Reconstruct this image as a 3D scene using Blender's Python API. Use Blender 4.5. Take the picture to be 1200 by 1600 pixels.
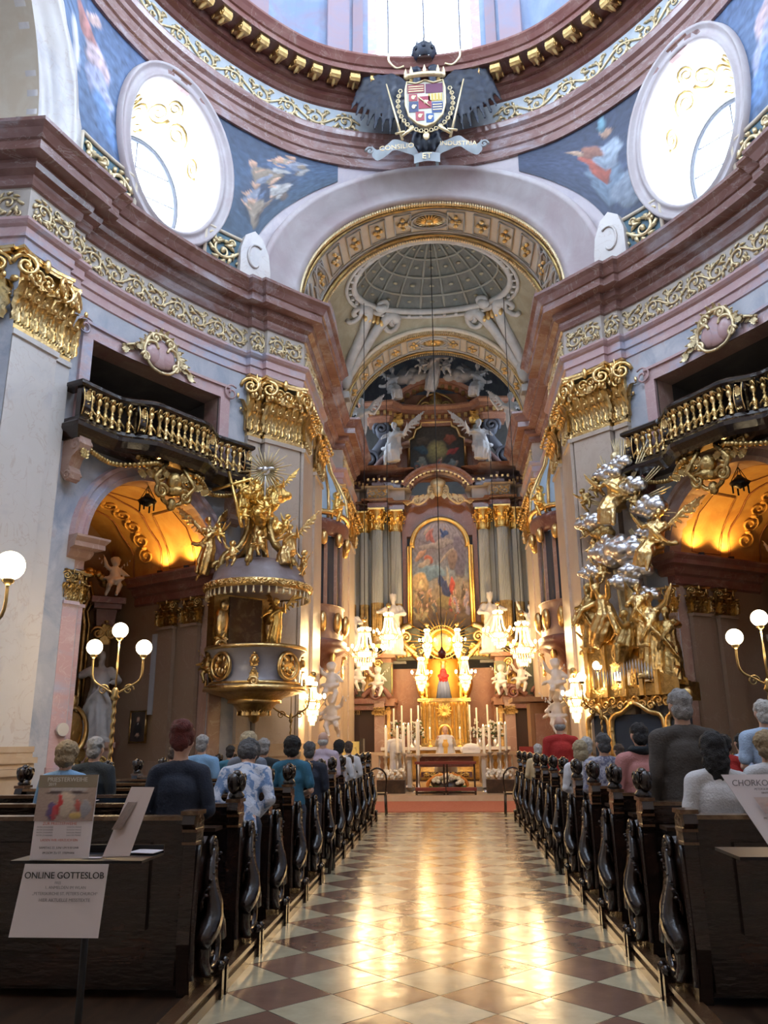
import bpy, math, random
import numpy as np
from mathutils import Vector, Matrix, noise
PI = math.pi
R_ = random.Random(7)
SC = bpy.context.scene
COL = SC.collection
for o in list(bpy.data.objects): bpy.data.objects.remove(o)

# ------------------------------------------------------------------ camera, world, exposure
cam_d = bpy.data.cameras.new('camera'); cam = bpy.data.objects.new('camera', cam_d); COL.objects.link(cam)
cam_d.sensor_fit = 'VERTICAL'; cam_d.sensor_height = 32.0; cam_d.lens = 1252/1600*32.0
cam_d.clip_end = 200
cam.matrix_world = Matrix(((0.99702542, 0.02935556, 0.07126406, 0.1),
                           (0.07658501, -0.2734085, -0.95884437, 0.0),
                           (-0.00866321, 0.96144997, -0.27484342, 1.58), (0, 0, 0, 1)))
SC.camera = cam
SC.view_settings.view_transform = 'Standard'
SC.view_settings.look = 'None'
SC.view_settings.gamma = 1
SC.view_settings.exposure = 0.22
SC.view_settings.use_curve_mapping = False
try:
    SC.cycles.use_denoising = True
    SC.cycles.max_bounces = 6; SC.cycles.diffuse_bounces = 4; SC.cycles.glossy_bounces = 3
    SC.cycles.transmission_bounces = 3
    SC.cycles.sample_clamp_indirect = 6
    SC.cycles.caustics_reflective = False; SC.cycles.caustics_refractive = False
except Exception: pass
W = bpy.data.worlds.new('World'); SC.world = W; W.use_nodes = True
W.node_tree.nodes['Background'].inputs[0].default_value = (0.62, 0.78, 1.0, 1)
W.node_tree.nodes['Background'].inputs[1].default_value = 1.0
DAY = (0.66, 0.80, 1.0)          # daylight colour
PANE_DRUM, PANE_OVAL, PANE_OTHER = 24.0, 22.0, 12.0
WARM = (1.0, 0.62, 0.25)

def light(name, kind, loc, energy, color=WARM, size=0.1, rot=None, parent=None, spot=None, sy=None):
    d = bpy.data.lights.new(name, kind); o = bpy.data.objects.new(name, d); COL.objects.link(o)
    d.energy = energy; d.color = color
    if kind == 'AREA':
        d.size = size
        if sy: d.shape = 'RECTANGLE'; d.size_y = sy
    else: d.shadow_soft_size = size
    if spot: d.spot_size = spot; d.spot_blend = 0.6
    o.location = loc
    if rot is not None: o.rotation_euler = rot
    if parent: o.parent = parent; o.location = Vector(loc) - wloc(parent)
    return o
def aim(o, target):
    d = Vector(target) - (o.location if not o.parent else o.location + o.parent.location)
    o.rotation_euler = d.to_track_quat('-Z', 'Y').to_euler()

# ------------------------------------------------------------------ mesh builder
def wloc(o):
    L = Vector(o.location)
    while o.parent: o = o.parent; L += o.location
    return L
class MB:
    def __init__(s): s.v = []; s.f = []; s.s = []
    def add(s, vs, fs, sm=False):
        b = len(s.v); s.v.extend([tuple(v) for v in vs])
        for f in fs: s.f.append(tuple(i+b for i in f)); s.s.append(sm)
        return b
    def xf(s, M, a=0):
        s.v[a:] = [tuple(M @ Vector(v)) for v in s.v[a:]]
    def merge(s, o, M=None):
        vs = o.v if M is None else [tuple(M @ Vector(v)) for v in o.v]
        b = len(s.v); s.v.extend(vs)
        s.f.extend([tuple(i+b for i in f) for f in o.f]); s.s.extend(o.s)
    def box(s, c, d, M=None, rz=0, taper=1.0):
        x, y, z = d[0]/2, d[1]/2, d[2]/2; t = taper
        vs = [Vector(p) for p in ((-x,-y,-z),(x,-y,-z),(x,y,-z),(-x,y,-z),(-x*t,-y*t,z),(x*t,-y*t,z),(x*t,y*t,z),(-x*t,y*t,z))]
        if rz: r = Matrix.Rotation(rz, 3, 'Z'); vs = [r @ v for v in vs]
        vs = [v + Vector(c) for v in vs]
        if M is not None: vs = [M @ v for v in vs]
        s.add(vs, [(0,3,2,1),(4,5,6,7),(0,1,5,4),(1,2,6,5),(2,3,7,6),(3,0,4,7)])
    def grid(s, fn, nu, nv, cu=False, sm=True):
        vs = [fn(i/nu, j/nv) for i in range(nu+1-cu) for j in range(nv+1)]
        fs = []
        for i in range(nu):
            for j in range(nv):
                a = i*(nv+1)+j; b = ((i+1) % (nu if cu else nu+2))*(nv+1)+j
                fs.append((a, b, b+1, a+1))
        s.add(vs, fs, sm)
    def tube(s, pts, r, n=6, closed=False, cap=True, sm=True, flat=1.0, wav=None):
        pts = [Vector(p) for p in pts]; k = len(pts)
        if not hasattr(r, '__len__'): r = [r]*k
        T = []
        for i in range(k):
            a = pts[(i-1) % k] if (closed or i > 0) else pts[i]
            b = pts[(i+1) % k] if (closed or i < k-1) else pts[i]
            t = (b-a); T.append(t.normalized() if t.length > 1e-9 else Vector((0,0,1)))
        up = Vector((0,0,1)) if abs(T[0].z) < 0.9 else Vector((1,0,0))
        N = (up - T[0]*up.dot(T[0])).normalized(); vs = []
        for i in range(k):
            N = (N - T[i]*N.dot(T[i]))
            N = N.normalized() if N.length > 1e-6 else T[i].orthogonal().normalized()
            B = T[i].cross(N)
            for j in range(n):
                a = 2*PI*j/n; rr = r[i]
                if wav: rr *= 1 + wav[1]*math.sin(wav[0]*a + i*0.4)
                vs.append(pts[i] + N*math.cos(a)*rr + B*math.sin(a)*rr*flat)
        fs = []
        for i in range(k-1+closed):
            for j in range(n):
                a = i*n+j; b = i*n+(j+1) % n; c = ((i+1) % k)*n+(j+1) % n; d = ((i+1) % k)*n+j
                fs.append((a, b, c, d))
        if cap and not closed:
            fs.append(tuple(range(n-1, -1, -1))); fs.append(tuple((k-1)*n+j for j in range(n)))
        s.add(vs, fs, sm)
    def limb(s, pts, r, n=10, flat=1.0, wav=None):
        # tapered capsule chain for remeshing
        pts = [Vector(p) for p in pts]
        if not hasattr(r, '__len__'): r = [r]*len(pts)
        s.tube(pts, r, n, flat=flat, wav=wav)
        for p, q in zip(pts, r): s.ell(p, (q, q*(flat if flat < 1 else 1), q), nu=n, nv=6)
    def lathe(s, prof, c=(0,0,0), n=16, sx=1, sy=1, M=None, sm=True, a0=0, a1=2*PI, flute=None):
        full = abs(a1-a0-2*PI) < 1e-6; k = n if full else n+1; vs = []
        for i in range(k):
            a = a0+(a1-a0)*i/n
            for (r, z) in prof:
                rr = r
                if flute: rr = r*(1-flute[1]*abs(math.sin(flute[0]*a/2)) )
                vs.append(Vector((c[0]+rr*math.cos(a)*sx, c[1]+rr*math.sin(a)*sy, c[2]+z)))
        if M is not None: vs = [M @ v for v in vs]
        m = len(prof); fs = []
        for i in range(n):
            for j in range(m-1):
                a = i*m+j; b = ((i+1) % k)*m+j
                fs.append((a, b, b+1, a+1))
        s.add(vs, fs, sm)
    def sweep(s, prof, path, closed=False, sm=False, off=0.0, side=1):
        # prof: (offset to the right of travel, z); path: 2D points
        P = [Vector((p[0], p[1])) for p in path]; k = len(P); vs = []
        for i in range(k):
            d1 = (P[i]-P[i-1]).normalized() if (closed or i > 0) else None
            d2 = (P[(i+1) % k]-P[i]).normalized() if (closed or i < k-1) else None
            if d1 is None: d1 = d2
            if d2 is None: d2 = d1
            n1 = Vector((d1.y, -d1.x)); n2 = Vector((d2.y, -d2.x)); m = n1+n2
            m = m/ max(0.25, (1+n1.dot(n2))) if m.length > 1e-6 else n1
            for (o, z) in prof: q = P[i] + m*(o+off)*side; vs.append((q.x, q.y, z))
        m = len(prof); fs = []
        for i in range(k-1+closed):
            for j in range(m-1):
                a = i*m+j; b = ((i+1) % k)*m+j
                fs.append((a, b, b+1, a+1))
        s.add(vs, fs, sm)
        if not closed and m > 2:
            s.add([vs[j] for j in range(m)], [tuple(range(m))]); s.add([vs[(k-1)*m+j] for j in range(m)], [tuple(range(m))])
    def ell(s, c, r, M=None, nu=10, nv=7, rot=None):
        vs = []; c = Vector(c)
        for j in range(1, nv):
            t = PI*j/nv
            for i in range(nu):
                a = 2*PI*i/nu; vs.append(Vector((r[0]*math.sin(t)*math.cos(a), r[1]*math.sin(t)*math.sin(a), r[2]*math.cos(t))))
        vs.append(Vector((0,0,r[2]))); vs.append(Vector((0,0,-r[2])))
        if rot is not None: vs = [rot @ v for v in vs]
        vs = [v+c for v in vs]
        if M is not None: vs = [M @ v for v in vs]
        fs = []
        for j in range(nv-2):
            for i in range(nu):
                a = j*nu+i; b = j*nu+(i+1) % nu; fs.append((a, a+nu, b+nu, b))
        t = (nv-1)*nu; bt = t+1
        for i in range(nu):
            fs.append((t, i, (i+1) % nu)); fs.append((bt, (nv-2)*nu+(i+1) % nu, (nv-2)*nu+i))
        s.add(vs, fs, True)
    def prism(s, poly, t0, t1, M, sm=False):
        # poly in local (x,z), extruded along local y from t0 to t1
        n = len(poly)
        vs = [M @ Vector((p[0], t0, p[1])) for p in poly]+[M @ Vector((p[0], t1, p[1])) for p in poly]
        fs = [tuple(range(n)), tuple(range(2*n-1, n-1, -1))]+[(i, i+n, (i+1) % n+n, (i+1) % n) for i in range(n)]
        s.add(vs, fs, sm)
    def mirror(s):
        s.v = [(-v[0], v[1], v[2]) for v in s.v]; s.f = [tuple(reversed(f)) for f in s.f]; return s
    def mesh(s, name, m=None):
        me = bpy.data.meshes.new(name); me.from_pydata([tuple(v) for v in s.v], [], s.f)
        me.polygons.foreach_set('use_smooth', s.s)
        if m: me.materials.append(m)
        me.update(); return me
    def build(s, name, m, parent=None, world=True, mir=False, kind=None, label=None):
        if mir: s.mirror()
        if parent and world:
            L = wloc(parent); s.v = [(v[0]-L.x, v[1]-L.y, v[2]-L.z) for v in s.v]
        o = bpy.data.objects.new(name, s.mesh(name, m)); COL.objects.link(o)
        if parent: o.parent = parent
        elif world and s.v and not kind:
            a = np.array(s.v); c = Vector((float(a[:,0].mean()), float(a[:,1].mean()), float(a[:,2].min())))
            o.data.transform(Matrix.Translation(-c)); o.location = c
        if kind: o['kind'] = kind
        if label: o['label'] = label
        return o
def struct(name, mb, m, mir=False, parent=None): return mb.build(name, m, parent, mir=mir, kind=None if parent else 'structure')
def thing(name, label, cat, loc=(0,0,0), rz=0, group=None):
    o = bpy.data.objects.new(name, None); COL.objects.link(o); o.location = loc; o.rotation_euler = (0,0,rz); o.empty_display_size = 0.2
    o['label'] = label; o['category'] = cat
    if group: o['group'] = group
    return o
def tag(o, label, cat, group=None):
    o['label'] = label; o['category'] = cat
    if group: o['group'] = group
    return o
KIDS = {}
def dup(root, loc, rz=0, label=None, scale=None, mats=None, mirror=False):
    def cp(o, par):
        c = o.copy(); COL.objects.link(c)
        if par is not None: c.parent = par
        for ch in [x for x in ALLCH(o)]: cp(ch, c)
        return c
    r = cp(root, None); r.location = loc; r.rotation_euler = (0,0,rz)
    if scale is not None: r.scale = scale if hasattr(scale, '__len__') else (scale,)*3
    if label: r['label'] = label
    return r
def ALLCH(o): return list(o.children)
def frame(px, py, nx, ny, z=0):
    # local x = along wall, y = facing direction n, z up
    l = math.hypot(nx, ny); nx /= l; ny /= l
    return Matrix(((ny, nx, 0, px), (-nx, ny, 0, py), (0, 0, 1, z), (0, 0, 0, 1)))
def TR(x, y, z): return Matrix.Translation((x, y, z))
def RZ(a): return Matrix.Rotation(a, 4, 'Z')
def RX(a): return Matrix.Rotation(a, 4, 'X')
def RY(a): return Matrix.Rotation(a, 4, 'Y')
def SCL(x, y=None, z=None):
    if y is None: y = z = x
    return Matrix.Diagonal((x, y, z, 1))
def remesh(mb, name, voxel, m, smooth=True, disp=None):
    # fuse overlapping pieces into one continuous surface
    o = bpy.data.objects.new('tmp', mb.mesh('tmp')); COL.objects.link(o)
    md = o.modifiers.new('r', 'REMESH'); md.mode = 'VOXEL'; md.voxel_size = voxel; md.use_smooth_shade = True
    if smooth:
        ms = o.modifiers.new('s', 'SMOOTH'); ms.factor = 0.5; ms.iterations = 2
    dg = bpy.context.evaluated_depsgraph_get()
    me = bpy.data.meshes.new_from_object(o.evaluated_get(dg)); me.name = name
    bpy.data.objects.remove(o)
    me.materials.clear(); me.materials.append(m)
    if disp:
        amp, sc = disp
        n = len(me.vertices); co = np.empty(n*3); me.vertices.foreach_get('co', co); co = co.reshape(-1, 3)
        no = np.empty(n*3); me.vertices.foreach_get('normal', no); no = no.reshape(-1, 3)
        d = np.array([noise.noise(Vector(c)*sc) for c in co]); co += no*(d*amp)[:, None]
        me.vertices.foreach_set('co', co.ravel()); me.update()
    return me
def inst(name, me, parent=None, M=None, m=None):
    o = bpy.data.objects.new(name, me); COL.objects.link(o)
    if parent: o.parent = parent
    if M is not None: o.matrix_local = M if parent else M
    if M is not None and not parent: o.matrix_world = M
    if m:
        if not me.materials: me.materials.append(m)
        o.material_slots[0].link = 'OBJECT'; o.material_slots[0].material = m
    return o

# ------------------------------------------------------------------ materials
MATS = {}
def mat(name, base, rough=0.5, metal=0.0, spec=None, veins=None, blotch=None, scale=1.0, bump=0.0, bscale=20, emit=None, coat=0, rvar=0.0, aniso=None):
    """base colour + blotches (list of (colour, low, high, scale)) + veins (colour, scale, width)"""
    if name in MATS: return MATS[name]
    m = bpy.data.materials.new(name); m.use_nodes = True; nt = m.node_tree; N = nt.nodes; L = nt.links
    b = N['Principled BSDF']; b.inputs['Roughness'].default_value = rough; b.inputs['Metallic'].default_value = metal
    if coat: b.inputs['Coat Weight'].default_value = coat; b.inputs['Coat Roughness'].default_value = 0.12
    col = N.new('ShaderNodeRGB'); col.outputs[0].default_value = (*base, 1); cur = col.outputs[0]
    tc = N.new('ShaderNodeTexCoord'); mp = N.new('ShaderNodeMapping'); L.new(tc.outputs['Object'], mp.inputs[0])
    mp.inputs['Scale'].default_value = (scale,)*3; src = mp.outputs[0]
    if aniso: mp.inputs['Scale'].default_value = aniso
    for (c, lo, hi, sc) in (blotch or []):
        n = N.new('ShaderNodeTexNoise'); n.inputs['Scale'].default_value = sc; n.inputs['Detail'].default_value = 6
        n.inputs['Roughness'].default_value = 0.62; n.inputs['Distortion'].default_value = 0.6; L.new(src, n.inputs['Vector'])
        r = N.new('ShaderNodeMapRange'); r.inputs[1].default_value = lo; r.inputs[2].default_value = hi; L.new(n.outputs[0], r.inputs[0])
        x = N.new('ShaderNodeMixRGB'); x.inputs[2].default_value = (*c, 1); L.new(r.outputs[0], x.inputs[0]); L.new(cur, x.inputs[1]); cur = x.outputs[0]
    if veins:
        c, sc, w = veins
        n = N.new('ShaderNodeTexNoise'); n.inputs['Scale'].default_value = sc; n.inputs['Detail'].default_value = 5; n.inputs['Distortion'].default_value = 1.5
        L.new(src, n.inputs['Vector'])
        a = N.new('ShaderNodeMath'); a.operation = 'SUBTRACT'; a.inputs[1].default_value = 0.5; L.new(n.outputs[0], a.inputs[0])
        a2 = N.new('ShaderNodeMath'); a2.operation = 'ABSOLUTE'; L.new(a.outputs[0], a2.inputs[0])
        r = N.new('ShaderNodeMapRange'); r.inputs[1].default_value = 0; r.inputs[2].default_value = w; r.inputs[3].default_value = 0.4; r.inputs[4].default_value = 0
        L.new(a2.outputs[0], r.inputs[0])
        x = N.new('ShaderNodeMixRGB'); x.inputs[2].default_value = (*c, 1); L.new(r.outputs[0], x.inputs[0]); L.new(cur, x.inputs[1]); cur = x.outputs[0]
    L.new(cur, b.inputs['Base Color'])
    if rvar:
        n = N.new('ShaderNodeTexNoise'); n.inputs['Scale'].default_value = 3; n.inputs['Detail'].default_value = 4; L.new(src, n.inputs['Vector'])
        r = N.new('ShaderNodeMapRange'); r.inputs[1].default_value = .3; r.inputs[2].default_value = .7; r.inputs[3].default_value = rough-rvar; r.inputs[4].default_value = rough+rvar
        L.new(n.outputs[0], r.inputs[0]); L.new(r.outputs[0], b.inputs['Roughness'])
    if bump:
        n = N.new('ShaderNodeTexNoise'); n.inputs['Scale'].default_value = bscale; n.inputs['Detail'].default_value = 4; L.new(src, n.inputs['Vector'])
        u = N.new('ShaderNodeBump'); u.inputs['Strength'].default_value = bump; u.inputs['Distance'].default_value = 0.05; L.new(n.outputs[0], u.inputs['Height']); L.new(u.outputs[0], b.inputs['Normal'])
    if emit:
        b.inputs['Emission Color'].default_value = (*emit[0], 1); b.inputs['Emission Strength'].default_value = emit[1]
    MATS[name] = m; return m
m_wall = mat('grey_blue_scagliola', (.43,.45,.50), .33, blotch=[((.60,.60,.63),.42,.66,.9),((.28,.33,.42),.5,.72,1.3),((.50,.38,.38),.62,.72,.5)], bump=.05)
m_wallup = mat('violet_grey_scagliola', (.50,.44,.46), .4, blotch=[((.62,.56,.56),.45,.7,.7),((.40,.36,.42),.5,.75,1.1)])
m_pil = mat('pale_pilaster_marble', (.66,.62,.58), .28, blotch=[((.70,.66,.63),.45,.7,.9),((.46,.45,.48),.55,.75,.6)], veins=((.48,.36,.30),1.4,.012))
m_pilw = mat('warm_pilaster_marble', (.55,.45,.36), .28, blotch=[((.62,.54,.46),.45,.7,.9),((.48,.36,.29),.55,.75,1.2)], veins=((.42,.30,.24),1.4,.012))
m_red = mat('red_veined_marble', (.24,.125,.105), .22, blotch=[((.36,.22,.20),.42,.7,1.1),((.42,.37,.40),.52,.68,.55)], veins=((.55,.48,.46),1.2,.015), aniso=(1,1,2))
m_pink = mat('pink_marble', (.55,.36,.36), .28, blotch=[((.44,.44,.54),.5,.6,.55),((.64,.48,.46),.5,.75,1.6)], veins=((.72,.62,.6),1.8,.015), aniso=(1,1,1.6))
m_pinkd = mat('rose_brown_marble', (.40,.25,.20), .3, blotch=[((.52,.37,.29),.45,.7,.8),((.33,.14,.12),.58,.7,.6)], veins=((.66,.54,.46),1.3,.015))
m_brown = mat('brown_chapel_marble', (.25,.165,.115), .3, blotch=[((.26,.19,.13),.45,.7,.8),((.20,.07,.06),.58,.66,.5)], veins=((.33,.25,.2),1.5,.012))
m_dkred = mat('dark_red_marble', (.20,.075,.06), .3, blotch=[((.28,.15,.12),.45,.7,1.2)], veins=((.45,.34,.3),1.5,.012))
m_arch = mat('lilac_arch_stone', (.50,.44,.44), .4, blotch=[((.60,.56,.56),.45,.7,.9),((.46,.37,.38),.5,.7,.7)])
m_cream = mat('cream_plaster', (.66,.56,.42), .6, blotch=[((.72,.65,.52),.4,.7,2)])
m_ochre = mat('ochre_painted_vault', (.50,.27,.07), .7, blotch=[((.58,.36,.12),.4,.7,2.5),((.36,.17,.05),.5,.75,1.5)])
m_ochrel = mat('brown_vault_line', (.28,.12,.05), .7)
m_olive = mat('olive_vault_paint', (.34,.31,.21), .75, blotch=[((.44,.41,.3),.4,.7,2)])
m_coffer = mat('grey_coffer_paint', (.17,.17,.145), .8, blotch=[((.24,.24,.2),.4,.7,3)])
m_crib = mat('coffer_rib_paint', (.34,.33,.27), .8)
m_stucco = mat('grey_stucco', (.48,.46,.42), .6, blotch=[((.58,.56,.52),.4,.7,3)])
m_fgrey = mat('pale_blue_frieze', (.50,.56,.60), .6, blotch=[((.6,.64,.66),.4,.7,2)])
m_fbeige = mat('beige_frieze', (.52,.46,.40), .55, blotch=[((.62,.56,.5),.4,.7,2)])
m_teal = mat('teal_panel', (.09,.17,.22), .6, blotch=[((.14,.26,.32),.4,.7,3)])
m_gold = mat('gilding', (.88,.60,.24), .30, 1.0, blotch=[((.55,.33,.10),.5,.8,6),((.95,.74,.42),.5,.75,2.5)], bump=.35, bscale=14)
m_goldb = mat('bright_gilding', (1.0,.68,.22), .28, 1.0, blotch=[((.8,.48,.12),.5,.8,6)], bump=.3, bscale=18)
m_golds = mat('pale_gilding', (.80,.66,.40), .45, .75, blotch=[((.55,.42,.22),.5,.8,6)], bump=.2)
m_golda = mat('antique_gilding', (.55,.38,.15), .35, 1.0, blotch=[((.25,.16,.06),.45,.75,5)], bump=.4, bscale=16)
m_silver = mat('silvering', (.78,.78,.80), .30, 1.0, blotch=[((.5,.5,.55),.5,.8,3)], bump=.06, bscale=4)
m_white = mat('white_stucco_figure', (.68,.66,.65), .45, blotch=[((.66,.62,.58),.5,.8,4)])
m_greyfig = mat('grey_stone_figure', (.52,.52,.53), .5, blotch=[((.34,.34,.36),.5,.8,4)])
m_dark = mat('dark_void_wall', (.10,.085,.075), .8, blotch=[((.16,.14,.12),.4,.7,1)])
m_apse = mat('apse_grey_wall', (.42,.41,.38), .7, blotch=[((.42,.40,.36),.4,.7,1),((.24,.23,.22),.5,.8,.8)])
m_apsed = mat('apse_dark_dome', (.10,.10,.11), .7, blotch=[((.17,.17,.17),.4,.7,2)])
m_slate = mat('dark_slate_volute', (.12,.125,.15), .4)
m_column = mat('grey_green_column', (.38,.40,.38), .35, blotch=[((.50,.51,.49),.4,.7,1.5)], aniso=(1,1,.4))
m_altbrown = mat('altar_brown_marble', (.34,.15,.09), .3, blotch=[((.44,.22,.13),.4,.7,1.6)], veins=((.6,.42,.3),2,.012))
m_altgreen = mat('altar_green_panel', (.16,.17,.11), .35, blotch=[((.24,.24,.15),.4,.7,2)])
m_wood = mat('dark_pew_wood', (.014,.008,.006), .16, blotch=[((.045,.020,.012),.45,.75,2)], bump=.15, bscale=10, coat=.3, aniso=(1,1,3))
m_woodm = mat('lit_edge_wood', (.10,.05,.025), .25, blotch=[((.26,.17,.09),.5,.75,6)], coat=.4)  # lighter wood; its colour stands in for light on pew rails and caps
m_woodb = mat('brown_platform_wood', (.035,.02,.012), .35, blotch=[((.10,.055,.03),.45,.75,3)], aniso=(2,.4,2))
m_cab = mat('brown_cabinet_wood', (.25,.10,.035), .35, blotch=[((.33,.15,.06),.45,.75,3)], aniso=(2,2,.5))
m_iron = mat('black_iron', (.02,.02,.022), .4, .6)
m_brass = mat('old_brass', (.45,.32,.14), .3, 1.0)
m_glassd = mat('dark_window_glass', (.05,.06,.08), .08, 0)
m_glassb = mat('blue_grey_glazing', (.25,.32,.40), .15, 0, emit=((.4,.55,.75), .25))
m_globe = mat('lit_opal_globe', (.9,.85,.75), .3, emit=((1.0,.80,.52), 6))
m_bulb = mat('lit_bulb', (.9,.85,.75), .3, emit=((1.0,.70,.36), 22))
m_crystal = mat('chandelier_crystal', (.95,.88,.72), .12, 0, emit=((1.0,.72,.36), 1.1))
m_candle = mat('candle_wax', (.86,.80,.66), .5)
m_flame = mat('candle_flame', (1,.8,.4), .5, emit=((1.0,.6,.2), 30))
m_cloth = mat('white_altar_cloth', (.82,.80,.76), .8)
m_paper = mat('white_paper', (.74,.69,.72), .7)
m_marbw = mat('white_pedestal_marble', (.62,.57,.50), .35, blotch=[((.5,.43,.36),.5,.75,2)])
m_carpet = mat('red_carpet', (.28,.07,.045), .95, blotch=[((.36,.12,.08),.4,.7,20)])
m_step = mat('sanctuary_stone', (.55,.40,.27), .25, blotch=[((.62,.5,.36),.4,.7,1.5)])
m_skin = mat('skin', (.62,.38,.28), .5)
m_skind = mat('ruddy_skin', (.52,.28,.20), .5)
m_eagle = mat('black_blue_eagle', (.006,.009,.018), .45, blotch=[((.014,.024,.05),.4,.7,5)])
m_blk = mat('black_print', (.02,.02,.02), .7)
def pane(name, col, s):
    m = bpy.data.materials.new(name); m.use_nodes = True; nt = m.node_tree; nt.nodes.clear()
    e = nt.nodes.new('ShaderNodeEmission'); o = nt.nodes.new('ShaderNodeOutputMaterial'); nt.links.new(e.outputs[0], o.inputs[0])
    e.inputs[0].default_value = (*col, 1); e.inputs[1].default_value = s; return m
m_paneD = pane('drum_window_daylight', DAY, PANE_DRUM); m_paneO = pane('oval_window_daylight', DAY, PANE_OVAL); m_paneX = pane('window_daylight', DAY, PANE_OTHER)
m_paneA = pane('apse_window_daylight', DAY, 6.0)
m_niche = mat('gold_leaf_niche', (.9,.55,.10), .5, .2, blotch=[((.8,.45,.06),.4,.7,3)])
# vertex-painted pictures
m_paint = bpy.data.materials.new('oil_painting'); m_paint.use_nodes = True
_n = m_paint.node_tree; _a = _n.nodes.new('ShaderNodeVertexColor'); _a.layer_name = 'Col'
_n.links.new(_a.outputs[0], _n.nodes['Principled BSDF'].inputs['Base Color']); _n.nodes['Principled BSDF'].inputs['Roughness'].default_value = .5
def painted(name, fn, nu, nv, colfn, parent=None, mir=False, kind=None, world=True, skip=None):
    mb = MB(); mb.grid(fn, nu, nv, sm=True)
    if skip:
        k = [i for i, f in enumerate(mb.f) if not skip((f[0]//(nv+1)+.5)/nu, (f[0] % (nv+1)+.5)/nv)]; mb.f = [mb.f[i] for i in k]; mb.s = [True]*len(k)
    o = mb.build(name, m_paint, parent, mir=mir, kind=kind, world=world)
    ca = o.data.color_attributes.new('Col', 'FLOAT_COLOR', 'POINT')
    cols = [(*colfn(i/nu, j/nv), 1) for i in range(nu+1) for j in range(nv+1)]
    ca.data.foreach_set('color', np.array(cols, dtype=np.float32).ravel()); return o
def lerp(a, b, t): return tuple(x+(y-x)*t for x, y in zip(a, b))
def picture(seed, stops, blobs, freq=4.0, warp=.05, tex=.35):
    """stops: [(v,col)] vertical gradient; blobs: (u,v,ru,rv,angle,col[,soft])"""
    def f(u, v):
        p = Vector((u*freq, v*freq, seed))
        w = noise.noise_vector(p*2)*warp; uu, vv = u+w.x, v+w.y
        n = noise.fractal(p*1.7, 1, 2, 4)
        vs = max(0, min(1, vv + n*.08)); c = stops[-1][1]
        for (a, ca), (b, cb) in zip(stops, stops[1:]):
            if vs <= b: c = lerp(ca, cb, max(0, (vs-a)/(b-a))); break
        for B in blobs:
            du, dv = uu-B[0], vv-B[1]; s, k = math.sin(B[4]), math.cos(B[4])
            x = (du*k+dv*s)/B[2]; y = (-du*s+dv*k)/B[3]; d = x*x+y*y
            if d < 1:
                soft = B[6] if len(B) > 6 else .35
                c = lerp(c, B[5], min(1, (1-d)/soft)); 
                sh = 1+.35*y; c = tuple(q*sh for q in c)
        t = 1+tex*noise.fractal(p*5, 1, 2, 3)
        return tuple(max(.003, q*t) for q in c)
    return f
def figs(rng, n, u0, u1, v0, v1, s, cols, flesh=(.55,.33,.22)):
    out = []
    for i in range(n):
        u, v = rng.uniform(u0, u1), rng.uniform(v0, v1); c = rng.choice(cols); a = rng.uniform(-.8, .8)
        out.append((u, v, s*rng.uniform(.5, .9), s*rng.uniform(.9, 1.5), a, c))
        out.append((u+s*.6*rng.uniform(-1, 1), v-s*.3, s*.3, s*.7, rng.uniform(-1.2, 1.2), rng.choice(cols)))
        out.append((u-math.sin(a)*s*1.2, v+s*1.35, s*.28, s*.34, 0, flesh))
        out.append((u+s*.5, v+s*.6, s*.5, s*.13, rng.uniform(-1, 1), flesh))
    return out
# ================================================================== SETTING
C1 = Vector((-7.12, 11.8)); C2 = Vector((-3.25, 18.1)); CH = (C2-C1); CL = CH.length; CD = CH/CL; CN = Vector((-CD.y, CD.x))
def A(u, d=0.0):
    p = C1 + CH*u + CN*(2.0*u*(1-u)); t = (CH + CN*(2.0-4.0*u)).normalized(); n = Vector((-t.y, t.x))
    return p + n*d, n
def AF(u, d, z=0):       # frame on the diagonal wall, y axis facing the nave
    p, n = A(u, d); return frame(p.x, p.y, -n.x, -n.y, z)
ZS, ZE, ZT = 12.4, 12.2, 16.8      # arch spring, cornice top, ring bottom
RC = 3.4
UQ = [(0,18.8),(1.6,18.63),(3.17,18.1),(4.35,17.25),(5.45,16.05),(6.3,14.75),(6.9,13.3),(7.25,11.6),(7.45,9.6),(7.5,7.6)]
def catmull(P, k=6, closed=False):
    out = []; n = len(P); P = [Vector((p[0], p[1], p[2] if len(p) > 2 else 0)) for p in P]
    for i in range(n if closed else n-1):
        g = (lambda j: P[j % n]) if closed else (lambda j: P[max(0, min(n-1, j))])
        a, b, c, d = g(i-1), g(i), g(i+1), g(i+2)
        for s in range(k):
            t = s/k
            out.append(0.5*((2*b)+(c-a)*t+(2*a-5*b+4*c-d)*t*t+(3*b-a-3*c+d)*t**3))
    if not closed: out.append(P[-1])
    return out
_q = UQ; _loop = _q + [(x, 15.2-y) for x, y in reversed(_q[:-1])] + [(-x, 15.2-y) for x, y in _q[1:]] + [(-x, y) for x, y in reversed(_q[1:-1])]
RING = [(p.x, p.y) for p in catmull(_loop, 5, True)]      # clockwise seen from above, starts at the far end
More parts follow.
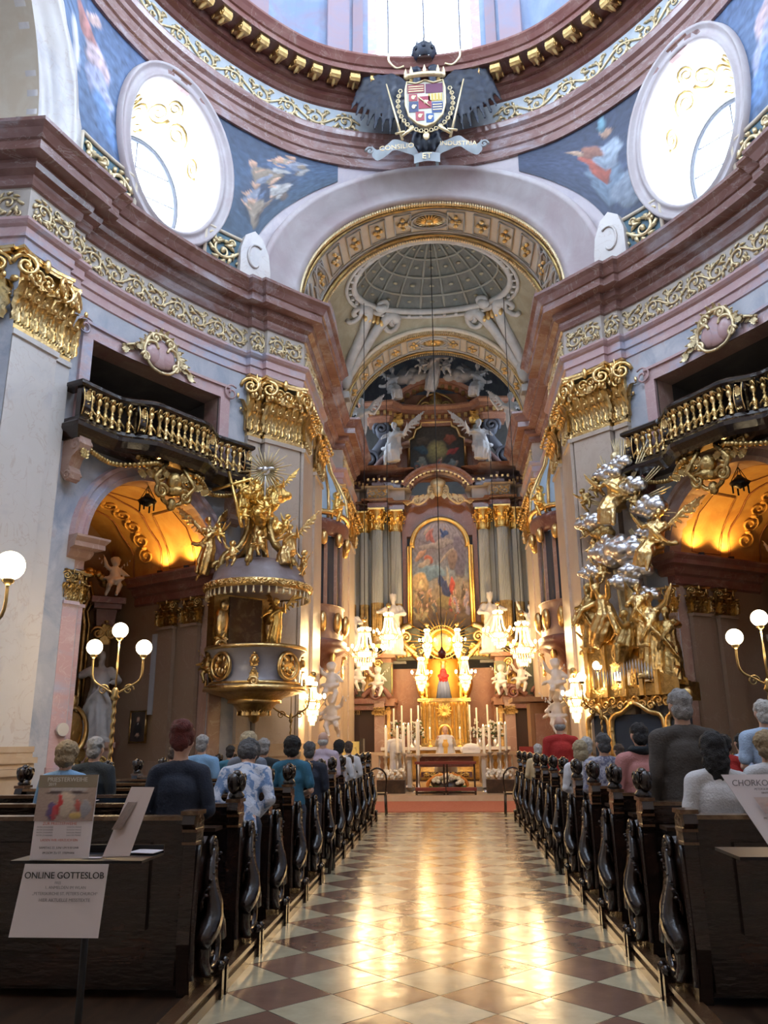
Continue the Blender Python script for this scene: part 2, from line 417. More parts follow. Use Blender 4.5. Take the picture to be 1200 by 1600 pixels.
# floor
def floor_mat():
    m = bpy.data.materials.new('checker_stone_floor'); m.use_nodes = True; nt = m.node_tree; N = nt.nodes; L = nt.links; b = N['Principled BSDF']
    tc = N.new('ShaderNodeTexCoord'); mp = N.new('ShaderNodeMapping'); L.new(tc.outputs['Object'], mp.inputs[0])
    d = .70; s = 1/(d/math.sqrt(2))
    mp.vector_type = 'POINT'; mp.inputs['Rotation'].default_value = (0,0,PI/4); mp.inputs['Scale'].default_value = (s, s, s)
    # a cream tile is centred on (-1.05, 5.83)
    a = PI/4; cx, cy = -1.05*s, 5.83*s; rx = cx*math.cos(a)-cy*math.sin(a); ry = cx*math.sin(a)+cy*math.cos(a)
    mp.inputs['Location'].default_value = (-rx+.5, -ry+.5, .5)
    ck = N.new('ShaderNodeTexChecker'); ck.inputs['Scale'].default_value = 1; L.new(mp.outputs[0], ck.inputs[0])
    ck.inputs['Color1'].default_value = (.56,.49,.33,1); ck.inputs['Color2'].default_value = (.25,.14,.10,1)
    n = N.new('ShaderNodeTexNoise'); n.inputs['Scale'].default_value = 2.5; n.inputs['Detail'].default_value = 7; n.inputs['Roughness'].default_value = .65; L.new(tc.outputs['Object'], n.inputs['Vector'])
    r = N.new('ShaderNodeMapRange'); r.inputs[1].default_value = .35; r.inputs[2].default_value = .7; r.inputs[3].default_value = .82; r.inputs[4].default_value = 1.15; L.new(n.outputs[0], r.inputs[0])
    x = N.new('ShaderNodeVectorMath'); x.operation = 'SCALE'; L.new(ck.outputs[0], x.inputs[0]); L.new(r.outputs[0], x.inputs['Scale'])
    # per-tile tone
    fl = N.new('ShaderNodeVectorMath'); fl.operation = 'FLOOR'; L.new(mp.outputs[0], fl.inputs[0])
    wn = N.new('ShaderNodeTexWhiteNoise'); L.new(fl.outputs[0], wn.inputs[0])
    r2 = N.new('ShaderNodeMapRange'); r2.inputs[3].default_value = .8; r2.inputs[4].default_value = 1.15; L.new(wn.outputs[0], r2.inputs[0])
    x2 = N.new('ShaderNodeVectorMath'); x2.operation = 'SCALE'; L.new(x.outputs[0], x2.inputs[0]); L.new(r2.outputs[0], x2.inputs['Scale'])
    # joints
    fr = N.new('ShaderNodeVectorMath'); fr.operation = 'FRACTION'; L.new(mp.outputs[0], fr.inputs[0])
    sp = N.new('ShaderNodeSeparateXYZ'); L.new(fr.outputs[0], sp.inputs[0]); js = []
    for k in (0, 1):
        q = N.new('ShaderNodeMath'); q.operation = 'SUBTRACT'; q.inputs[1].default_value = .5; L.new(sp.outputs[k], q.inputs[0])
        q2 = N.new('ShaderNodeMath'); q2.operation = 'ABSOLUTE'; L.new(q.outputs[0], q2.inputs[0]); js.append(q2)
    mx = N.new('ShaderNodeMath'); mx.operation = 'MAXIMUM'; L.new(js[0].outputs[0], mx.inputs[0]); L.new(js[1].outputs[0], mx.inputs[1])
    jr = N.new('ShaderNodeMapRange'); jr.inputs[1].default_value = .488; jr.inputs[2].default_value = .497; L.new(mx.outputs[0], jr.inputs[0])
    xm = N.new('ShaderNodeMixRGB'); xm.inputs[2].default_value = (.09,.06,.04,1); L.new(jr.outputs[0], xm.inputs[0]); L.new(x2.outputs[0], xm.inputs[1]); L.new(xm.outputs[0], b.inputs['Base Color'])
    n2 = N.new('ShaderNodeTexNoise'); n2.inputs['Scale'].default_value = 9; n2.inputs['Detail'].default_value = 6; L.new(tc.outputs['Object'], n2.inputs['Vector'])
    rr = N.new('ShaderNodeMapRange'); rr.inputs[1].default_value = .35; rr.inputs[2].default_value = .7; rr.inputs[3].default_value = .12; rr.inputs[4].default_value = .26; L.new(n2.outputs[0], rr.inputs[0]); L.new(rr.outputs[0], b.inputs['Roughness'])
    bu = N.new('ShaderNodeBump'); bu.inputs['Strength'].default_value = .13; bu.inputs['Distance'].default_value = .02
    n3 = N.new('ShaderNodeTexNoise'); n3.inputs['Scale'].default_value = 3.2; n3.inputs['Detail'].default_value = 5; L.new(tc.outputs['Object'], n3.inputs['Vector'])
    ad = N.new('ShaderNodeMath'); ad.operation = 'SUBTRACT'; L.new(n3.outputs[0], ad.inputs[0]); L.new(jr.outputs[0], ad.inputs[1]); L.new(ad.outputs[0], bu.inputs['Height']); L.new(bu.outputs[0], b.inputs['Normal'])
    return m
fl = MB(); fl.box((0,12,-.05), (24,40,.1)); o = struct('floor', fl, floor_mat())

# ---- diagonal walls with chapel arch and tribune opening (left one, mirrored for the right)
U0, U1 = .30, .72; RA = (U1-U0)*CL/2; ZA = 5.2; TU0, TU1, TZ0, TZ1 = .26, .71, 7.2, 9.2
def strip_wall(mb, us, P, z0, z1, holes):
    """P(u)->(x,y); holes: list of fn(u)->(za,zb) or None"""
    for a, b in zip(us, us[1:]):
        m = (a+b)/2; H = []
        for h in holes:
            if h(m) is not None:
                ha = h(a) or h(a+1e-6) or (h(m)[0],)*2; hb = h(b) or h(b-1e-6) or (h(m)[0],)*2; H.append((ha, hb))
        H.sort(key=lambda q: q[0][0]); la = lb = z0; pa, pb = P(a), P(b)
        for ha, hb in H+[((z1, z1), (z1, z1))]:
            if ha[0] > la+1e-4 or hb[0] > lb+1e-4:
                mb.add([(pa[0],pa[1],la),(pb[0],pb[1],lb),(pb[0],pb[1],hb[0]),(pa[0],pa[1],ha[0])], [(0,1,2,3)])
            la, lb = ha[1], hb[1]
def arch_hole(u):
    if u < U0 or u > U1: return None
    x = (u-(U0+U1)/2)*CL; return (0, ZA+math.sqrt(max(0, RA*RA-x*x)))
def trib_hole(u): return (TZ0, TZ1) if TU0 <= u <= TU1 else None
us = sorted(set([i/40 for i in range(41)]+[U0,U1,TU0,TU1]+[(U0+U1)/2-(U1-U0)/2*math.cos(PI*i/24) for i in range(25)]))
NA = A((U0+U1)/2)[1]; OC = A((U0+U1)/2, .24)[0]     # chapel axis and origin
FCH = frame(OC.x, OC.y, -NA.x, -NA.y)   # local x along wall toward the chancel?, y toward nave
SX = 1 if (FCH @ Vector((1,0,0))).y > OC.y else -1
def CP(t, n, z): return FCH @ Vector((SX*t, -n, z))     # t toward the chancel, n deeper into the chapel
def both(fn):
    for mir in (False, True): fn(mir)
def wall_side(mir):
    side = 'right' if mir else 'left'
    mb = MB(); strip_wall(mb, us, lambda u: A(u, .24)[0], 0, ZE, [arch_hole, trib_hole]); w = struct('wall_nave_'+side, mb, m_wall, mir)
    # reveals of the arch and the tribune
    mb = MB(); n = 24
    prof = [((U0+U1)/2*1.0 - (U1-U0)/2*math.cos(PI*i/n), ZA+RA*math.sin(PI*i/n)) for i in range(n+1)]
    pts = [(U0, 0)]+prof+[(U1, 0)]
    def rev(i, d):
        u, z = pts[i]; p = A(u, d)[0]; return (p.x, p.y, z)
    for i in range(len(pts)-1): mb.add([rev(i,.24), rev(i+1,.24), rev(i+1,.7), rev(i,.7)], [(0,1,2,3)], True)
    struct('trim_chapel_arch_reveal_'+side, mb, m_pinkd, mir)
    # moulded archivolt
    mb = MB(); pr = [(0,-.01),(0,.07),(.10,.09),(.11,.05),(.24,.05),(.26,.10),(.34,.12),(.36,.0)]
    def av(a, j):
        r, q = pr[int(round(j*(len(pr)-1)))]; t = PI*a; x = -(RA+r)*math.cos(t); p = A((U0+U1)/2+x/CL, .24-q)[0]; return (p.x, p.y, ZA+(RA+r)*math.sin(t))
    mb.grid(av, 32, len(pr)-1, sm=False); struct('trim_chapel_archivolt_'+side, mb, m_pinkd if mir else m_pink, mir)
    # tribune box room
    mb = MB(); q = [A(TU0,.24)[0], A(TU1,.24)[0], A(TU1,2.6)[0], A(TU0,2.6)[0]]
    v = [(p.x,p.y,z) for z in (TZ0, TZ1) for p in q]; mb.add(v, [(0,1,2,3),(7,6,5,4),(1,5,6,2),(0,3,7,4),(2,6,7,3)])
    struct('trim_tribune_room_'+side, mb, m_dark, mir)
    mb = MB()
    for u in (TU0, TU1):
        for d0, d1 in ((.24,.75),):
            p, r = A(u, d0)[0], A(u, d1)[0]; sg = .004 if u == TU0 else -.004; p2, r2 = A(u+sg, d0)[0], A(u+sg, d1)[0]
            mb.add([(p2.x,p2.y,TZ0),(r2.x,r2.y,TZ0),(r2.x,r2.y,TZ1-.01),(p2.x,p2.y,TZ1-.01)], [(0,1,2,3)])
    a_, b_ = [A(u,.245)[0] for u in (TU0,TU1)], [A(u,.75)[0] for u in (TU0,TU1)]
    mb.add([(a_[0].x,a_[0].y,TZ1-.01),(a_[1].x,a_[1].y,TZ1-.01),(b_[1].x,b_[1].y,TZ1-.01),(b_[0].x,b_[0].y,TZ1-.01)], [(0,1,2,3)])
    struct('trim_tribune_reveal_'+side, mb, m_pinkd, mir)
    # tribune frame with ears and little scrolls
    mb = MB()
    def fq(u0,u1,z0,z1,d=.17):
        k = 10
        for i in range(k):
            a, b = u0+(u1-u0)*i/k, u0+(u1-u0)*(i+1)/k; p, r = A(a,d)[0], A(b,d)[0]; p2, r2 = A(a,.24)[0], A(b,.24)[0]
            mb.add([(p.x,p.y,z0),(r.x,r.y,z0),(r.x,r.y,z1),(p.x,p.y,z1),(p2.x,p2.y,z0),(r2.x,r2.y,z0),(r2.x,r2.y,z1),(p2.x,p2.y,z1)], [(0,1,2,3),(4,0,3,7),(1,5,6,2),(3,2,6,7),(4,5,1,0)])
    fq(TU0-.034, TU0, TZ0, TZ1+.02); fq(TU1, TU1+.034, TZ0, TZ1+.02); fq(TU0-.034, TU1+.034, TZ1, TZ1+.26); fq(TU0-.03, TU1+.03, TZ1+.26, TZ1+.32, .12)
    for uu in (TU0-.034, TU1+.034):
        M = AF(uu, .15, TZ1+.16); sp = [(M @ Vector((math.cos(t)*(.04+.02*t), .02, math.sin(t)*(.04+.02*t)))) for t in [k*.45 for k in range(20)]]
        mb.tube(sp, .022, 5)
    struct('trim_tribune_frame_'+side, mb, m_pink, mir)
both(wall_side)

# ---- main entablature following the plan with ressauts
def plan():
    P = [(-10.6, 11.8), (C1.x, C1.y)]
    for i in range(5): P.append(tuple(A(.14*i/4 if i else .0001, 0)[0]))
    P.append(tuple(A(.143, .12)[0])); P.append(tuple(A(.19, .12)[0]))
    for i in range(15): P.append(tuple(A(.195+.61*i/14, .24)[0]))
    P.append(tuple(A(.81, .12)[0])); P.append(tuple(A(.857, .12)[0]))
    for i in range(4): P.append(tuple(A(.86+.14*i/4, 0)[0]))
    P += [(C2.x, C2.y), (-3.25, 21.2), (-3.6, 21.25), (-3.6, 25.75), (-3.25, 25.8), (-3.25, 29.3)]
    out = [P[0]]
    for p in P[1:]:
        if math.hypot(p[0]-out[-1][0], p[1]-out[-1][1]) > .02: out.append(p)
    return out
PLAN = plan()
ARCHI = [(-.3,10.0),(.0,10.0),(.03,10.02),(.03,10.2),(.07,10.22),(.07,10.40),(.12,10.44),(.16,10.50),(.16,10.55),(.0,10.56)]
CORN = [(.0,11.24),(.08,11.26),(.12,11.36),(.12,11.44),(.24,11.50),(.27,11.60),(.27,11.66),(.50,11.68),(.50,11.86),(.54,11.88),(.62,12.02),(.70,12.10),(.70,12.17),(-.5,12.25)]
def entab(mir):
    s = 'right' if mir else 'left'
    mb = MB(); mb.sweep(ARCHI, PLAN); struct('trim_architrave_'+s, mb, m_pink, mir)
    mb = MB(); mb.sweep([(.02,10.55),(.02,11.25)], PLAN); struct('trim_frieze_'+s, mb, m_fbeige, mir)
    mb = MB(); mb.sweep(CORN, PLAN); struct('trim_cornice_'+s, mb, m_red, mir)
both(entab)

# ---- gilded rinceau relief
def rinceau(mb, F, L, H, per=.95, r=.022, seed=0):
    """F(s, z, out) -> point; s along, z 0..H"""
    n = max(1, round(L/per)); p = L/n
    stem = [F(s, H*.5+H*.26*math.sin(2*PI*s/(2*p)), r) for s in [L*i/(n*10) for i in range(n*10+1)]]
    mb.tube(stem, r*1.15, 5)
    for i in range(n):
        sg = 1 if i % 2 else -1; cx = (i+.5)*p; cz = H*.5 - sg*H*.05; R0 = H*.34
        mb.tube([F(cx+sg*0+R0*(1-t/14)*math.cos(-sg*(t*.62)+PI/2*sg), cz+R0*(1-t/14)*math.sin(-sg*(t*.62)+PI/2*sg), r*1.2) for t in [k*.9 for k in range(14)]], [r*(1.25-.05*k) for k in range(14)], 5)
        mb.ell(F(cx, cz, r*1.3), (r*1.9,)*3, nu=6, nv=4)
        for k in range(9):   # leaf tips
            a = k*2*PI/9+i; q = [F(cx+R0*(.95+.35*t)*math.cos(a+.5*t), cz+min(H*.45, R0*(.95+.35*t))*math.sin(a+.5*t), r*(1.2-t*.5)) for t in (0,.5,1)]
            mb.tube(q, [r*1.4, r*1.5, r*.3], 4)
        for e in (-1, 1):    # small filler scrolls in the spandrels
            fx = cx+e*p*.36; fz = H*(.5+.34*sg); mb.tube([F(fx+H*.13*(1-t/10)*math.cos(e*t), fz+H*.13*(1-t/10)*math.sin(t), r) for t in [k*.8 for k in range(10)]], r*.8, 4)
            mb.tube([F(fx, fz, r), F(fx-e*H*.1, fz-sg*H*.18, r*1.6), F(fx-e*H*.28, fz-sg*H*.16, r*.5)], [r*1.3, r*1.9, r*.3], 4)
def arcF(u0, u1, d, z0, sgn=1):
    def F(s, z, o):
        p = A(u0+s/CL, d-o)[0]; return Vector((p.x, p.y, z0+z))
    return F
def lineF(p, q, z0, nx, ny):
    p = Vector(p); q = Vector(q); t = (q-p).normalized()
    def F(s, z, o): return Vector((p.x+t.x*s+nx*o, p.y+t.y*s+ny*o, z0+z))
    return F
def frieze(mir):
    mb = MB()
    for u0, u1, d in ((.01,.135,-.02),(.15,.185,.1),(.2,.8,.22),(.815,.85,.1),(.865,.99,-.02)):
        rinceau(mb, arcF(u0, u1, d, 10.60), (u1-u0)*CL, .58, per=.56)
    s = 'right' if mir else 'left'
    for (a, b, L, nx, ny, lab) in (((-3.23,18.2),(-3.23,21.1),2.9,1,0,'near chancel pier'),((-3.23,25.9),(-3.23,29.2),3.2,1,0,'far chancel pier'),((-7.2,11.78),(-9,11.78),1.8,0,-1,'side arch pier')):
        m2 = MB(); rinceau(m2, lineF(a,b,10.60,nx,ny), L, .58, per=.6); tag(m2.build('gilded_frieze', m_golds, mir=mir), 'pale gilded scroll relief above the capitals of the %s %s' % (s, lab), 'ornament')
    o = mb.build('gilded_frieze', m_golds, mir=mir); tag(o, 'pale gilded leaf scroll relief along the beige frieze of the %s nave wall' % s, 'ornament')
both(frieze)

# ---- dome ring
RP = [(-.02,16.75),(.10,16.75),(.10,17.0),(.15,17.03),(.15,17.3),(.21,17.34),(.21,17.48),(.30,17.56),(.33,17.68),(.33,17.72),(.08,17.74)]
RC2 = [(.06,18.55),(.14,18.58),(.2,18.68),(.32,18.74),(.32,18.86),(.42,18.88),(.42,19.12),(.98,19.12),(.98,19.28),(1.03,19.30),(1.10,19.42),(1.16,19.5),(1.16,19.56),(.05,19.66)]
mb = MB(); mb.sweep(RP, RING, closed=True, sm=False); struct('trim_dome_ring_architrave', mb, m_red)
mb = MB(); mb.sweep([(.07,17.7),(.07,18.58)], RING, closed=True); struct('trim_dome_ring_frieze', mb, m_fgrey)
mb = MB(); mb.sweep(RC2, RING, closed=True); ring = struct('trim_dome_ring_cornice', mb, m_dkred)
# arclength table of the ring
RL = [0]
for a, b in zip(RING, RING[1:]+RING[:1]): RL.append(RL[-1]+math.hypot(b[0]-a[0], b[1]-a[1]))
RT = RL[-1]
def ringp(s, o=0):
    s %= RT; i = max(0, min(len(RING)-1, int(np.searchsorted(RL, s, 'right'))-1)); t = (s-RL[i])/(RL[i+1]-RL[i])
    a = Vector(RING[i]); b = Vector(RING[(i+1) % len(RING)])
    m1 = (Vector(RING[(i+1) % len(RING)])-Vector(RING[i-1])).normalized(); m2 = (Vector(RING[(i+2) % len(RING)])-a).normalized()
    d = (m1*(1-t)+m2*t).normalized(); n = Vector((d.y, -d.x)); p = a+(b-a)*t+n*o; return p, n
mb = MB()
def RF(s0):
    def F(s, z, o):
        p = ringp(s0+s, .07+o)[0]; return Vector((p.x, p.y, 17.8+z))
    return F
for s0, L, q in ((1.9, 12.5, 'right'), (RT-14.4, 12.5, 'left')): mb = MB(); rinceau(mb, RF(s0), L, .68, per=.85, r=.028); tag(mb.build('gilded_frieze', m_golds), 'gilded acanthus scrolls on the pale blue frieze under the dome, %s of the eagle' % q, 'ornament')
# modillions
mb = MB()
pts = [(-.30,.10),(-.26,.0),(-.16,-.06),(-.02,-.10),(.10,-.16),(.22,-.20),(.27,-.13),(.26,.0),(.22,.10)]
mb.prism(pts, -.13, .13, Matrix(((0,1,0,0),(1,0,0,0),(0,0,1,0),(0,0,0,1))))
for x in (-.13,.13): mb.tube([(x, .16+.09*math.cos(t)*(1-t/16), -.08+.07*math.sin(t)*(1-t/16)) for t in [k*.6 for k in range(14)]], .02, 5); mb.tube([(x, -.2+.06*math.cos(t)*(1-t/16), .02+.06*math.sin(t)*(1-t/16)) for t in [k*.6 for k in range(14)]], .02, 5)
mb.ell((0,.0,-.13),(.06,.2,.05)); modme = mb.mesh('modillion', m_gold)
k = int(RT/.62)
for i in range(k):
    s = (i+.5)*RT/k; p, n = ringp(s, .70)
    if p.y > 8.5: inst('modillion', modme, ring, frame(p.x, p.y, n.x, n.y, 19.03))
m_cream2 = mat('white_reveal_plaster', (.78,.76,.72), .6)
# pendentive zone (curved wall above the cornice) with two oval windows and the arches
OWC = [(i, math.hypot(ringp(i*.05)[0].x-5.98, ringp(i*.05)[0].y-15.4)) for i in range(int(RT/2/.05))]
SO = min(OWC, key=lambda q: q[1])[0]*.05      # arclength of right oval window centre
OZ, OA, OB = 14.82, 1.33, 1.98
def ell_hole(s):
    x = (s-SO)/OA
    if abs(x) > 1: return None
    h = OB*math.sqrt(1-x*x); return (OZ-h, OZ+h)
def ch_hole(s):
    x = ringp(s)[0].x
    if x > RC+.3: return None
    return (ZE-.2, ZS+math.sqrt(max(0, (RC+.3)**2-x*x)))
YL = 7.65; RLAT = 4.05
def lat_hole(s):
    y = ringp(s)[0].y-YL
    if abs(y) > RLAT+.25: return None
    return (ZE-.2, ZS+math.sqrt(max(0, (RLAT+.25)**2-y*y)))
ss = sorted(set([i*.11 for i in range(int(RT/2/.11))]+[SO-OA*math.cos(PI*i/24) for i in range(25)]))
ss = [s for s in ss if ringp(s)[0].y > 3.3]
fres_cols = [(.10,.16,.30),(.30,.20,.14),(.45,.40,.38),(.16,.24,.40),(.36,.12,.10),(.5,.38,.26)]
def pend(mir):
    side = 'right' if mir else 'left'
    mb = MB(); strip_wall(mb, ss, lambda s: ringp(s)[0], ZE-.2, 17.0, [ell_hole, ch_hole, lat_hole])
    if not mir: mb.mirror()
    struct('wall_pendentive_'+side, mb, m_wallup)
    # fresco panels drawn over the wall: between arch and window, and beyond the window
    rng = random.Random(5+mir)
    def FP(s0, s1, z0fn, z1):
        def f(u, v):
            s = s0+(s1-s0)*u; p = ringp(s, .03)[0]; z0 = z0fn(s, p); return (p.x if mir else -p.x, p.y, z0+(z1-z0)*v)
        return f
    def low(s, p):
        z = 13.55
        if abs(p.x) < 4.9: z = max(z, ZS+math.sqrt(max(0, 4.55**2-p.x**2)))
        e = (s-SO)/1.62
        if abs(e) < 1 and s > SO: pass
        return min(16.7, z)
    s_edge = SO-1.62
    stops = [(0,(.04,.055,.10)),(.4,(.055,.075,.14)),(1,(.025,.035,.07))] if mir else [(0,(.045,.08,.125)),(.5,(.055,.10,.18)),(1,(.028,.045,.09))]
    if mir: bl = [(.57,.34,.13,.22,.2,(.16,.22,.30)),(.52,.46,.07,.16,.5,(.42,.10,.06)),(.60,.56,.10,.12,0,(.30,.36,.44)),(.60,.78,.03,.06,0,(.45,.27,.18)),(.60,.86,.035,.09,0,(.12,.25,.32)),(.40,.60,.09,.03,-.5,(.45,.3,.2)),(.50,.60,.06,.08,0,(.28,.12,.08)),(.72,.2,.16,.16,0,(.2,.24,.3)),(.85,.72,.05,.06,0,(.35,.16,.12))]
    else: bl = [(.46,.42,.26,.30,.3,(.045,.06,.10),.9),(.30,.62,.12,.10,.5,(.10,.08,.07),.8)] + figs(rng, 9, .26, .64, .18, .70, .10, [(.22,.24,.30),(.17,.12,.09),(.38,.36,.34),(.09,.13,.22),(.28,.22,.16)])
    def skip(s0, s1, z0fn, z1):
        def f(u, v):
            s = s0+(s1-s0)*u; p = ringp(s)[0]; z0 = z0fn(s, p); z = z0+(z1-z0)*v
            return ((s-SO)/(OA+.2))**2+((z-OZ)/(OB+.2))**2 < 1
        return f
    low2 = lambda s, p: max(13.4, ZS+math.sqrt(max(0, (RLAT+1.05)**2-(p.y-YL)**2))) if p.y-YL < RLAT+1.05 else 13.4
    painted('wall_fresco_'+side, FP(2.5, SO-.6, low, 16.95), 70, 60, picture(3+mir, stops, bl, 5, .05, .5), kind='structure', skip=skip(2.5, SO-.6, low, 16.95))
    rng = random.Random(15)
    bl = [(.45,.60,.14,.09,.9,(.55,.42,.45)),(.55,.74,.12,.07,.7,(.42,.18,.16)),(.40,.40,.16,.10,1.2,(.36,.38,.55)),(.5,.85,.07,.04,0,(.6,.42,.38)),(.62,.5,.12,.05,1.2,(.62,.62,.70)),(.35,.25,.2,.09,1,(.14,.26,.5))]
    painted('wall_fresco_'+side, FP(SO+.6, SO+4.6, low2, 16.95), 60, 60, picture(8+mir, [(0,(.09,.15,.27)),(.6,(.11,.18,.32)),(1,(.07,.12,.24))], bl, 5, .05, .6), kind='structure', skip=skip(SO+.6, SO+4.6, low2, 16.95))
    # gilded teal panels under the frescoes
    for a, b in ((SO-2.75, SO-1.0), (SO+1.0, SO+2.6)):
        mb = MB()
        mb.grid(lambda u, v: (*ringp(a+(b-a)*u, .05)[0], 12.55+.95*v), 12, 1)
        if not mir: mb.mirror()
        struct('trim_teal_panel_'+side, mb, m_teal)
        mb = MB()
        for z in (12.5, 13.5): mb.tube([(*ringp(a+(b-a)*i/12, .07)[0], z) for i in range(13)], .05, 6)
        for q in (a, b): mb.tube([(*ringp(q, .07)[0], 12.5), (*ringp(q, .07)[0], 13.5)], .05, 6)
        if not mir: mb.mirror()
        struct('trim_teal_panel_border_'+side, mb, m_cream)
        mb = MB(); rinceau(mb, lambda s, z, o: Vector((*ringp(a+.1+s, .05+o)[0], 12.62+z)), b-a-.2, .8, per=.8, r=.04)
        if not mir: mb.mirror()
        o = mb.build('gilded_relief', m_golds); tag(o, 'gilded scroll relief on the teal panel %s the %s oval window' % ('beyond' if a < SO else 'before', side), 'ornament')
    # oval frame, tunnel and window
    mb = MB(); fp = [(0,-.02),(0,.12),(.08,.16),(.1,.1),(.24,.1),(.28,.16),(.34,.18),(.36,.02)]
    def fr(a, j):
        r, q = fp[int(round(j*(len(fp)-1)))]; t = 2*PI*a; p = ringp(SO+(OA+r)*math.cos(t), q)[0]; return (p.x, p.y, OZ+(OB+r)*math.sin(t))
    mb.grid(fr, 48, len(fp)-1, cu=True, sm=True)
    if not mir: mb.mirror()
    w = struct('window_%d' % (2+mir), mb, m_arch)
    c, n = ringp(SO, 0); ax = (c-Vector((0,9.5))).normalized(); tg = Vector((-ax.y, ax.x))
    D = 2.3; ec = 1.0
    def tn(a, j):
        t = 2*PI*a; p = ringp(SO+OA*math.cos(t), 0)[0]; q = c + ax*D + ((p-c) - ax*(p-c).dot(ax))*.92
        k = p*(1-j)+q*j; return (k.x, k.y, OZ+OB*math.sin(t)*(1-.12*j)+.2*j)
    mb = MB(); mb.grid(tn, 48, 6, cu=True)
    if not mir: mb.mirror()
    mb.build('reveal', m_cream2, w)
    mb = MB()
    rngt = random.Random(3)
    for a0, j0, R0, sg in ((.25,.45,.34,1),(.18,.55,.3,-1),(.10,.5,.30,1),(.33,.5,.3,-1),(.02,.55,.26,-1),(.42,.5,.24,1),(.14,.3,.2,1),(.28,.25,.2,-1),(.22,.8,.16,1)):
        mb.tube([Vector(tn(a0+R0*.11*(1-t/13)*math.cos(sg*t), j0+R0*.55*(1-t/13)*math.sin(sg*t))) for t in [k*.55 for k in range(20)]], [.05-.0015*k for k in range(20)], 5)
    if not mir: mb.mirror()
    mb.build('stucco_scroll', m_golda, w)
    mb = MB(); n_ = 40
    def pn(t, s=1, dd=0): 
        P = Vector(tn(t/(2*PI), 1)); C = Vector((c.x+ax.x*D, c.y+ax.y*D, OZ+.2)); q = C+(P-C)*s; return Vector((q.x+ax.x*dd, q.y+ax.y*dd, q.z))
    mb.add([pn(2*PI*i/n_) for i in range(n_)], [tuple(range(n_))])
    if not mir: mb.mirror()
    mb.build('pane', m_paneO, w)
    mb = MB(); mb.tube([pn(2*PI*i/n_, .97, -.06) for i in range(n_)], .07, 6, closed=True)
    for k in (-.4,.1,.55): mb.tube([pn(0,.96,-.05)*0+Vector(pn(math.asin(k),.96,-.05)), Vector(pn(PI-math.asin(k),.96,-.05))], .025, 4)
    mb.tube([pn(PI/2,.96,-.05), pn(-PI/2,.96,-.05)], .025, 4)
    if not mir: mb.mirror()
    mb.build('glazing_bar', m_slate, w)
both(pend)

# ---- big arches: chancel front arch and lateral arches
def surfy(x): # plan curve depth at x near the far end
    return 11.3+math.sqrt(max(0, 7.5**2-x*x))
def archivolt(mir=None):
    mb = MB(); pr = [(-.02,-.1),(-.02,.10),(.06,.16),(.34,.16),(.36,.22),(.66,.24),(.70,.34),(.82,.38),(.86,.30),(.88,.0)]
    def f(a, j):
        r, q = pr[int(round(j*(len(pr)-1)))]; t = PI*a; x = (RC+r)*math.cos(t); return (x, surfy(x)-q, ZS+(RC+r)*math.sin(t))
    mb.grid(f, 56, len(pr)-1, sm=True)
    for s in (-1, 1): # stilt blocks down to the cornice
        mb.box((s*(RC+.43), surfy(3.8)-.12, ZE+.1), (.9,.35,.4))
    struct('trim_chancel_archivolt', mb, m_arch)
archivolt()
def lat_arch(mir):
    s = 'right' if mir else 'left'
    mb = MB(); pr = [(0,-.1),(0,.10),(.08,.16),(.4,.16),(.42,.22),(.7,.24),(.76,.34),(.88,.38),(.92,.0)]
    def sx(y):
        b = min(((ringp(i*.3)[0].x, abs(ringp(i*.3)[0].y-y)) for i in range(10, int(RT/2/.3))), key=lambda q: q[1]); return -b[0]
    def f(a, j):
        r, q = pr[int(round(j*(len(pr)-1)))]; t = PI*a; y = YL+(RLAT+r)*math.cos(t); return (sx(y)+q, y, ZS+(RLAT+r)*math.sin(t))
    mb.grid(f, 40, len(pr)-1, sm=True); struct('trim_side_archivolt_'+s, mb, m_pil, mir)
    mb = MB(); mb.grid(lambda a, j: (-7.1-3.6*j, YL+RLAT*math.cos(PI*a), ZS+RLAT*math.sin(PI*a)), 32, 2); struct('ceiling_side_arch_'+s, mb, m_cream, mir)
    mb = MB()
    for a in range(2, 30, 4):
        for (j0, j1) in ((.22,.85),):
            t0, t1 = PI*a/32, PI*(a+3)/32; R = RLAT-.03
            for k in range(3):
                ta, tb = t0+(t1-t0)*k/3, t0+(t1-t0)*(k+1)/3
                mb.add([(-7.1-3.6*j0, YL+R*math.cos(ta), ZS+R*math.sin(ta)),(-7.1-3.6*j1, YL+R*math.cos(ta), ZS+R*math.sin(ta)),(-7.1-3.6*j1, YL+R*math.cos(tb), ZS+R*math.sin(tb)),(-7.1-3.6*j0, YL+R*math.cos(tb), ZS+R*math.sin(tb))], [(0,1,2,3)])
    struct('trim_side_arch_panel_'+s, mb, m_brown, mir)
    # arm walls
    mb = MB(); mb.add([(C1.x,11.8,0),(-10.7,11.8,0),(-10.7,11.8,12.3),(C1.x,11.8,12.3),(-10.7,-3.6,0),(-10.7,-3.6,17),(-10.7,11.8,17),(-10.7,YL-4.05,0)], [(0,1,2,3),(1,4,5,6)])
    struct('wall_arm_'+s, mb, m_wall, mir)
both(lat_arch)
# scroll blocks beside the chancel arch
def scrollblk(mir):
    s0 = 4.85; mb = MB(); p, n = ringp(s0, .1); M = frame(p.x, p.y, n.x, n.y, 12.3)
    poly = [(-.42,0),(.42,0),(.42,.5),(.36,.95),(.18,1.35),(-.05,1.5),(-.3,1.3),(-.42,.9)]
    mb.prism(poly, -.12, .14, M); 
    mb.tube([M @ Vector((-.02+.26*(1-t/9)*math.cos(t+.9), .16, .72+.42*(1-t/9)*math.sin(t+.9))) for t in [k*.3 for k in range(16)]], .03, 5)
    struct('trim_scroll_block_'+('right' if mir else 'left'), mb.mirror() if not mir else mb, m_pil)
both(scrollblk)
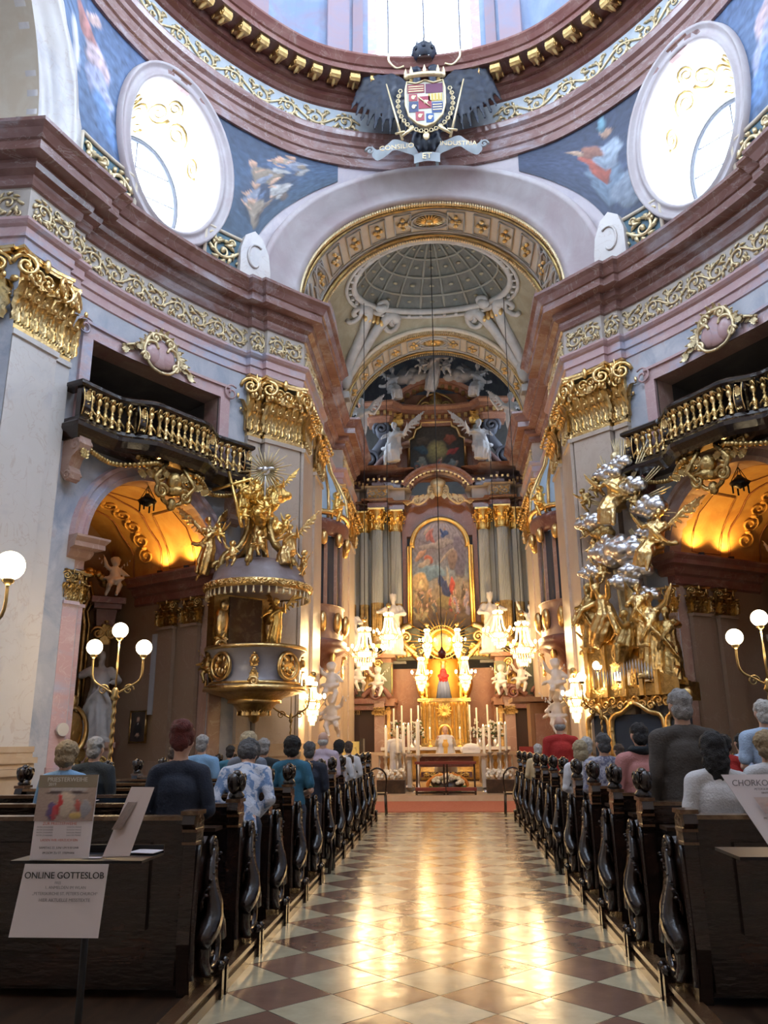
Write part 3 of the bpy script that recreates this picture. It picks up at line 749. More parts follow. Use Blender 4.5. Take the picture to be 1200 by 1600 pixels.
# back of the nave behind the camera
mb = MB(); bs = [s*.4 for s in range(int(RT/.4)+1)]
bp = [ringp(s)[0] for s in bs if ringp(s)[0].y < 3.7]
for a, b in zip(bp, bp[1:]):
    if (a-b).length < 1: mb.add([(a.x,a.y,0),(b.x,b.y,0),(b.x,b.y,17),(a.x,a.y,17)], [(0,1,2,3)])
struct('wall_back', mb, m_pilw)
# ---- drum with windows
DW = [0, RT*.125, RT*.25, RT*.375, RT*.5, RT*.625, RT*.75, RT*.875]
def drum_hole(s):
    for c in DW:
        d = (s-c+RT/2) % RT-RT/2
        if abs(d) <= 1.38: return (19.9, 24.5+math.sqrt(max(0, 1.38**2-d*d))*.7)
    return None
sd = sorted(set([i*RT/160 for i in range(161)]+[(c+e) % RT for c in DW for e in (-1.38,1.38,-.9,.9)]+[RT]))
mb = MB(); strip_wall(mb, sd, lambda s: ringp(s)[0], 19.5, 27, [drum_hole]); struct('wall_drum', mb, mat('drum_blue_marble', (.20,.27,.40), .5, blotch=[((.30,.36,.48),.45,.7,.8),((.26,.22,.28),.55,.7,.5)]))
for i, c in enumerate(DW):
    p, n = ringp(c, -.05); M = frame(p.x, p.y, n.x, n.y)
    mb = MB(); mb.box((0,.03,22.6), (.05,.05,5.6), M); 
    for x in (-1.05, 1.05): mb.box((x,.03,22.6), (.05,.05,5.6), M)
    w = struct('window_%d' % (10+i) if i else 'window_1', mb, m_slate)
    mb = MB(); mb.box((0,-.12,22.6), (2.9,.02,6.2), M); mb.build('pane', m_paneD if i else m_paneX, w)
    mb = MB()
    for x in (-1.52, 1.52): mb.box((x,.12,22.4), (.26,.22,5.9), M)
    mb.build('window_frame', m_pink, w)
mb = MB(); mb2 = MB()
for c in DW:
    for e in (-2.55, 2.55):
        p, n = ringp(c+e, .1); M = frame(p.x, p.y, n.x, n.y); mb.box((0,0,23), (.62,.24,7), M); mb.box((0,.02,19.85), (.8,.3,.5), M)
    for e in (-1.95, 1.95):
        p, n = ringp(c+e, .02); M = frame(p.x, p.y, n.x, n.y); mb2.box((0,0,23), (.3,.06,6), M)
m_dp = mat('mauve_drum_marble', (.30,.22,.25), .5, blotch=[((.22,.24,.33),.45,.7,.8)]); struct('trim_drum_pilaster', mb, m_dp); struct('trim_drum_panel', mb2, m_dp)
mb = MB()
def dm(a, j):
    p = ringp(a*RT)[0]; c = Vector((0,7.6)); q = c+(p-c)*math.cos(j*PI/2); return (q.x, q.y, 27+6.5*math.sin(j*PI/2))
mb.grid(dm, 48, 8, cu=True); struct('ceiling_dome', mb, m_cream2)
# ================================================================== CHANCEL AND APSE
Y1, Y2, Y3, Y4 = 20.5, 25.9, 27.6, 31.4
def sph(x, y): return ZS+math.sqrt(max(0, RC*RC+((Y2-Y1)/2)**2-x*x-(y-(Y1+Y2)/2)**2))
YM = (Y1+Y2)/2
def barrel(name, ya, yb, R, m, zs=ZS):
    mb = MB(); mb.grid(lambda a, j: (R*math.cos(PI*a), (surfy(R*math.cos(PI*a))-.1)*(1-j)+yb*j if ya is None else ya+(yb-ya)*j, zs+R*math.sin(PI*a)), 48, 3); return struct(name, mb, m)
barrel('ceiling_front_barrel', None, Y1, RC, m_cream)
barrel('ceiling_rear_barrel', Y2, Y3, RC-.1, m_cream)
def coffers(ya, yb, R, name, front):
    # raised rims, panels with rosettes, central sunburst
    Ya = lambda a: (surfy(R*math.cos(a)) if front else ya)
    rims = [MB(), MB()]; lea = MB(); pan = MB(); ros = MB(); rosl = [ros]
    for j, yy in ((0, .03), (1, .97)):
        for k in range(150):
            a = PI*(k+.5)/150; y = Ya(a)*(1-yy)+yb*yy; c = (( R-.05)*math.cos(a), y, ZS+(R-.05)*math.sin(a))
            rims[j].box(c, (.045,.10,.09), rz=0)
    def P(a, yy, r=.03): y = Ya(a)*(1-yy)+yb*yy; return Vector(((R-r)*math.cos(a), y, ZS+(R-r)*math.sin(a)))
    for yy in (.12,.88): lea.tube([P(PI*(.04+.92*k/60), yy, .05) for k in range(61)], .045, 5, wav=(5,.3))
    for yy in (.2,.8): pan.tube([P(PI*(.04+.92*k/60), yy, .02) for k in range(61)], .03, 4)
    for k in list(range(2, 13)):
        a = PI*k/14
        if k == 7: 
            for rr in (.5,.62): pan.tube([P(a+rr/R*math.cos(t), .5+rr/abs(yb-Ya(a))*.62*math.sin(t)) for t in [i*2*PI/24 for i in range(24)]], .035, 4, closed=True)
            for i in range(20):
                t = 2*PI*i/20; ros.tube([P(a, .5, .06), P(a+.38/R*math.cos(t), .5+.38/abs(yb-Ya(a))*math.sin(t)*.75, .03)], [.05,.02], 4)
            ros.ell(P(a,.5,.08), (.13,.13,.08), nu=8, nv=5); continue
        w = .24/R; h = .24
        q = [P(a-w,.5-h), P(a+w,.5-h), P(a+w,.5+h), P(a-w,.5+h)]; pan.tube(q, .028, 4, closed=True)
        ros = MB(); rosl.append(ros)
        for i in range(4): ros.ell(P(a+.1/R*math.cos(i*PI/2), .5+.11*math.sin(i*PI/2), .05), (.075,.075,.05), nu=6, nv=4)
        ros.ell(P(a,.5,.07), (.05,.05,.05), nu=6, nv=4)
    t = thing('arch_coffering', 'cream coffered underside of the %s arch with gilded rosettes and a sunburst' % name, 'ornament', (0, (Ya(PI/2)+yb)/2, ZS))
    rims[0].build('dentil_rim', m_golds, t); rims[1].build('dentil_rim', m_golds, t); lea.build('leaf_band', m_golda, t); pan.build('coffer_moulding', m_stucco, t); [q.build('rosette', m_gold, t) for q in rosl if q.v]
    if front: # painted cartouches low on both sides
        mb = MB()
        for s in (-1,1):
            for k in range(9):
                a = .1+.05*k if s > 0 else PI-.1-.05*k
                mb.tube([P(a+.05*math.sin(t*1.3), .5+.3*math.cos(t+k), .04) for t in [i*.5 for i in range(9)]], .035, 5)
        mb.build('cartouche_relief', m_stucco, t)
coffers(None, Y1, RC, 'near chancel', True); coffers(Y2, Y3, RC-.1, 'far chancel', False)
# sail vault between them with its painted coffered dome
DRX, DRY = 2.55, 2.1
def sailp(a, t):
    c, s_ = math.cos(a), math.sin(a); k = min(RC/max(1e-6, abs(c)), (Y2-Y1)/2/max(1e-6, abs(s_)))
    x = DRX*c*(1-t)+k*c*t; y = YM+DRY*s_*(1-t)+k*s_*t; return (x, y, sph(x, y))
mb = MB(); mb.grid(lambda u, v: sailp(2*PI*u, v), 96, 6, cu=True); struct('ceiling_sail_vault', mb, m_olive)
def dome(a, r, lift=.04):  # polar point on the painted dome
    x = DRX*r*math.cos(a); y = YM+DRY*r*math.sin(a); return Vector((x, y, sph(x, y)-lift+(1.15*(1-r*r) if r < 1 else 0)))
mb = MB(); mb.grid(lambda u, v: dome(2*PI*u, .02+.98*v, .03), 48, 8, cu=True); struct('ceiling_painted_dome', mb, m_coffer)
mb = MB(); ro = MB()
NC = 18
for r in (.2,.46,.68,.86): mb.tube([dome(2*PI*i/48, r, .05) for i in range(48)], .05, 4, closed=True)
for k in range(NC): mb.tube([dome(2*PI*k/NC, r, .05) for r in (.2,.35,.5,.65,.8,.98)], .05, 4)
for r, q in ((.34,.06),(.57,.09),(.77,.1),(.92,.08)):
    for k in range(NC): ro.ell(dome(2*PI*(k+.5)/NC, r, .05), (q,q,.03), nu=8, nv=4)
t = thing('painted_dome', 'grey coffered painted dome inside the chancel vault', 'dome', (0, YM, 16)); mb.build('coffer_rib', m_crib, t); ro.build('rosette', m_olive, t)
mb = MB(); mb.tube([dome(2*PI*i/56, 1.0, .06) for i in range(56)], .11, 6, closed=True); mb.tube([dome(2*PI*i/56, 1.09, .06) for i in range(56)], .06, 6, closed=True)
for i in range(40): mb.box(dome(2*PI*i/40, 1.045, .1), (.1,.1,.1))
mb.build('rim', m_stucco, t)
mb = MB(); mb.ell(dome(0,0,.05), (.38,.3,.08), nu=14); mb.build('roundel', m_stucco, t)
# corner brackets with gilded shells
for s in (-1,1):
    for e in (1,):
        cx, cy = s*2.75, YM+1.75
        t = thing('vault_bracket', 'scrolled stucco bracket with gilded shell at the far %s corner of the chancel vault' % ('left' if s < 0 else 'right'), 'bracket', (cx, cy, sph(cx, cy)))
        mb = MB(); V = lambda x, y, l=.08: Vector((s*x, YM+y, sph(s*x, YM+y)-l))
        mb.tube(catmull([V(3.28,2.5),V(2.9,2.3),V(2.45,1.9),V(2.2,1.3),V(2.5,1.0)], 4), .19, 7)
        mb.tube(catmull([V(3.28,2.5),V(2.8,2.55),V(2.1,2.2),V(1.5,1.9),V(1.25,2.15)], 4), .19, 7)
        for c in ((2.6,1.05),(1.4,2.15),(1.75,1.35)): mb.tube([V(c[0]+.3*(1-k/14)*math.cos(k*.6), c[1]+.3*(1-k/14)*math.sin(k*.6), .12) for k in range(14)], .09, 6)
        mb.ell(V(3.1,2.45,.25), (.25,.22,.5)); mb.box(V(3.2,2.5,.75), (.45,.4,.25)); mb.ell(V(1.75,1.35,.22), (.22,.18,.16))
        mb.build('scroll', m_stucco, t)
        mb = MB()
        for k in range(5): mb.ell(V(2.05+.13*(k-2), 1.65-.13*(k-2), .13), (.09,.09,.22), nu=6, nv=5)
        for k in range(5): mb.ell(V(2.5+.14*k, 2.02+.1*k, .12), (.11,.07,.07), nu=6, nv=5)
        mb.build('shell', m_gold, t)
# side walls of the chancel with lunette windows
def chancel_side(mir):
    s = 'right' if mir else 'left'
    mb = MB(); q = [(-3.25,18.1),(-3.25,21.2),(-3.6,21.22),(-3.6,25.78),(-3.25,25.8),(-3.25,29.3),(-3.9,29.35),(-3.9,31.4)]
    for a, b in zip(q, q[1:]): mb.add([(a[0],a[1],0),(b[0],b[1],0),(b[0],b[1],ZE+.1),(a[0],a[1],ZE+.1)], [(0,1,2,3)])
    struct('wall_chancel_'+s, mb, m_pilw, mir)
    mb = MB(); ys = [Y1+(Y2-Y1)*i/24 for i in range(25)]
    h = lambda y: (12.9, 12.9+max(.1, .45+ .0)+.9*math.sqrt(max(0, 1-((y-YM)/1.15)**2))) if abs(y-YM) < 1.15 else None
    strip_wall(mb, ys, lambda y: (-RC, y), ZE, 15.3, [h]); 
    mb.add([(-3.4,Y1,ZE),(-3.4,Y3+.1,ZE),(-4.2,Y3+.1,ZE),(-4.2,Y1,ZE)], [(0,1,2,3)])
    struct('wall_lunette_'+s, mb, m_fgrey, mir)
    mb = MB(); mb.tube([(-RC+.05, YM+2.6*math.cos(PI*i/24), ZS+.1+2.6*math.sin(PI*i/24)) for i in range(25)], .14, 6); struct('trim_lunette_arch_'+s, mb, m_pink, mir)
    mb = MB(); mb.box((-3.8, YM, 13.7), (.03, 2.5, 2.2)); w = struct('window_%d' % (5+mir), mb, m_paneX, mir)
    mb = MB(); 
    for k in (-.6,0,.6): mb.box((-3.7, YM+k, 13.7), (.04,.05,2))
    mb.build('glazing_bar', m_slate, w, mir=mir)
    mb = MB()
    for yy in (Y1+.45, Y2-.45):
        mb.tube([(-RC+.02, yy+.25*math.cos(t), 14.1+.5*math.sin(t)) for t in [i*PI/8 for i in range(16)]], .04, 5, closed=True)
        mb.tube([(-RC+.02, yy+.2*math.sin(t*2), 12.6+.16*t) for t in [i*.3 for i in range(20)]], .035, 5)
    struct('trim_lunette_stucco_'+s, mb, m_crib, mir)
    # apse shell
both(chancel_side)
mb = MB()
ap = [(-3.9,31.4)]+[(-3.9*math.cos(PI*i/20), 31.4+2.2*math.sin(PI*i/20)) for i in range(1,20)]+[(3.9,31.4)]
for a, b in zip(ap, ap[1:]): mb.add([(a[0],a[1],0),(b[0],b[1],0),(b[0],b[1],15.2),(a[0],a[1],15.2)], [(0,1,2,3)], True)
for s in (-1,1): mb.add([(s*3.9,27.7,11.8),(s*3.9,31.4,11.8),(s*3.9,31.4,15.2),(s*3.9,27.7,15.2)], [(0,1,2,3)])
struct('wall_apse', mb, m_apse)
for i, s in enumerate((-1,1)):
    mb = MB(); mb.box((s*3.86,29.9,13.4),(.04,1.8,1.6)); w = mb.build('window_%d' % (7+i), m_paneA, None, kind='structure'); m2 = MB(); m2.box((s*3.83,29.9,13.4),(.05,.05,1.6)); m2.box((s*3.83,29.9,13.4),(.05,1.8,.05)); m2.build('glazing_bar', m_slate, w)
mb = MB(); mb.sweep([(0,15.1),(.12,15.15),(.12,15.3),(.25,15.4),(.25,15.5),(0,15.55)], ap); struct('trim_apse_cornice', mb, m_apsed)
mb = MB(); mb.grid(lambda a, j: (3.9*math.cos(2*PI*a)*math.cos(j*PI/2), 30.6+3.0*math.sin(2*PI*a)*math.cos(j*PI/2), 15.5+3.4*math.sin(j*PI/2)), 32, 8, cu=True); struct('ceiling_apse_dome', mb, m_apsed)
mb = MB(); xs = [-4.4+8.8*i/60 for i in range(61)]
strip_wall(mb, xs, lambda x: (x, Y3), ZE-.3, 19.0, [lambda x: (ZE-.4, ZS+math.sqrt(max(0,(RC-.1)**2-x*x))) if abs(x) < RC-.1 else None])
struct('wall_rear_arch', mb, m_olive)
mb = MB(); pr = [(0,-.02),(0,.1),(.1,.12),(.14,.05),(.3,.05),(.34,.0)]
def f(a, j):
    r, q = pr[int(round(j*(len(pr)-1)))]; R = RC-.1; return ((R+r)*math.cos(PI*a), Y2-q, ZS+(R+r)*math.sin(PI*a))
mb.grid(f, 48, len(pr)-1); struct('trim_rear_archivolt', mb, m_cream)
# sanctuary floor, step, carpet
mb = MB(); mb.box((0,27.9,.075), (6.5,9.8,.15)); struct('trim_sanctuary_step', mb, m_step)
mb = MB(); mb.box((0,28.5,.2), (6.5,7.0,.12)); struct('trim_altar_platform', mb, m_step)
mb = MB(); mb.box((0,21.2,.008), (5.6,3.3,.016)); o = mb.build('carpet', m_carpet); tag(o, 'long red carpet strip lying before the sanctuary step', 'carpet')

# ================================================================== ORNAMENT BUILDERS
def V3_(*a): return Vector(a)
def leaf(mb, M, h, w, curl=.35, n=5):
    """acanthus leaf standing from local origin, up z, curling toward +y"""
    def f(u, v):
        z = h*v*(1-.12*v*v); y = .05*h+curl*h*(v**3)*.9 + .045*h*math.cos(u*PI*6)*(1-.4*v) - .10*h*abs(u-.5)*v; 
        if v > .85: z -= h*(v-.85)*.9
        wd = w*(.75+.35*math.sin(PI*min(1, v*1.05)))*(1-.55*v*v)*(1+.20*math.sin(v*26))
        return M @ Vector(((u-.5)*wd, y-.10*h*abs(u-.5)*2*0, z))
    mb.grid(f, 6, 11)
    mb.ell(M @ V3_(0,.05*h+curl*h*.85,h*.84), (w*.22,w*.16,h*.07), nu=6, nv=4)
def volute(mb, M, R, turns=2.2, r=.03, sgn=1):
    mb.tube([M @ Vector((sgn*R*(1-t/(turns*2*PI))*math.cos(t), 0, R*(1-t/(turns*2*PI))*math.sin(t))) for t in [k*turns*2*PI/22*.93 for k in range(23)]], [r*(1.2-.02*k) for k in range(23)], 6)
    mb.ell(M @ Vector((0,0,0)), (r*1.2,)*3, nu=6, nv=5)
def capital_mb(w, h, d, leaves=4, side=True):
    """pilaster capital, local x centre, bottom z=0, back plane y=0, front y=d"""
    mb = MB()
    mb.box((0,d/2-.02,.03*h), (w*1.04,d*1.1,.06*h))
    mb.grid(lambda u, v: ((u-.5)*w*(.92+.1*v*v), d*.8+.10*d*v*v, .06*h+.80*h*v), 2, 4)
    for s in (-1,1): mb.grid(lambda u, v: (s*w*.46*(1+.1*v*v), d*.8*u, .06*h+.8*h*v), 2, 4)
    for row, (z, hh, n_, off) in enumerate(((.06,.42,leaves,0),(.10,.60,leaves-1,.5))):
        for i in range(n_ if row == 0 else n_+2):
            x = (i+.5)*w/leaves-w/2 if row == 0 else (i)*w/leaves-w/2
            leaf(mb, TR(x, d*.75, z*h) , hh*h, w/leaves*1.15, .34)
    for s in (-1,1):
        for k in range(2 if side else 0): leaf(mb, TR(s*w*.44, d*.5, (.06+.03*k)*h) @ RZ(-s*PI/2), (.42+.2*k)*h, w/leaves, .3)
        volute(mb, TR(s*w*.44, d*1.22, .80*h) @ RZ(s*-.55), .15*h, 2.0, .024*h*1.1, s)
        volute(mb, TR(s*w*.12, d*1.05, .78*h), .085*h, 1.5, .018*h, -s)
        mb.tube([Vector((s*w*.2, d*1.0, .55*h)), Vector((s*w*.3, d*1.1, .72*h)), Vector((s*w*.42, d*1.25, .93*h))], .022*h, 5)
    # abacus with concave front
    for z0, z1, e in ((.92,.96,1.0),(.96,1.0,1.06)):
        n_ = 8; pts = [((i/n_-.5)*w*1.16*e, d*(1.02+.42*e*(2*(i/n_)-1)**2)*e) for i in range(n_+1)]
        vs = [(x,y,z*h) for z in (z0,z1) for x,y in pts+[(w*.58*e,-.02),(-w*.58*e,-.02)]]; m = n_+3
        mb.add(vs, [tuple(range(m))[::-1], tuple(range(m,2*m))]+[(i,(i+1)%m,(i+1)%m+m,i+m) for i in range(m)])
    mb.ell((0,d*1.25,.95*h), (.07*w,.06*w,.09*h), nu=8)
    for k in range(5): mb.ell((.05*w*math.cos(k*1.26), d*1.3, (.95+.04*math.sin(k*1.26))*h), (.03*w,.02*w,.03*w), nu=5, nv=4)
    # garland between volutes
    mb.tube([Vector((w*.3*math.cos(PI*k/8), d*1.15, (.72-.12*math.sin(PI*k/8))*h)) for k in range(9)], .03*h, 5, wav=(4,.25))
    return mb
CAPS = {}
def capital(name, M, w, h, d, m, parent, mir, leaves=4):
    mb = capital_mb(w, h, d, leaves); mb.xf(M); return mb.build(name, m, parent, mir=mir)
def pilaster(mir, M, w, d, z0, z1, zc, label, shaft, base=True, group=None, capm=None, leaves=4):
    """M frame with y out of the wall. shaft z0..z1, capital z1..zc"""
    loc = M @ Vector((0,0,z0)); loc.x *= -1 if mir else 1
    t = thing('pilaster', label, 'pilaster', loc, group=group)
    mb = MB(); mb.box((0,d/2,(z0+z1)/2), (w,d,z1-z0), M); mb.box((0,d/2+.01,z1-.06), (w*1.05,d+.06,.10), M); mb.build('shaft', shaft, t, mir=mir)
    if zc: capital('capital', M @ TR(0,0,z1), w, zc-z1, d, capm or m_gold, t, mir, leaves)
    if base:
        mb = MB(); mb.box((0,d/2,.55), (w*1.18,d+.22,1.1), M); mb.box((0,d/2,1.15), (w*1.24,d+.3,.1), M); mb.box((0,d/2,.12), (w*1.26,d+.32,.24), M)
        for z, e in ((1.25,.12),(1.33,.17),(1.42,.08),(1.5,.1)): mb.box((0,d/2,z), (w+e*1.6,d+e,.09), M)
        mb.build('base', m_step, t, mir=mir)
    return t
def big_pilasters(mir):
    s = 'right' if mir else 'left'
    # near end of the diagonal wall, far end of it, chancel reveal
    def MP(u, d): p, n = A(u, d); return frame(p.x, p.y, -n.x, -n.y)
    for (u, d, w, dd, lab) in ((.069,.24,1.0,.24,'wide pale marble pilaster with gilded capital between the %s chapel and the side arch'),
                               (.166,.24,.36,.12,'narrow half pilaster between the wide pale pilaster and the %s balcony'),
                               (.931,.24,1.0,.24,'wide beige pilaster with gilded capital at the %s corner of the chancel arch'),
                               (.834,.24,.36,.12,'narrow half pilaster beside the chancel corner pilaster on the %s')):
        pilaster(mir, MP(u, d), w, dd, 1.5, 8.45, 10.0, lab % s, m_pil if u < .5 else m_pilw, leaves=5 if w > .5 else 2)
    for (y0, y1, lab) in ((18.15,18.95,'slim pilaster just inside the chancel arch on the %s'),(19.9,21.1,'inner pilaster facing the chancel before the %s oratory'),
                          (25.9,27.0,'far chancel pilaster past the %s oratory'),(27.6,29.2,'last chancel pilaster beside the high altar on the %s')):
        pilaster(mir, frame(-3.35,(y0+y1)/2,1,0), y1-y0, .16, 1.5, 8.45, 10.0, lab % s, m_pilw, leaves=4, capm=m_gold)
    # reveal of the side arch
    pilaster(mir, frame(-8.2,11.85,0,-1), 1.6, .12, 1.5, 8.45, 10.0, 'grey pilaster on the inner face of the %s side arch' % s, m_wall, leaves=4)
both(big_pilasters)
# ================================================================== FIGURES
def V3(*a): return Vector(a)
def hand(mb, w, d, side, s=1.0, curl=.6, n=5):
    """w wrist, d direction of the forearm, side = thumb side vector"""
    d = Vector(d).normalized(); t = Vector(side); t = (t-d*t.dot(d)).normalized(); nrm = d.cross(t)
    pc = w+d*.045*s; rot = Matrix((t, d, nrm)).transposed()
    mb.ell(pc, (.038*s, .052*s, .018*s), rot=rot, nu=8, nv=6)
    for i, L in enumerate((.068, .078, .072, .056)):
        b = w+d*.085*s+t*(.027-.018*i)*s; k1 = b+(d*math.cos(curl*.5)+nrm*math.sin(curl*.5))*L*.5*s; k2 = k1+(d*math.cos(curl*1.4)+nrm*math.sin(curl*1.4))*L*.5*s
        mb.limb([b-d*.02*s, b, k1, k2], [.009*s,.0095*s,.0085*s,.0072*s], n)
    b = w+d*.03*s+t*.03*s; k1 = b+(d*.6+t*.8)*.032*s; k2 = k1+(d*.9+t*.2+nrm*.3)*.03*s
    mb.limb([b-t*.015*s, b, k1, k2], [.012*s,.012*s,.010*s,.008*s], n)
def head(mb, c, s=1.0, tilt=0.0, yaw=0.0, neck=None):
    M = TR(*c) @ RZ(yaw) @ RX(-tilt) @ SCL(s)
    mb.ell((0,0,.012), (.076,.095,.112), M, 16, 12); mb.ell((0,-.01,.03), (.078,.093,.085), M, 14, 10)
    mb.ell((0,.045,-.055), (.05,.045,.05), M, 10, 8); mb.ell((0,.075,-.085), (.022,.018,.018), M, 8, 6)     # jaw, chin
    mb.ell((0,.088,.028), (.055,.014,.012), M, 10, 6)                                                       # brow
    mb.limb([M @ V3(0,.092,.018), M @ V3(0,.108,-.012), M @ V3(0,.112,-.022)], [.008*s,.011*s,.012*s], 6)    # nose
    mb.ell((0,.092,-.05), (.026,.010,.006), M, 8, 5); mb.ell((0,.090,-.06), (.022,.010,.006), M, 8, 5)        # lips
    for q in (-1,1):
        mb.ell((q*.038,.072,-.012), (.022,.022,.02), M, 8, 6); mb.ell((q*.030,.083,.012), (.013,.010,.008), M, 8, 5)   # cheek, eyelid
        mb.ell((q*.078,-.005,-.002), (.010,.020,.030), M, 8, 6)                                               # ear
    return M
def body(arms, legs=None, fem=False, htilt=0.0, fingers=True, lean=0.0):
    """arms: [(elbow, wrist, thumbside)] left/right as offsets"""
    mb = MB(); sh = .175 if fem else .195; hp = .10
    L = Matrix.Rotation(-lean, 4, 'X')
    def U(p): q = L @ (Vector(p)-V3(0,0,.95)); return q+V3(0,0,.95)
    mb.limb([U((0,0,.93)), U((0,0,1.08)), U((0,-.01,1.25)), U((0,-.015,1.38))], [.13,.112,.125 if not fem else .115,.10], 14, flat=.74)
    for s in (-1,1): mb.ell(U((s*.07,0,.92)), (.10,.115,.11), nu=10)
    mb.limb([U((-sh*.85,-.01,1.405)), U((0,-.01,1.44)), U((sh*.85,-.01,1.405))], [.062,.07,.062], 10)
    hc = U((0,.015+.03*htilt,1.632-.02*htilt)); mb.limb([U((0,-.015,1.42)), U((0,-.004,1.49)), hc+V3(0,-.02,-.07)], [.07,.060,.058], 10)
    M = head(mb, hc, 1.06, htilt+lean)
    for s, (e, w, th) in zip((-1,1), arms):
        S = U((s*sh,-.01,1.40)); e, w = U(e), U(w)
        mb.limb([S, (S+e)/2, e, (e+w)/2, w], [.054,.047,.040,.037,.026], 10)
        hand(mb, w, w-e, th) if fingers else mb.ell(w+(w-e).normalized()*.05, (.035,.035,.05))
    for s in (-1,1):
        h, k, a = legs[(s+1)//2] if legs else (V3(s*hp,0,.90), V3(s*hp,.01,.49), V3(s*hp,-.015,.08))
        mb.limb([h, (h+k)/2, k, (k+a)/2+V3(0,-.012,0), a], [.088,.078,.056,.052,.036], 10)
        mb.limb([a+V3(0,-.03,-.035), a+V3(0,.06,-.045), a+V3(0,.15,-.055)], [.036,.036,.028], 8)
    return mb, hc, U
ARM_CL = [((-.255,-.03,1.12), (-.075,.20,1.04), (0,0,1)), ((.255,-.03,1.12), (.075,.20,1.04), (0,0,1))]
ARM_DN = [((-.245,-.03,1.12), (-.25,.06,.88), (1,.6,0)), ((.245,-.03,1.12), (.25,.06,.88), (-1,.6,0))]
def shirt(arms, fem=False, lean=0.0, short=False, long=.86, fat=1.0):
    mb = MB(); sh = .175 if fem else .195; L = Matrix.Rotation(-lean, 4, 'X')
    def U(p): q = L @ (Vector(p)-V3(0,0,.95)); return q+V3(0,0,.95)
    mb.limb([U((0,0,long)), U((0,0,1.0)), U((0,-.005,1.12)), U((0,-.01,1.26)), U((0,-.015,1.375))], [.172*fat,.172*fat,.158*fat,.165*fat,.125], 16, flat=.80)
    mb.limb([U((-sh*.92,-.01,1.40)), U((0,-.012,1.432)), U((sh*.92,-.01,1.40))], [.078,.085,.078], 12)
    for s, (e, w, th) in zip((-1,1), arms):
        S = U((s*sh,-.01,1.395)); e, w = U(e), U(w); end = S+(e-S)*.75 if short else w-(w-e)*.08
        mb.limb([S, (S+e)/2, end] if short else [S, (S+e)/2, e, end], [.075,.066,.066] if short else [.075,.066,.056,.046], 10)
    mb.tube([U((.062*math.cos(t), -.01+.062*math.sin(t), 1.475+.012*math.sin(t))) for t in [i*PI/6 for i in range(12)]], .016, 6, closed=True)
    return mb
def pants(): 
    mb = MB(); mb.limb([(0,0,.88),(0,0,.98)], [.165,.155], 14, flat=.8)
    for s in (-1,1): mb.limb([(s*.095,0,.9),(s*.10,.005,.5),(s*.10,-.02,.13)], [.105,.085,.075], 10)
    return mb
def skirt():
    mb = MB(); mb.tube([(0,0,1.0),(0,0,.85),(0,0,.6),(0,0,.45)], [.14,.175,.20,.215], 20, flat=.8, wav=(8,.03)); return mb
def hair_mb(kind):
    mb = MB()
    if kind == 'short': mb.ell((0,-.014,.045), (.086,.10,.090), nu=16, nv=10); mb.ell((0,-.05,-.03), (.078,.060,.075), nu=12, nv=8)
    elif kind == 'bob': mb.ell((0,-.02,.04), (.10,.112,.105), nu=16, nv=10); mb.ell((0,-.042,-.055), (.105,.085,.10), nu=14, nv=10)
    elif kind == 'fluffy': mb.ell((0,-.02,.045), (.108,.118,.105), nu=16, nv=10); mb.ell((0,-.055,-.03), (.095,.075,.08), nu=14, nv=10)
    elif kind == 'updo': mb.ell((0,-.015,.045), (.095,.105,.10), nu=16, nv=10); mb.ell((0,-.05,.10), (.085,.085,.07), nu=14, nv=10); mb.ell((0,-.06,0), (.08,.06,.07), nu=12)
    elif kind == 'long': mb.ell((0,-.02,.04), (.095,.112,.10), nu=16, nv=10); mb.limb([(0,-.05,0),(0,-.06,-.10),(0,-.05,-.17)], [.10,.10,.085], 14, flat=.75)
    elif kind == 'bald': 
        mb.ell((0,-.035,-.03), (.083,.070,.062), nu=14, nv=8)
    return mb
HAIR = {}
def hair_mesh(kind):
    if kind not in HAIR: h_ = hair_mb(kind); h_.xf(SCL(1.07)); HAIR[kind] = remesh(h_, 'hair', .010, m_skin, disp=(.012 if kind != 'bald' else .004, 28 if kind != 'fluffy' else 40))
    return HAIR[kind]
PT = {}
def ptmesh(kind):
    if kind in PT: return PT[kind]
    if kind.startswith('body'):
        arms = ARM_DN if 'dn' in kind else ARM_CL; lean = .55 if 'bow' in kind else 0
        mb, hc, U = body(arms, fem='fem' in kind, htilt=.35 if 'nod' in kind else .08 if not lean else .5, lean=lean); me = remesh(mb, 'body', .012, m_skin); PT[kind] = (me, hc)
    elif kind.startswith('shirt'):
        arms = ARM_DN if 'dn' in kind else ARM_CL
        me = remesh(shirt(arms, fem='fem' in kind, lean=.55 if 'bow' in kind else 0, short='short' in kind, fat=1.12 if 'fat' in kind else 1.0), 'shirt', .015, m_skin, disp=(.010, 9)); PT[kind] = me
    elif kind == 'pants': PT[kind] = remesh(pants(), 'trousers', .02, m_skin, disp=(.01, 8))
    elif kind == 'skirt': PT[kind] = remesh(skirt(), 'skirt', .02, m_skin)
    return PT[kind]
def cloth(name, c, blot=None, rough=.85):
    return mat(name, c, rough, blotch=blot, bump=.25, bscale=60)
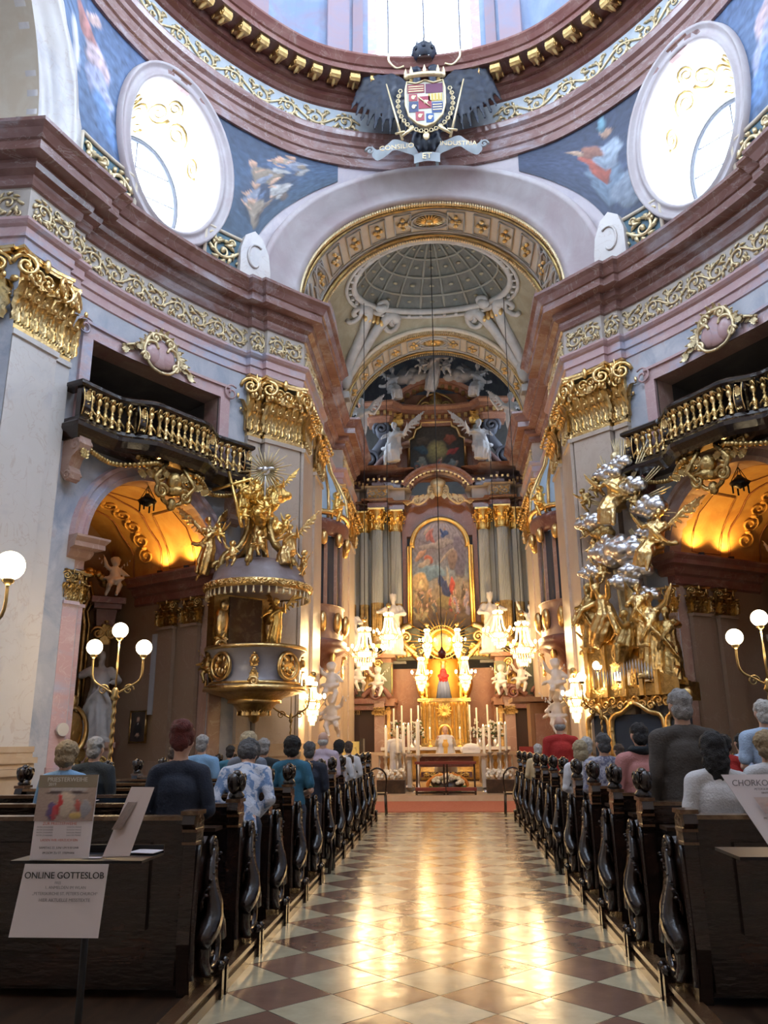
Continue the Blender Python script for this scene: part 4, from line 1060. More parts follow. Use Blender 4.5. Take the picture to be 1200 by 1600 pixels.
def person(px, py, z0, Hh, label, bkind, skind, shirtm, hair, hairm, bottom='pants', bm=None, rz=0.0, skin=None, wide=1.0, group=None):
    t = thing('person', label, 'person', (px, py, z0), rz, group); s = Hh/1.775; S = SCL(s*wide, s*wide, s)
    me, hc = ptmesh(bkind); inst('body', me, t, S, skin or m_skin)
    inst('shirt', ptmesh(skind), t, S, shirtm)
    inst('trousers' if bottom == 'pants' else 'skirt', ptmesh(bottom), t, S, bm or cloth('dark_trousers', (.03,.03,.04)))
    lean = .55 if 'bow' in bkind else 0; tl = (.35 if 'nod' in bkind else .08 if not lean else .5)+lean
    inst('hair', hair_mesh(hair), t, SCL(s, s, s) @ TR(*hc) @ RX(-tl), hairm)
    return t
# ---- statues
def wing(mb, root, out, up, L=.7, n=7):
    """layered feather wing from root, spreading along out and up vectors"""
    out = Vector(out).normalized(); up = Vector(up).normalized(); nr = out.cross(up)
    mb.limb([root, root+out*L*.25+up*L*.35, root+out*L*.45+up*L*.75], [L*.07,L*.08,L*.04], 8)
    for i in range(n):
        f = i/(n-1); b = root+out*L*(.1+.35*f)+up*L*(.15+.55*f); a = -1.1+1.75*f
        d = out*math.cos(a)+up*math.sin(a); l = L*(.30+.35*f); side = d.cross(nr)
        mb.ell(b+d*l*.5, (l*.55, L*.085, L*.028), rot=Matrix((d, side, nr)).transposed(), nu=8, nv=6)
def gown(mb, pts, r, k=9, amp=.13): mb.tube(pts, r, 30, wav=(k, amp))
def statue(kind):
    mb = MB()
    if kind in ('saint', 'king', 'bishop', 'orator'):
        gown(mb, [(0,0,.02),(.01,0,.35),(.03,-.01,.8),(0,0,1.05),(0,0,1.3),(0,0,1.45)], [.27,.25,.21,.17,.18,.10])
        mb.tube(catmull([V3(-.22,-.05,1.38),V3(-.05,.17,1.1),V3(.2,.2,.8),V3(.28,.05,.55),V3(.1,-.2,.6)], 4), .07, 8, flat=.5, wav=(3,.2))
        mb.tube(catmull([V3(.2,-.1,1.4),V3(.1,.15,1.2),V3(-.12,.22,.85),V3(-.25,.1,.5),V3(-.25,0,.1)], 4), .055, 8, wav=(3,.2))
        up = kind == 'orator'
        for s, e, w in ((-1, (-.33,.06,1.2), (-.2,.28,1.15)), (1, (.36,.05,1.3 if not up else 1.5), (.42,.25,1.25) if not up else (.5,.18,1.78))):
            mb.limb([(s*.19,0,1.4), e, w], [.085,.085,.055], 10); hand(mb, Vector(w), Vector(w)-Vector(e), (0,0,1), 1.15)
        c = V3(.02,.03,1.66); head(mb, c, 1.08, .1, .25); mb.limb([(0,0,1.42),(0,.01,1.56)], [.07,.06]); mb.ell(c+V3(0,-.03,.03), (.10,.11,.11)); 
        if kind in ('saint','orator','bishop'): mb.ell(c+V3(.02,.08,-.13), (.05,.04,.09))
        if kind == 'king':
            for i in range(8): a = i*PI/4; mb.limb([c+V3(.08*math.cos(a),.08*math.sin(a),.09), c+V3(.10*math.cos(a),.10*math.sin(a),.19)], [.025,.014], 6)
            mb.ell(c+V3(0,0,.1), (.095,.095,.04))
        if kind == 'bishop': mb.ell(c+V3(0,0,.16), (.09,.06,.17))
        mb.box((0,0,.02), (.62,.5,.1))
    elif kind in ('angel', 'angel_sit'):
        if kind == 'angel': gown(mb, [(.25,-.15,.02),(.15,-.05,.4),(.03,0,.8),(0,0,1.0),(0,0,1.25),(0,0,1.4)], [.20,.24,.2,.16,.17,.10], 8, .15); mb.limb([(.25,-.15,.15),(.36,-.3,-.12)], [.07,.04])
        else:
            gown(mb, [(-.1,.35,.05),(-.05,.38,.35),(0,.25,.52),(0,.02,.58),(0,0,.8),(0,0,1.05),(0,0,1.2)], [.19,.2,.22,.24,.18,.18,.10], 8, .14); mb.xf(TR(0,0,.2))
            mb.limb([(.14,.42,.6),(.16,.5,.18)], [.08,.05])
        z = 1.4
        for s, e, w in ((-1, (-.36,.1,1.22), (-.5,.3,1.42)), (1, (.34,.12,1.25), (.3,.36,1.1))):
            mb.limb([(s*.17,0,1.35), e, w], [.07,.06,.04], 10); hand(mb, Vector(w), Vector(w)-Vector(e), (0,0,1), 1.1)
        c = V3(.02,.05,1.6); head(mb, c, 1.02, .2, -.2); mb.limb([(0,0,1.38),(0,.02,1.52)], [.06,.055]); mb.ell(c+V3(0,-.03,.03), (.105,.115,.105))
        mb.tube(catmull([V3(-.2,.1,1.3),V3(.1,.2,1.1),V3(.3,.0,.9),V3(.5,-.15,.95)], 4), .07, 8, wav=(3,.25))
        for s in (-1,1): wing(mb, V3(s*.1,-.12,1.25), (s*.8,-.35,.15), (s*.15,-.1,1), .75)
    elif kind in ('putto', 'putto2'):
        mb.limb([(0,0,.38),(0,.01,.5),(0,0,.62)], [.12,.13,.10], 12); f = 1 if kind == 'putto' else -1
        mb.ell((.0,.02,.80), (.105,.11,.115)); mb.ell((0,.10,.77), (.05,.04,.045)); mb.ell((0,.125,.785), (.014,.02,.014)); mb.ell((0,-.02,.84), (.115,.115,.10))
        for k in range(7): mb.ell((.09*math.cos(k), -.02+.09*math.sin(k), .87), (.035,)*3, nu=6)
        for s in (-1,1):
            e = (s*.2,.06*f,.60+.08*s*f); w = (s*.27,.14,.66+.18*s*f); mb.limb([(s*.1,0,.62), e, w], [.055,.05,.036]); hand(mb, Vector(w), Vector(w)-Vector(e), (0,0,1), .7)
            k = (s*.12,.14+.05*s*f,.24); a = (s*.1+.05*f,.05-.1*s*f,.03); mb.limb([(s*.07,0,.36), k, a, (a[0],a[1]+.09,a[2]-.02)], [.085,.065,.042,.03])
            wing(mb, V3(s*.05,-.09,.58), (s*.9,-.3,.1), (s*.2,-.1,1), .30, 5)
        mb.tube([(-.2,.1,.42),(0,.15,.36),(.2,-.02,.42),(.3,-.12,.36)], .045, 8, wav=(3,.3))
    elif kind == 'horseman': # kneeling figure with drapery blown sideways
        gown(mb, [(-.45,.1,.1),(-.2,.15,.3),(.05,.1,.55),(.05,.02,.8),(0,0,1.0)], [.16,.24,.24,.17,.10], 9, .16)
        mb.limb([(.1,.1,.5),(.3,.35,.45),(.28,.38,.05)], [.11,.09,.06]); mb.limb([(-.1,.1,.45),(-.4,.0,.12),(-.7,-.1,.08)], [.11,.08,.05])
        for s, e, w in ((-1, (-.4,.15,.95), (-.62,.25,.75)), (1, (.32,.2,.9), (.5,.35,1.1))):
            mb.limb([(s*.17,0,1.0), e, w], [.08,.07,.05]); hand(mb, Vector(w), Vector(w)-Vector(e), (0,0,1), 1.15)
        c = V3(.06,.08,1.25); head(mb, c, 1.05, .3, .4); mb.limb([(0,0,1.0),(.04,.05,1.15)], [.07,.06]); mb.ell(c+V3(0,-.03,.03), (.105,.115,.105))
        mb.tube(catmull([V3(.1,-.1,1.0),V3(-.3,-.15,.9),V3(-.6,-.1,1.05),V3(-.8,0,.8)], 4), .10, 10, wav=(4,.3))
    elif kind == 'cloud':
        for (x, y, z, q) in ((-.38,0,-.05,.24),(-.12,.08,.06,.30),(.2,.05,.0,.28),(.45,0,.05,.2),(0,.05,-.16,.22),(-.3,.05,.2,.17),(.28,.03,.2,.17),(.05,.0,.3,.16)): mb.ell((x,y,z), (q*1.12,q,q*.85), nu=14, nv=10)
    return mb
ST = {}
def st(kind):
    if kind not in ST: ST[kind] = remesh(statue(kind), kind, .022 if kind.startswith('putto') else .03, m_white, disp=(.012, 3) if kind == 'cloud' else (.014, 11))
    return ST[kind]
def fig(name, kind, parent, p, s=1.0, rz=0.0, m=None, lean=0.0, roll=0.0, mir=False):
    """statue mesh as a part; p in world coordinates of the left-hand version"""
    x = -p[0] if mir else p[0]; M = TR(x, p[1], p[2])
    if parent: M = TR(*(-wloc(parent))) @ M
    M = M @ RZ(-rz if mir else rz) @ RY(-roll if mir else roll) @ RX(lean) @ SCL(-s if mir else s, s, s)
    return inst(name, st(kind), parent, M, m or m_white)
FWD = PI   # statues turned towards the nave
# ================================================================== HIGH ALTAR
YA = 30.3
T = thing('high_altar', 'towering red and grey marble high altar with columns, altarpiece and gilding', 'altar', (0, YA, .26))
def BX(lst, name, m, parent=T, bev=None):
    mb = MB()
    for (c, d) in lst: mb.box(c, d)
    return mb.build(name, m, parent)
# podium zones
BX([((s*2.75,YA+.35,1.6),(1.9,1.3,2.7)) for s in (-1,1)]+[((0,YA+.8,2.2),(4.4,.6,4.0))], 'podium', m_altbrown)
BX([((s*2.75,YA-.05,2.98),(2.05,1.7,.14)) for s in (-1,1)]+[((s*2.75,YA-.1,2.85),(1.95,1.6,.12)) for s in (-1,1)]+[((s*2.75,YA,4.58),(2.0,1.6,.14)) for s in (-1,1)]+[((s*2.75,YA,.5),(2.0,1.5,.4)) for s in (-1,1)], 'podium_cornice', m_altbrown)
BX([((s*2.75,YA+.1,3.75),(1.7,1.2,1.5)) for s in (-1,1)], 'pedestal_block', m_altbrown)
BX([((s*x,YA-.52,3.75),(.5,.06,1.2)) for s in (-1,1) for x in (2.1,3.1)]+[((s*2.75,YA-.6,1.75),(1.2,.05,1.6)) for s in (-1,1)], 'green_panel', m_altgreen)
mb = MB()
for s in (-1,1):
    M = TR(s*2.6, YA-.58, 3.15)
    for k in range(4): leaf(mb, M @ TR((k-1.5)*.13,0,.1+.1*(k%2)) @ RZ(PI), .8, .2, .2)
    for q in (-1,1): volute(mb, M @ TR(q*.22,-.15,1.15), .16, 2, .035, q)
    volute(mb, M @ TR(0,-.15,.05), .15, 2, .03, s)
    for x in (2.1,3.1):
        for sg in (-1,1): mb.tube([V3(s*x+sg*.22, YA-.56, 3.2+1.1*k/6+.03*math.sin(k*2)) for k in range(7)], .022, 5)
    for x in (2.0,2.35,3.1,3.5): mb.box((s*x,YA-.66,1.9), (.12,.06,1.7)); leaf(mb, TR(s*x,YA-.68,2.5) @ RZ(PI), .3, .22, .3)
mb.build('gilded_console', m_gold, T)
# columns: dark back pair, front pair
COLX = [(1.72,.10,.24),(2.42,-.22,.25),(2.95,.15,.2),(3.45,-.0,.2)]
def column_part(x, y, r, z0, z1, zc):
    k = 20; h = z1-z0; mb = MB(); pr = [(r*(1-.12*j/6), z0+h*j/6) for j in range(7)]
    mb.lathe(pr, (x,y,0), 80, flute=(20,.22)); o = mb.build('column', m_column, T)
    mb = MB(); pr = [(r*1.035*(1-.12*j*.35/4), z0+h*.36*j/4) for j in range(5)]; mb.lathe(pr, (x,y,0), 80, flute=(20,.18))
    mb.build('gilded_fluting', m_golda, o)
    mb = MB(); mb.lathe([(r*1.45,0),(r*1.45,.1),(r*1.3,.12),(r*1.35,.2),(r*1.1,.26),(r*1.15,.32),(r*1.02,.36)], (x,y,z0-.02), 20); mb.box((x,y,z0-.06),(r*3,r*3,.12)); mb.build('base', m_gold, o)
    mb = MB(); H = zc-z1; mb.lathe([(r*.95,0),(r*.95,.05),(r*.86,.08),(r*.9,H*.6),(r*1.2,H*.92)], (x,y,z1), 14)
    for row, n_ in ((0,8),(1,8)):
        for i in range(n_): a = 2*PI*(i+.5*row)/n_; leaf(mb, TR(x+r*.85*math.cos(a), y+r*.85*math.sin(a), z1+.04+.02*row) @ RZ(a-PI/2), H*(.45 if row == 0 else .72), r*.8, .35)
    for i in range(4): a = PI/4+i*PI/2; volute(mb, TR(x+r*1.25*math.cos(a), y+r*1.25*math.sin(a), z1+H*.8) @ RZ(a), H*.17, 1.6, H*.04)
    mb.box((x,y,z1+H*.96),(r*2.6,r*2.6,H*.08)); mb.build('capital', m_goldb, o)
for s in (-1,1):
    for (x,dy,r) in COLX: column_part(s*x, YA+dy, r, 5.0, 9.45, 10.3)
# wall behind columns
BX([((s*2.6,YA+.75,7.4),(2.4,.3,6.0)) for s in (-1,1)], 'back_wall', m_column)
BX([((s*1.38,YA+.55,7.2),(.18,.2,5.2)) for s in (-1,1)]+[((0,YA+.62,10.2),(2.8,.3,1.7))], 'inner_pier', m_altbrown)
# entablature with stepped plan and segmental break over the altarpiece
EP = [(-3.75,YA+.6),(-3.75,YA-.1),(-3.1,YA-.15),(-3.05,YA+.05),(-2.85,YA+.05),(-2.8,YA-.52),(-1.95,YA-.52),(-1.9,YA-.2),(-1.3,YA-.15),(-1.25,YA+.35)]
for s in (-1,1):
    path = [(s*x, y) for x, y in EP]; sd = -s*-1
    for nm, pr, m in (('architrave', [(0,10.3),(.04,10.32),(.04,10.5),(.1,10.56),(.1,10.62),(-.2,10.62)], m_red), ('frieze', [(.02,10.6),(.02,11.12),(-.2,11.13)], m_fbeige),
                      ('cornice', [(.02,11.1),(.1,11.2),(.22,11.28),(.22,11.4),(.42,11.42),(.42,11.56),(.5,11.62),(.56,11.76),(.56,11.82),(-.4,11.9)], m_red)):
        mb = MB(); mb.sweep(pr, path, side=1 if s < 0 else -1); mb.build(nm, m, T)
    mb = MB()
    for (a, b) in zip(path[1:], path[2:]):
        L = math.hypot(b[0]-a[0], b[1]-a[1]); n_ = int(L/.17)
        for i in range(n_):
            t = (i+.5)/n_; nx, ny = (b[1]-a[1])/L, -(b[0]-a[0])/L
            if ny > 0: nx, ny = -nx, -ny
            mb.box((a[0]+(b[0]-a[0])*t+nx*.28, a[1]+(b[1]-a[1])*t+ny*.28, 11.35), (.08,.12,.09))
    F = lineF((s*(2.75 if s < 0 else 2.0), YA-.54), (s*(2.0 if s < 0 else 2.75), YA-.54), 10.64, 0, -1); rinceau(mb, F, .75, .44, per=.4, r=.016)
    mb.build('dentil_band', m_gold, T)
# segmental arch over the painting
mb = MB(); pr = [(0,0),(.0,.28),(.10,.34),(.10,.5),(.24,.56),(.3,.68),(.38,.7),(.38,0)]
def sg(a, j):
    r, q = pr[int(round(j*(len(pr)-1)))]; t = PI*(.14+.72*a); R = 1.22+r; return (R*math.cos(t), YA+.25-q, 10.68+R*math.sin(t)*.86)
mb.grid(sg, 28, len(pr)-1, sm=False); mb.build('arched_pediment', m_red, T)
for i in range(17): t = PI*(.16+.68*i/16); mb = MB(); mb.box((1.36*math.cos(t), YA-.2, 10.68+1.36*math.sin(t)*.86), (.11,.14,.11), rz=0); mb.build('modillion', m_gold, T)
# gilded royal cartouche above the picture
mb = MB()
for s in (-1,1):
    mb.tube(catmull([V3(0,YA-.15,11.25),V3(s*.35,YA-.15,11.2),V3(s*.42,YA-.15,10.75),V3(s*.75,YA-.12,10.5),V3(s*1.05,YA-.1,10.62),V3(s*1.25,YA-.1,10.5)],4), .055, 6)
    volute(mb, TR(s*.85,YA-.15,10.62), .17, 2, .035, s); volute(mb, TR(s*.3,YA-.18,11.0), .15, 2, .03, -s); volute(mb, TR(s*1.25,YA-.12,10.58), .12, 2, .03, s)
    for k in range(4): leaf(mb, TR(s*(.3+.22*k), YA-.15, 10.72-.03*k) @ RZ(PI) @ RY(s*.7), .3, .2, .3)
mb.ell((0,YA-.2,11.3),(.3,.14,.22)); mb.ell((0,YA-.22,11.05),(.2,.1,.3))
for k in range(5): leaf(mb, TR((k-2)*.13,YA-.15,11.3) @ RZ(PI) @ RY((k-2)*.3), .26, .16, .2)
mb.build('gilded_cartouche', m_golds, T)
# altarpiece
PW, PZ0, PZ1 = 1.10, 5.75, 8.95; RP_ = 1.02
def apic(u, v):
    z = PZ0+(PZ1-PZ0+RP_+.02)*v; w = PW
    if z > PZ1: w = math.sqrt(max(.0001, RP_**2-(z-PZ1)**2))
    return ((u-.5)*2*w, YA+.4, z)
rng = random.Random(21)
bl = [(.5,.88,.5,.13,0,(.38,.36,.42)),(.28,.86,.09,.05,.5,(.55,.25,.22)),(.34,.83,.10,.025,-.6,(.50,.18,.16)),(.20,.90,.05,.05,0,(.55,.45,.38)),(.62,.87,.10,.035,.3,(.08,.14,.34)),(.55,.89,.05,.02,-.5,(.06,.11,.30)),(.63,.92,.025,.018,0,(.5,.33,.24)),
      (.45,.76,.35,.04,.1,(.42,.37,.35)),(.15,.66,.12,.03,.4,(.5,.3,.2)),(.30,.62,.09,.03,-.3,(.50,.16,.10)),(.22,.58,.12,.04,.2,(.46,.38,.3)),
      (.35,.50,.25,.07,0,(.20,.30,.38)),(.85,.66,.12,.22,0,(.20,.18,.24)),(.72,.62,.10,.10,0,(.28,.20,.16)),(.62,.66,.16,.02,.5,(.45,.36,.28)),(.14,.40,.16,.10,0,(.55,.38,.18)),(.16,.38,.05,.05,0,(.75,.60,.3)),
      (.52,.40,.035,.10,.7,(.04,.06,.14)),(.60,.34,.09,.10,0,(.05,.06,.13)),(.70,.37,.05,.09,0,(.50,.09,.05)),(.62,.46,.03,.10,.1,(.42,.36,.28)),(.55,.22,.14,.06,0,(.22,.17,.07))]
bl += figs(rng, 12, .04, .40, .06, .28, .055, [(.14,.09,.05),(.30,.18,.08),(.10,.10,.09),(.35,.28,.14)]) + figs(rng, 12, .66, .97, .08, .33, .055, [(.35,.08,.05),(.28,.2,.1),(.12,.09,.06),(.30,.25,.3)])
P_ = T
painted('altarpiece', apic, 70, 150, picture(2, [(0,(.08,.05,.03)),(.2,(.16,.10,.05)),(.36,(.33,.26,.17)),(.5,(.24,.28,.32)),(.7,(.27,.24,.26)),(.85,(.33,.29,.33)),(1,(.22,.24,.36))], bl, 5, .03, .45), T)
mb = MB(); pth = [V3(-1.18,YA+.3,5.75),V3(-1.18,YA+.3,PZ1-.05),V3(-1.02,YA+.3,PZ1-.05)]+[V3(-(RP_+.05)*math.cos(PI*i/24),YA+.3,PZ1+(RP_+.05)*math.sin(PI*i/24)) for i in range(25)]+[V3(1.02,YA+.3,PZ1-.05),V3(1.18,YA+.3,PZ1-.05),V3(1.18,YA+.3,5.75)]
mb.tube(pth, .085, 6); mb.tube([p+V3(p.x*.07,-.04,.0) for p in pth], .045, 5); mb.build('gilt_frame', m_goldb, T)
# gloria below the picture
mb = MB()
for i in range(44):
    a = 2*PI*i/44; L = (1.05 if i % 2 else 1.35)*(1 if math.sin(a) > -.3 else .75); mb.tube([V3(.2*math.cos(a),YA-.2,5.15+.2*math.sin(a)), V3(L*math.cos(a),YA-.2,5.15+L*.8*math.sin(a))], [.03,.012], 4)
mb.tube([V3(.48*math.cos(a),YA-.25,5.1+.48*math.sin(a)) for a in [i*PI/16 for i in range(32)]], .07, 6, closed=True, wav=(3,.3)); mb.tube([V3(.62*math.cos(a),YA-.22,5.1+.62*math.sin(a)) for a in [i*PI/16 for i in range(32)]], .03, 6, closed=True)
mb.ell((0,YA-.2,5.1),(.42,.12,.42),nu=16); mb.build('gloria', m_goldb, T)
mb = MB()
for s in (-1,1):
    mb.tube(catmull([V3(s*1.15,YA-.1,5.75),V3(s*1.5,YA-.15,5.6),V3(s*1.55,YA-.15,5.2),V3(s*1.25,YA-.15,4.9),V3(s*1.0,YA-.15,4.65)],4), .13, 6, wav=(3,.2)); volute(mb, TR(s*1.35,YA-.2,5.3), .22, 2, .05, s)
    for k in range(6): leaf(mb, TR(s*(1.1+.12*k),YA-.1,4.62) @ RZ(PI) @ RY(s*.2*k), .5, .25, .2)
mb.build('gilded_wing_scroll', m_gold, T); BX([((s*1.3,YA+.45,5.1),(.9,.3,1.2)) for s in (-1,1)], 'green_field', m_altgreen)
# niche with figure, tabernacle
mb = MB(); mb.lathe([(.55,3.0),(.55,4.5)], (0,YA-.1,0), 20, sy=.7, a0=0, a1=PI); mb.add([V3(-.55,YA-.1,4.5),V3(.55,YA-.1,4.5),V3(.55,YA+.3,4.5),V3(-.55,YA+.3,4.5)],[(0,1,2,3)]); mb.build('golden_niche', m_niche, T)
mb = MB()
for s in (-1,1):
    mb.tube(catmull([V3(s*.6,YA-.2,3.0),V3(s*.66,YA-.25,3.8),V3(s*.6,YA-.2,4.5),V3(s*.35,YA-.2,4.9)],4), .09, 6, wav=(3,.3)); mb.tube(catmull([V3(s*.75,YA-.2,3.0),V3(s*.95,YA-.2,3.6),V3(s*.8,YA-.2,4.3),V3(s*1.1,YA-.2,4.7)],4), .09, 6, wav=(3,.3))
    for k in range(7): mb.ell((s*(.7+.12*math.sin(k*2)),YA-.25,3.0+.27*k),(.12,.08,.12),nu=8)
    for x in (.28,.42,.62,.75): mb.lathe([(.05,1.5),(.05,2.75),(.08,2.8),(.08,2.9)],(s*x,YA-.7,0),10)
mb.ell((0,YA-.15,4.75),(.18,.12,.12)); mb.build('gilded_scrollwork', m_goldb, T)
BX([((0,YA-.3,2.1),(1.7,.8,1.7)),((0,YA-.3,2.98),(1.9,.95,.12)),((0,YA-.75,1.5),(1.2,.3,.2))], 'tabernacle', m_golda)
mb = MB()
for i in range(26): a = 2*PI*i/26; L = .32 if i % 2 else .24; mb.tube([V3(0,YA-.85,2.55), V3(L*math.cos(a),YA-.85,2.55+L*math.sin(a))], [.03,.01], 4)
mb.tube([V3(.24*math.cos(a),YA-.82,1.8+.3*math.sin(a)) for a in [i*PI/10 for i in range(20)]], .05, 6, closed=True); mb.ell((0,YA-.8,1.8),(.14,.05,.2)); mb.build('tabernacle_relief', m_goldb, T)
# mensa
BX([((0,YA-1.35,1.32),(4.4,1.0,.1))], 'mensa_cloth', m_cloth)
mb = MB(); mb.sweep([(0,.3),(.05,.35),(.02,.6),(-.12,.8),(.0,1.1),(.06,1.25)], [(-2.1,YA-1.0),(-2.1,YA-1.75),(2.1,YA-1.75),(2.1,YA-1.0)], sm=True); mb.build('mensa', m_golda, T)
# attic: upper picture and frame
YB = YA+.35
BX([((0,YB+.35,13.4),(3.9,.3,3.4)),((s*1.65,YB+.1,13.3),(.42,.5,3.0)) if 0 else ((1.65,YB+.1,13.3),(.42,.5,3.0)),((-1.65,YB+.1,13.3),(.42,.5,3.0))], 'attic_wall', m_altbrown)
def upic(u, v):
    x = (u-.5)*2; z = (v-.5)*2; k = 1.0-.24*max(0, abs(x)-.6)/.4*max(0, abs(z)-.55)/.45; return (x*1.08*k, YB+.1, 12.88+z*1.08*k)
bl = [(.5,.5,.22,.26,0,(.42,.36,.14),.9),(.25,.72,.14,.08,.3,(.10,.08,.06)),(.75,.74,.12,.10,-.3,(.28,.09,.06)),(.78,.5,.14,.06,.5,(.5,.07,.06)),(.2,.55,.16,.07,-.5,(.05,.10,.14)),(.2,.3,.1,.12,.3,(.28,.30,.24)),(.8,.25,.1,.1,0,(.22,.26,.24)),(.4,.2,.1,.05,0,(.4,.1,.08)),(.6,.22,.14,.07,0,(.32,.30,.22))]+figs(random.Random(4), 10, .1,.9,.1,.3,.06,[(.3,.2,.12),(.1,.13,.15),(.35,.12,.08)])
painted('upper_painting', upic, 50, 50, picture(9, [(0,(.04,.04,.04)),(1,(.07,.06,.05))], bl, 5, .05, .4), T)
fr_ = [(-1.15,11.85),(-1.15,13.55),(-.95,13.65),(-.85,14.0),(-.65,14.1),(-.6,14.3),(.6,14.3),(.65,14.1),(.85,14.0),(.95,13.65),(1.15,13.55),(1.15,11.85),(.7,11.95),(.35,12.1),(-.35,12.1),(-.7,11.95)]
mb = MB(); mb.tube([V3(x,YB+.03,z-.15) for x,z in fr_], .07, 6, closed=True); mb.build('gilt_frame', m_gold, T)
for s in (-1,1):
    mb = MB(); mb.lathe([(.17,0),(.15,.9)], (s*1.62,YB-.3,12.6+.3), 12); mb.lathe([(.2,-.06),(.24,.05)],(s*1.62,YB-.3,12.9),12); mb.build('attic_column', m_column, T)
    capital('attic_capital', frame(s*1.62,YB-.2,0,-1,13.85), .42,.5,.25, m_goldb, T, False, 3)
    # grey volutes
    mb = MB()
    for (cx, cz, R) in ((2.2,13.75,.34),(2.72,12.4,.46)):
        for yo in (0,.12,.24,.36,.48): mb.tube([V3(s*cx+s*R*(1-t/15)*math.cos(t), YB-.45+yo, cz+R*(1-t/15)*math.sin(t)) for t in [k*.5 for k in range(26)]], .075, 6)
    mb.tube(catmull([V3(s*2.0,YB-.2,14.1),V3(s*2.1,YB-.2,13.4),V3(s*2.5,YB-.2,12.8),V3(s*2.9,YB-.2,12.1)],4), .2, 8, flat=.6); mb.build('scroll_volute', m_slate, T)
# attic cornice, curved pediment with gold modillions
DZ = -.42
pc = [(-2.75,YB+.2),(-2.75,YB-.55),(-1.9,YB-.6),(-1.6,YB-.15),(-.8,YB+.02),(0,YB+.06),(.8,YB+.02),(1.6,YB-.15),(1.9,YB-.6),(2.75,YB-.55),(2.75,YB+.2)]
mb = MB(); mb.sweep([(o_, z_+DZ) for o_, z_ in [(-.2,14.4),(0,14.4),(.05,14.55),(.12,14.6),(.12,14.8),(.3,14.85),(.3,15.0),(.4,15.1),(.4,15.18),(-.3,15.25)]], pc); mb.build('attic_cornice', m_altbrown, T)
mb = MB()
for (a, b) in zip(pc[1:-1], pc[2:-1]):
    L = math.hypot(b[0]-a[0], b[1]-a[1]); n_ = max(2, int(L/.24))
    for i in range(n_): t = (i+.5)/n_; mb = MB(); mb.box((a[0]+(b[0]-a[0])*t, a[1]+(b[1]-a[1])*t-.2, 14.72+DZ), (.13,.14,.16)); mb.build('modillion', m_gold, T)
for i in range(13): t = PI*(.2+.6*i/12); mb = MB(); mb.box((1.75*math.cos(t)*1.1, YB-.15, 14.3+DZ+1.75*math.sin(t)), (.15,.16,.15)); mb.build('modillion', m_gold, T)
mb = MB(); pr = [(0,0),(0,.2),(.14,.3),(.14,.45),(.28,.5),(.28,0)]
def sg2(a, j):
    r, q = pr[int(round(j*(len(pr)-1)))]; t = PI*(.18+.64*a); R = 1.75+r; return (R*1.1*math.cos(t), YB+.1-q, 14.3+DZ+R*math.sin(t))
mb.grid(sg2, 24, len(pr)-1, sm=False); mb.box((0,YB+.25,15.4+DZ),(2.6,.2,.9)); mb.build('curved_pediment', m_altbrown, T)
mb = MB(); mb.ell((0,YB-.15,15.35+DZ),(.28,.16,.4))
for s in (-1,1): volute(mb, TR(s*.4,YB-.15,15.2+DZ),.2,2,.05,s); volute(mb, TR(s*.7,YB-.15,15.0+DZ),.16,2,.04,-s); mb.tube(catmull([V3(0,YB-.1,15.8+DZ),V3(s*.5,YB-.1,15.6+DZ),V3(s*1.0,YB-.1,15.05+DZ),V3(s*1.5,YB-.1,15.05+DZ)],4),.05,5)
mb.build('pediment_ornament', m_golda, T)
# dark lower volute pieces beside upper painting: broken pediment bands
for s in (-1,1):
    mb = MB(); mb.grid(lambda a, j: (s*(2.6-1.5*a), YB-.5+.5*j, 11.9+1.15*math.sin(a*PI*.5)), 12, 1); mb.tube([V3(s*(2.6-1.5*a),YB-.5,11.95+1.15*math.sin(a*PI*.5)) for a in [i/10 for i in range(11)]],.10,6); mb.build('broken_pediment', m_red, T)
# white figures of the altar
def wfig(kind, x, y, z, s, rz=PI, label='', m=m_white, lean=0, cat='statue', roll=0, name='statue', mirx=False):
    me = st(kind); o = bpy.data.objects.new(name, me); COL.objects.link(o); o.location = (x, y, z); o.rotation_euler = (lean, roll, rz); o.scale = (-s if mirx else s, s, s)
    if m is not me.materials[0]: o.material_slots[0].link = 'OBJECT'; o.material_slots[0].material = m
    tag(o, label, cat); return o
wfig('angel_sit', -1.65, YB-.75, 11.72, 1.25, PI-.3, 'white seated angel left of the upper altar painting', name='angel_statue')
wfig('angel_sit', 1.65, YB-.75, 11.72, 1.25, PI+.3, 'white seated angel right of the upper altar painting', name='angel_statue', mirx=True)
wfig('angel_sit', -1.75, YB-.45, 14.62, 1.05, PI+.4, 'white winged angel sitting on the left end of the top pediment', name='angel_statue')
wfig('angel_sit', 1.75, YB-.45, 14.62, 1.05, PI-.4, 'white winged angel sitting on the right end of the top pediment', name='angel_statue', mirx=True)
wfig('angel', 0.05, YB-.5, 15.35, 1.1, PI, 'white figure group crowning the very top of the high altar', name='angel_statue')
wfig('putto', -.5, YB-.6, 16.0, 1.0, PI+.3, 'small white cherub left of the crowning figure', name='cherub'); wfig('putto2', .5, YB-.6, 15.9, 1.0, PI-.3, 'small white cherub right of the crowning figure', name='cherub')
wfig('cloud', -.95, YB-.3, 16.0, 1.05, 0, 'pale stone cloud left of the crowning figure', name='stone_cloud', cat='sculpture', m=m_greyfig); wfig('cloud', 1.0, YB-.3, 16.0, 1.05, 0, 'pale stone cloud right of the crowning figure', name='stone_cloud', cat='sculpture', m=m_greyfig)
mb = MB()
for i in range(19): a = PI*(.12+.76*i/18); L = 1.3 if i % 2 else .95; mb.tube([V3(.05,YB,17.0), V3(.05+L*math.cos(a)*.8,YB,17.0+L*math.sin(a)*.75)], [.03,.015], 4)
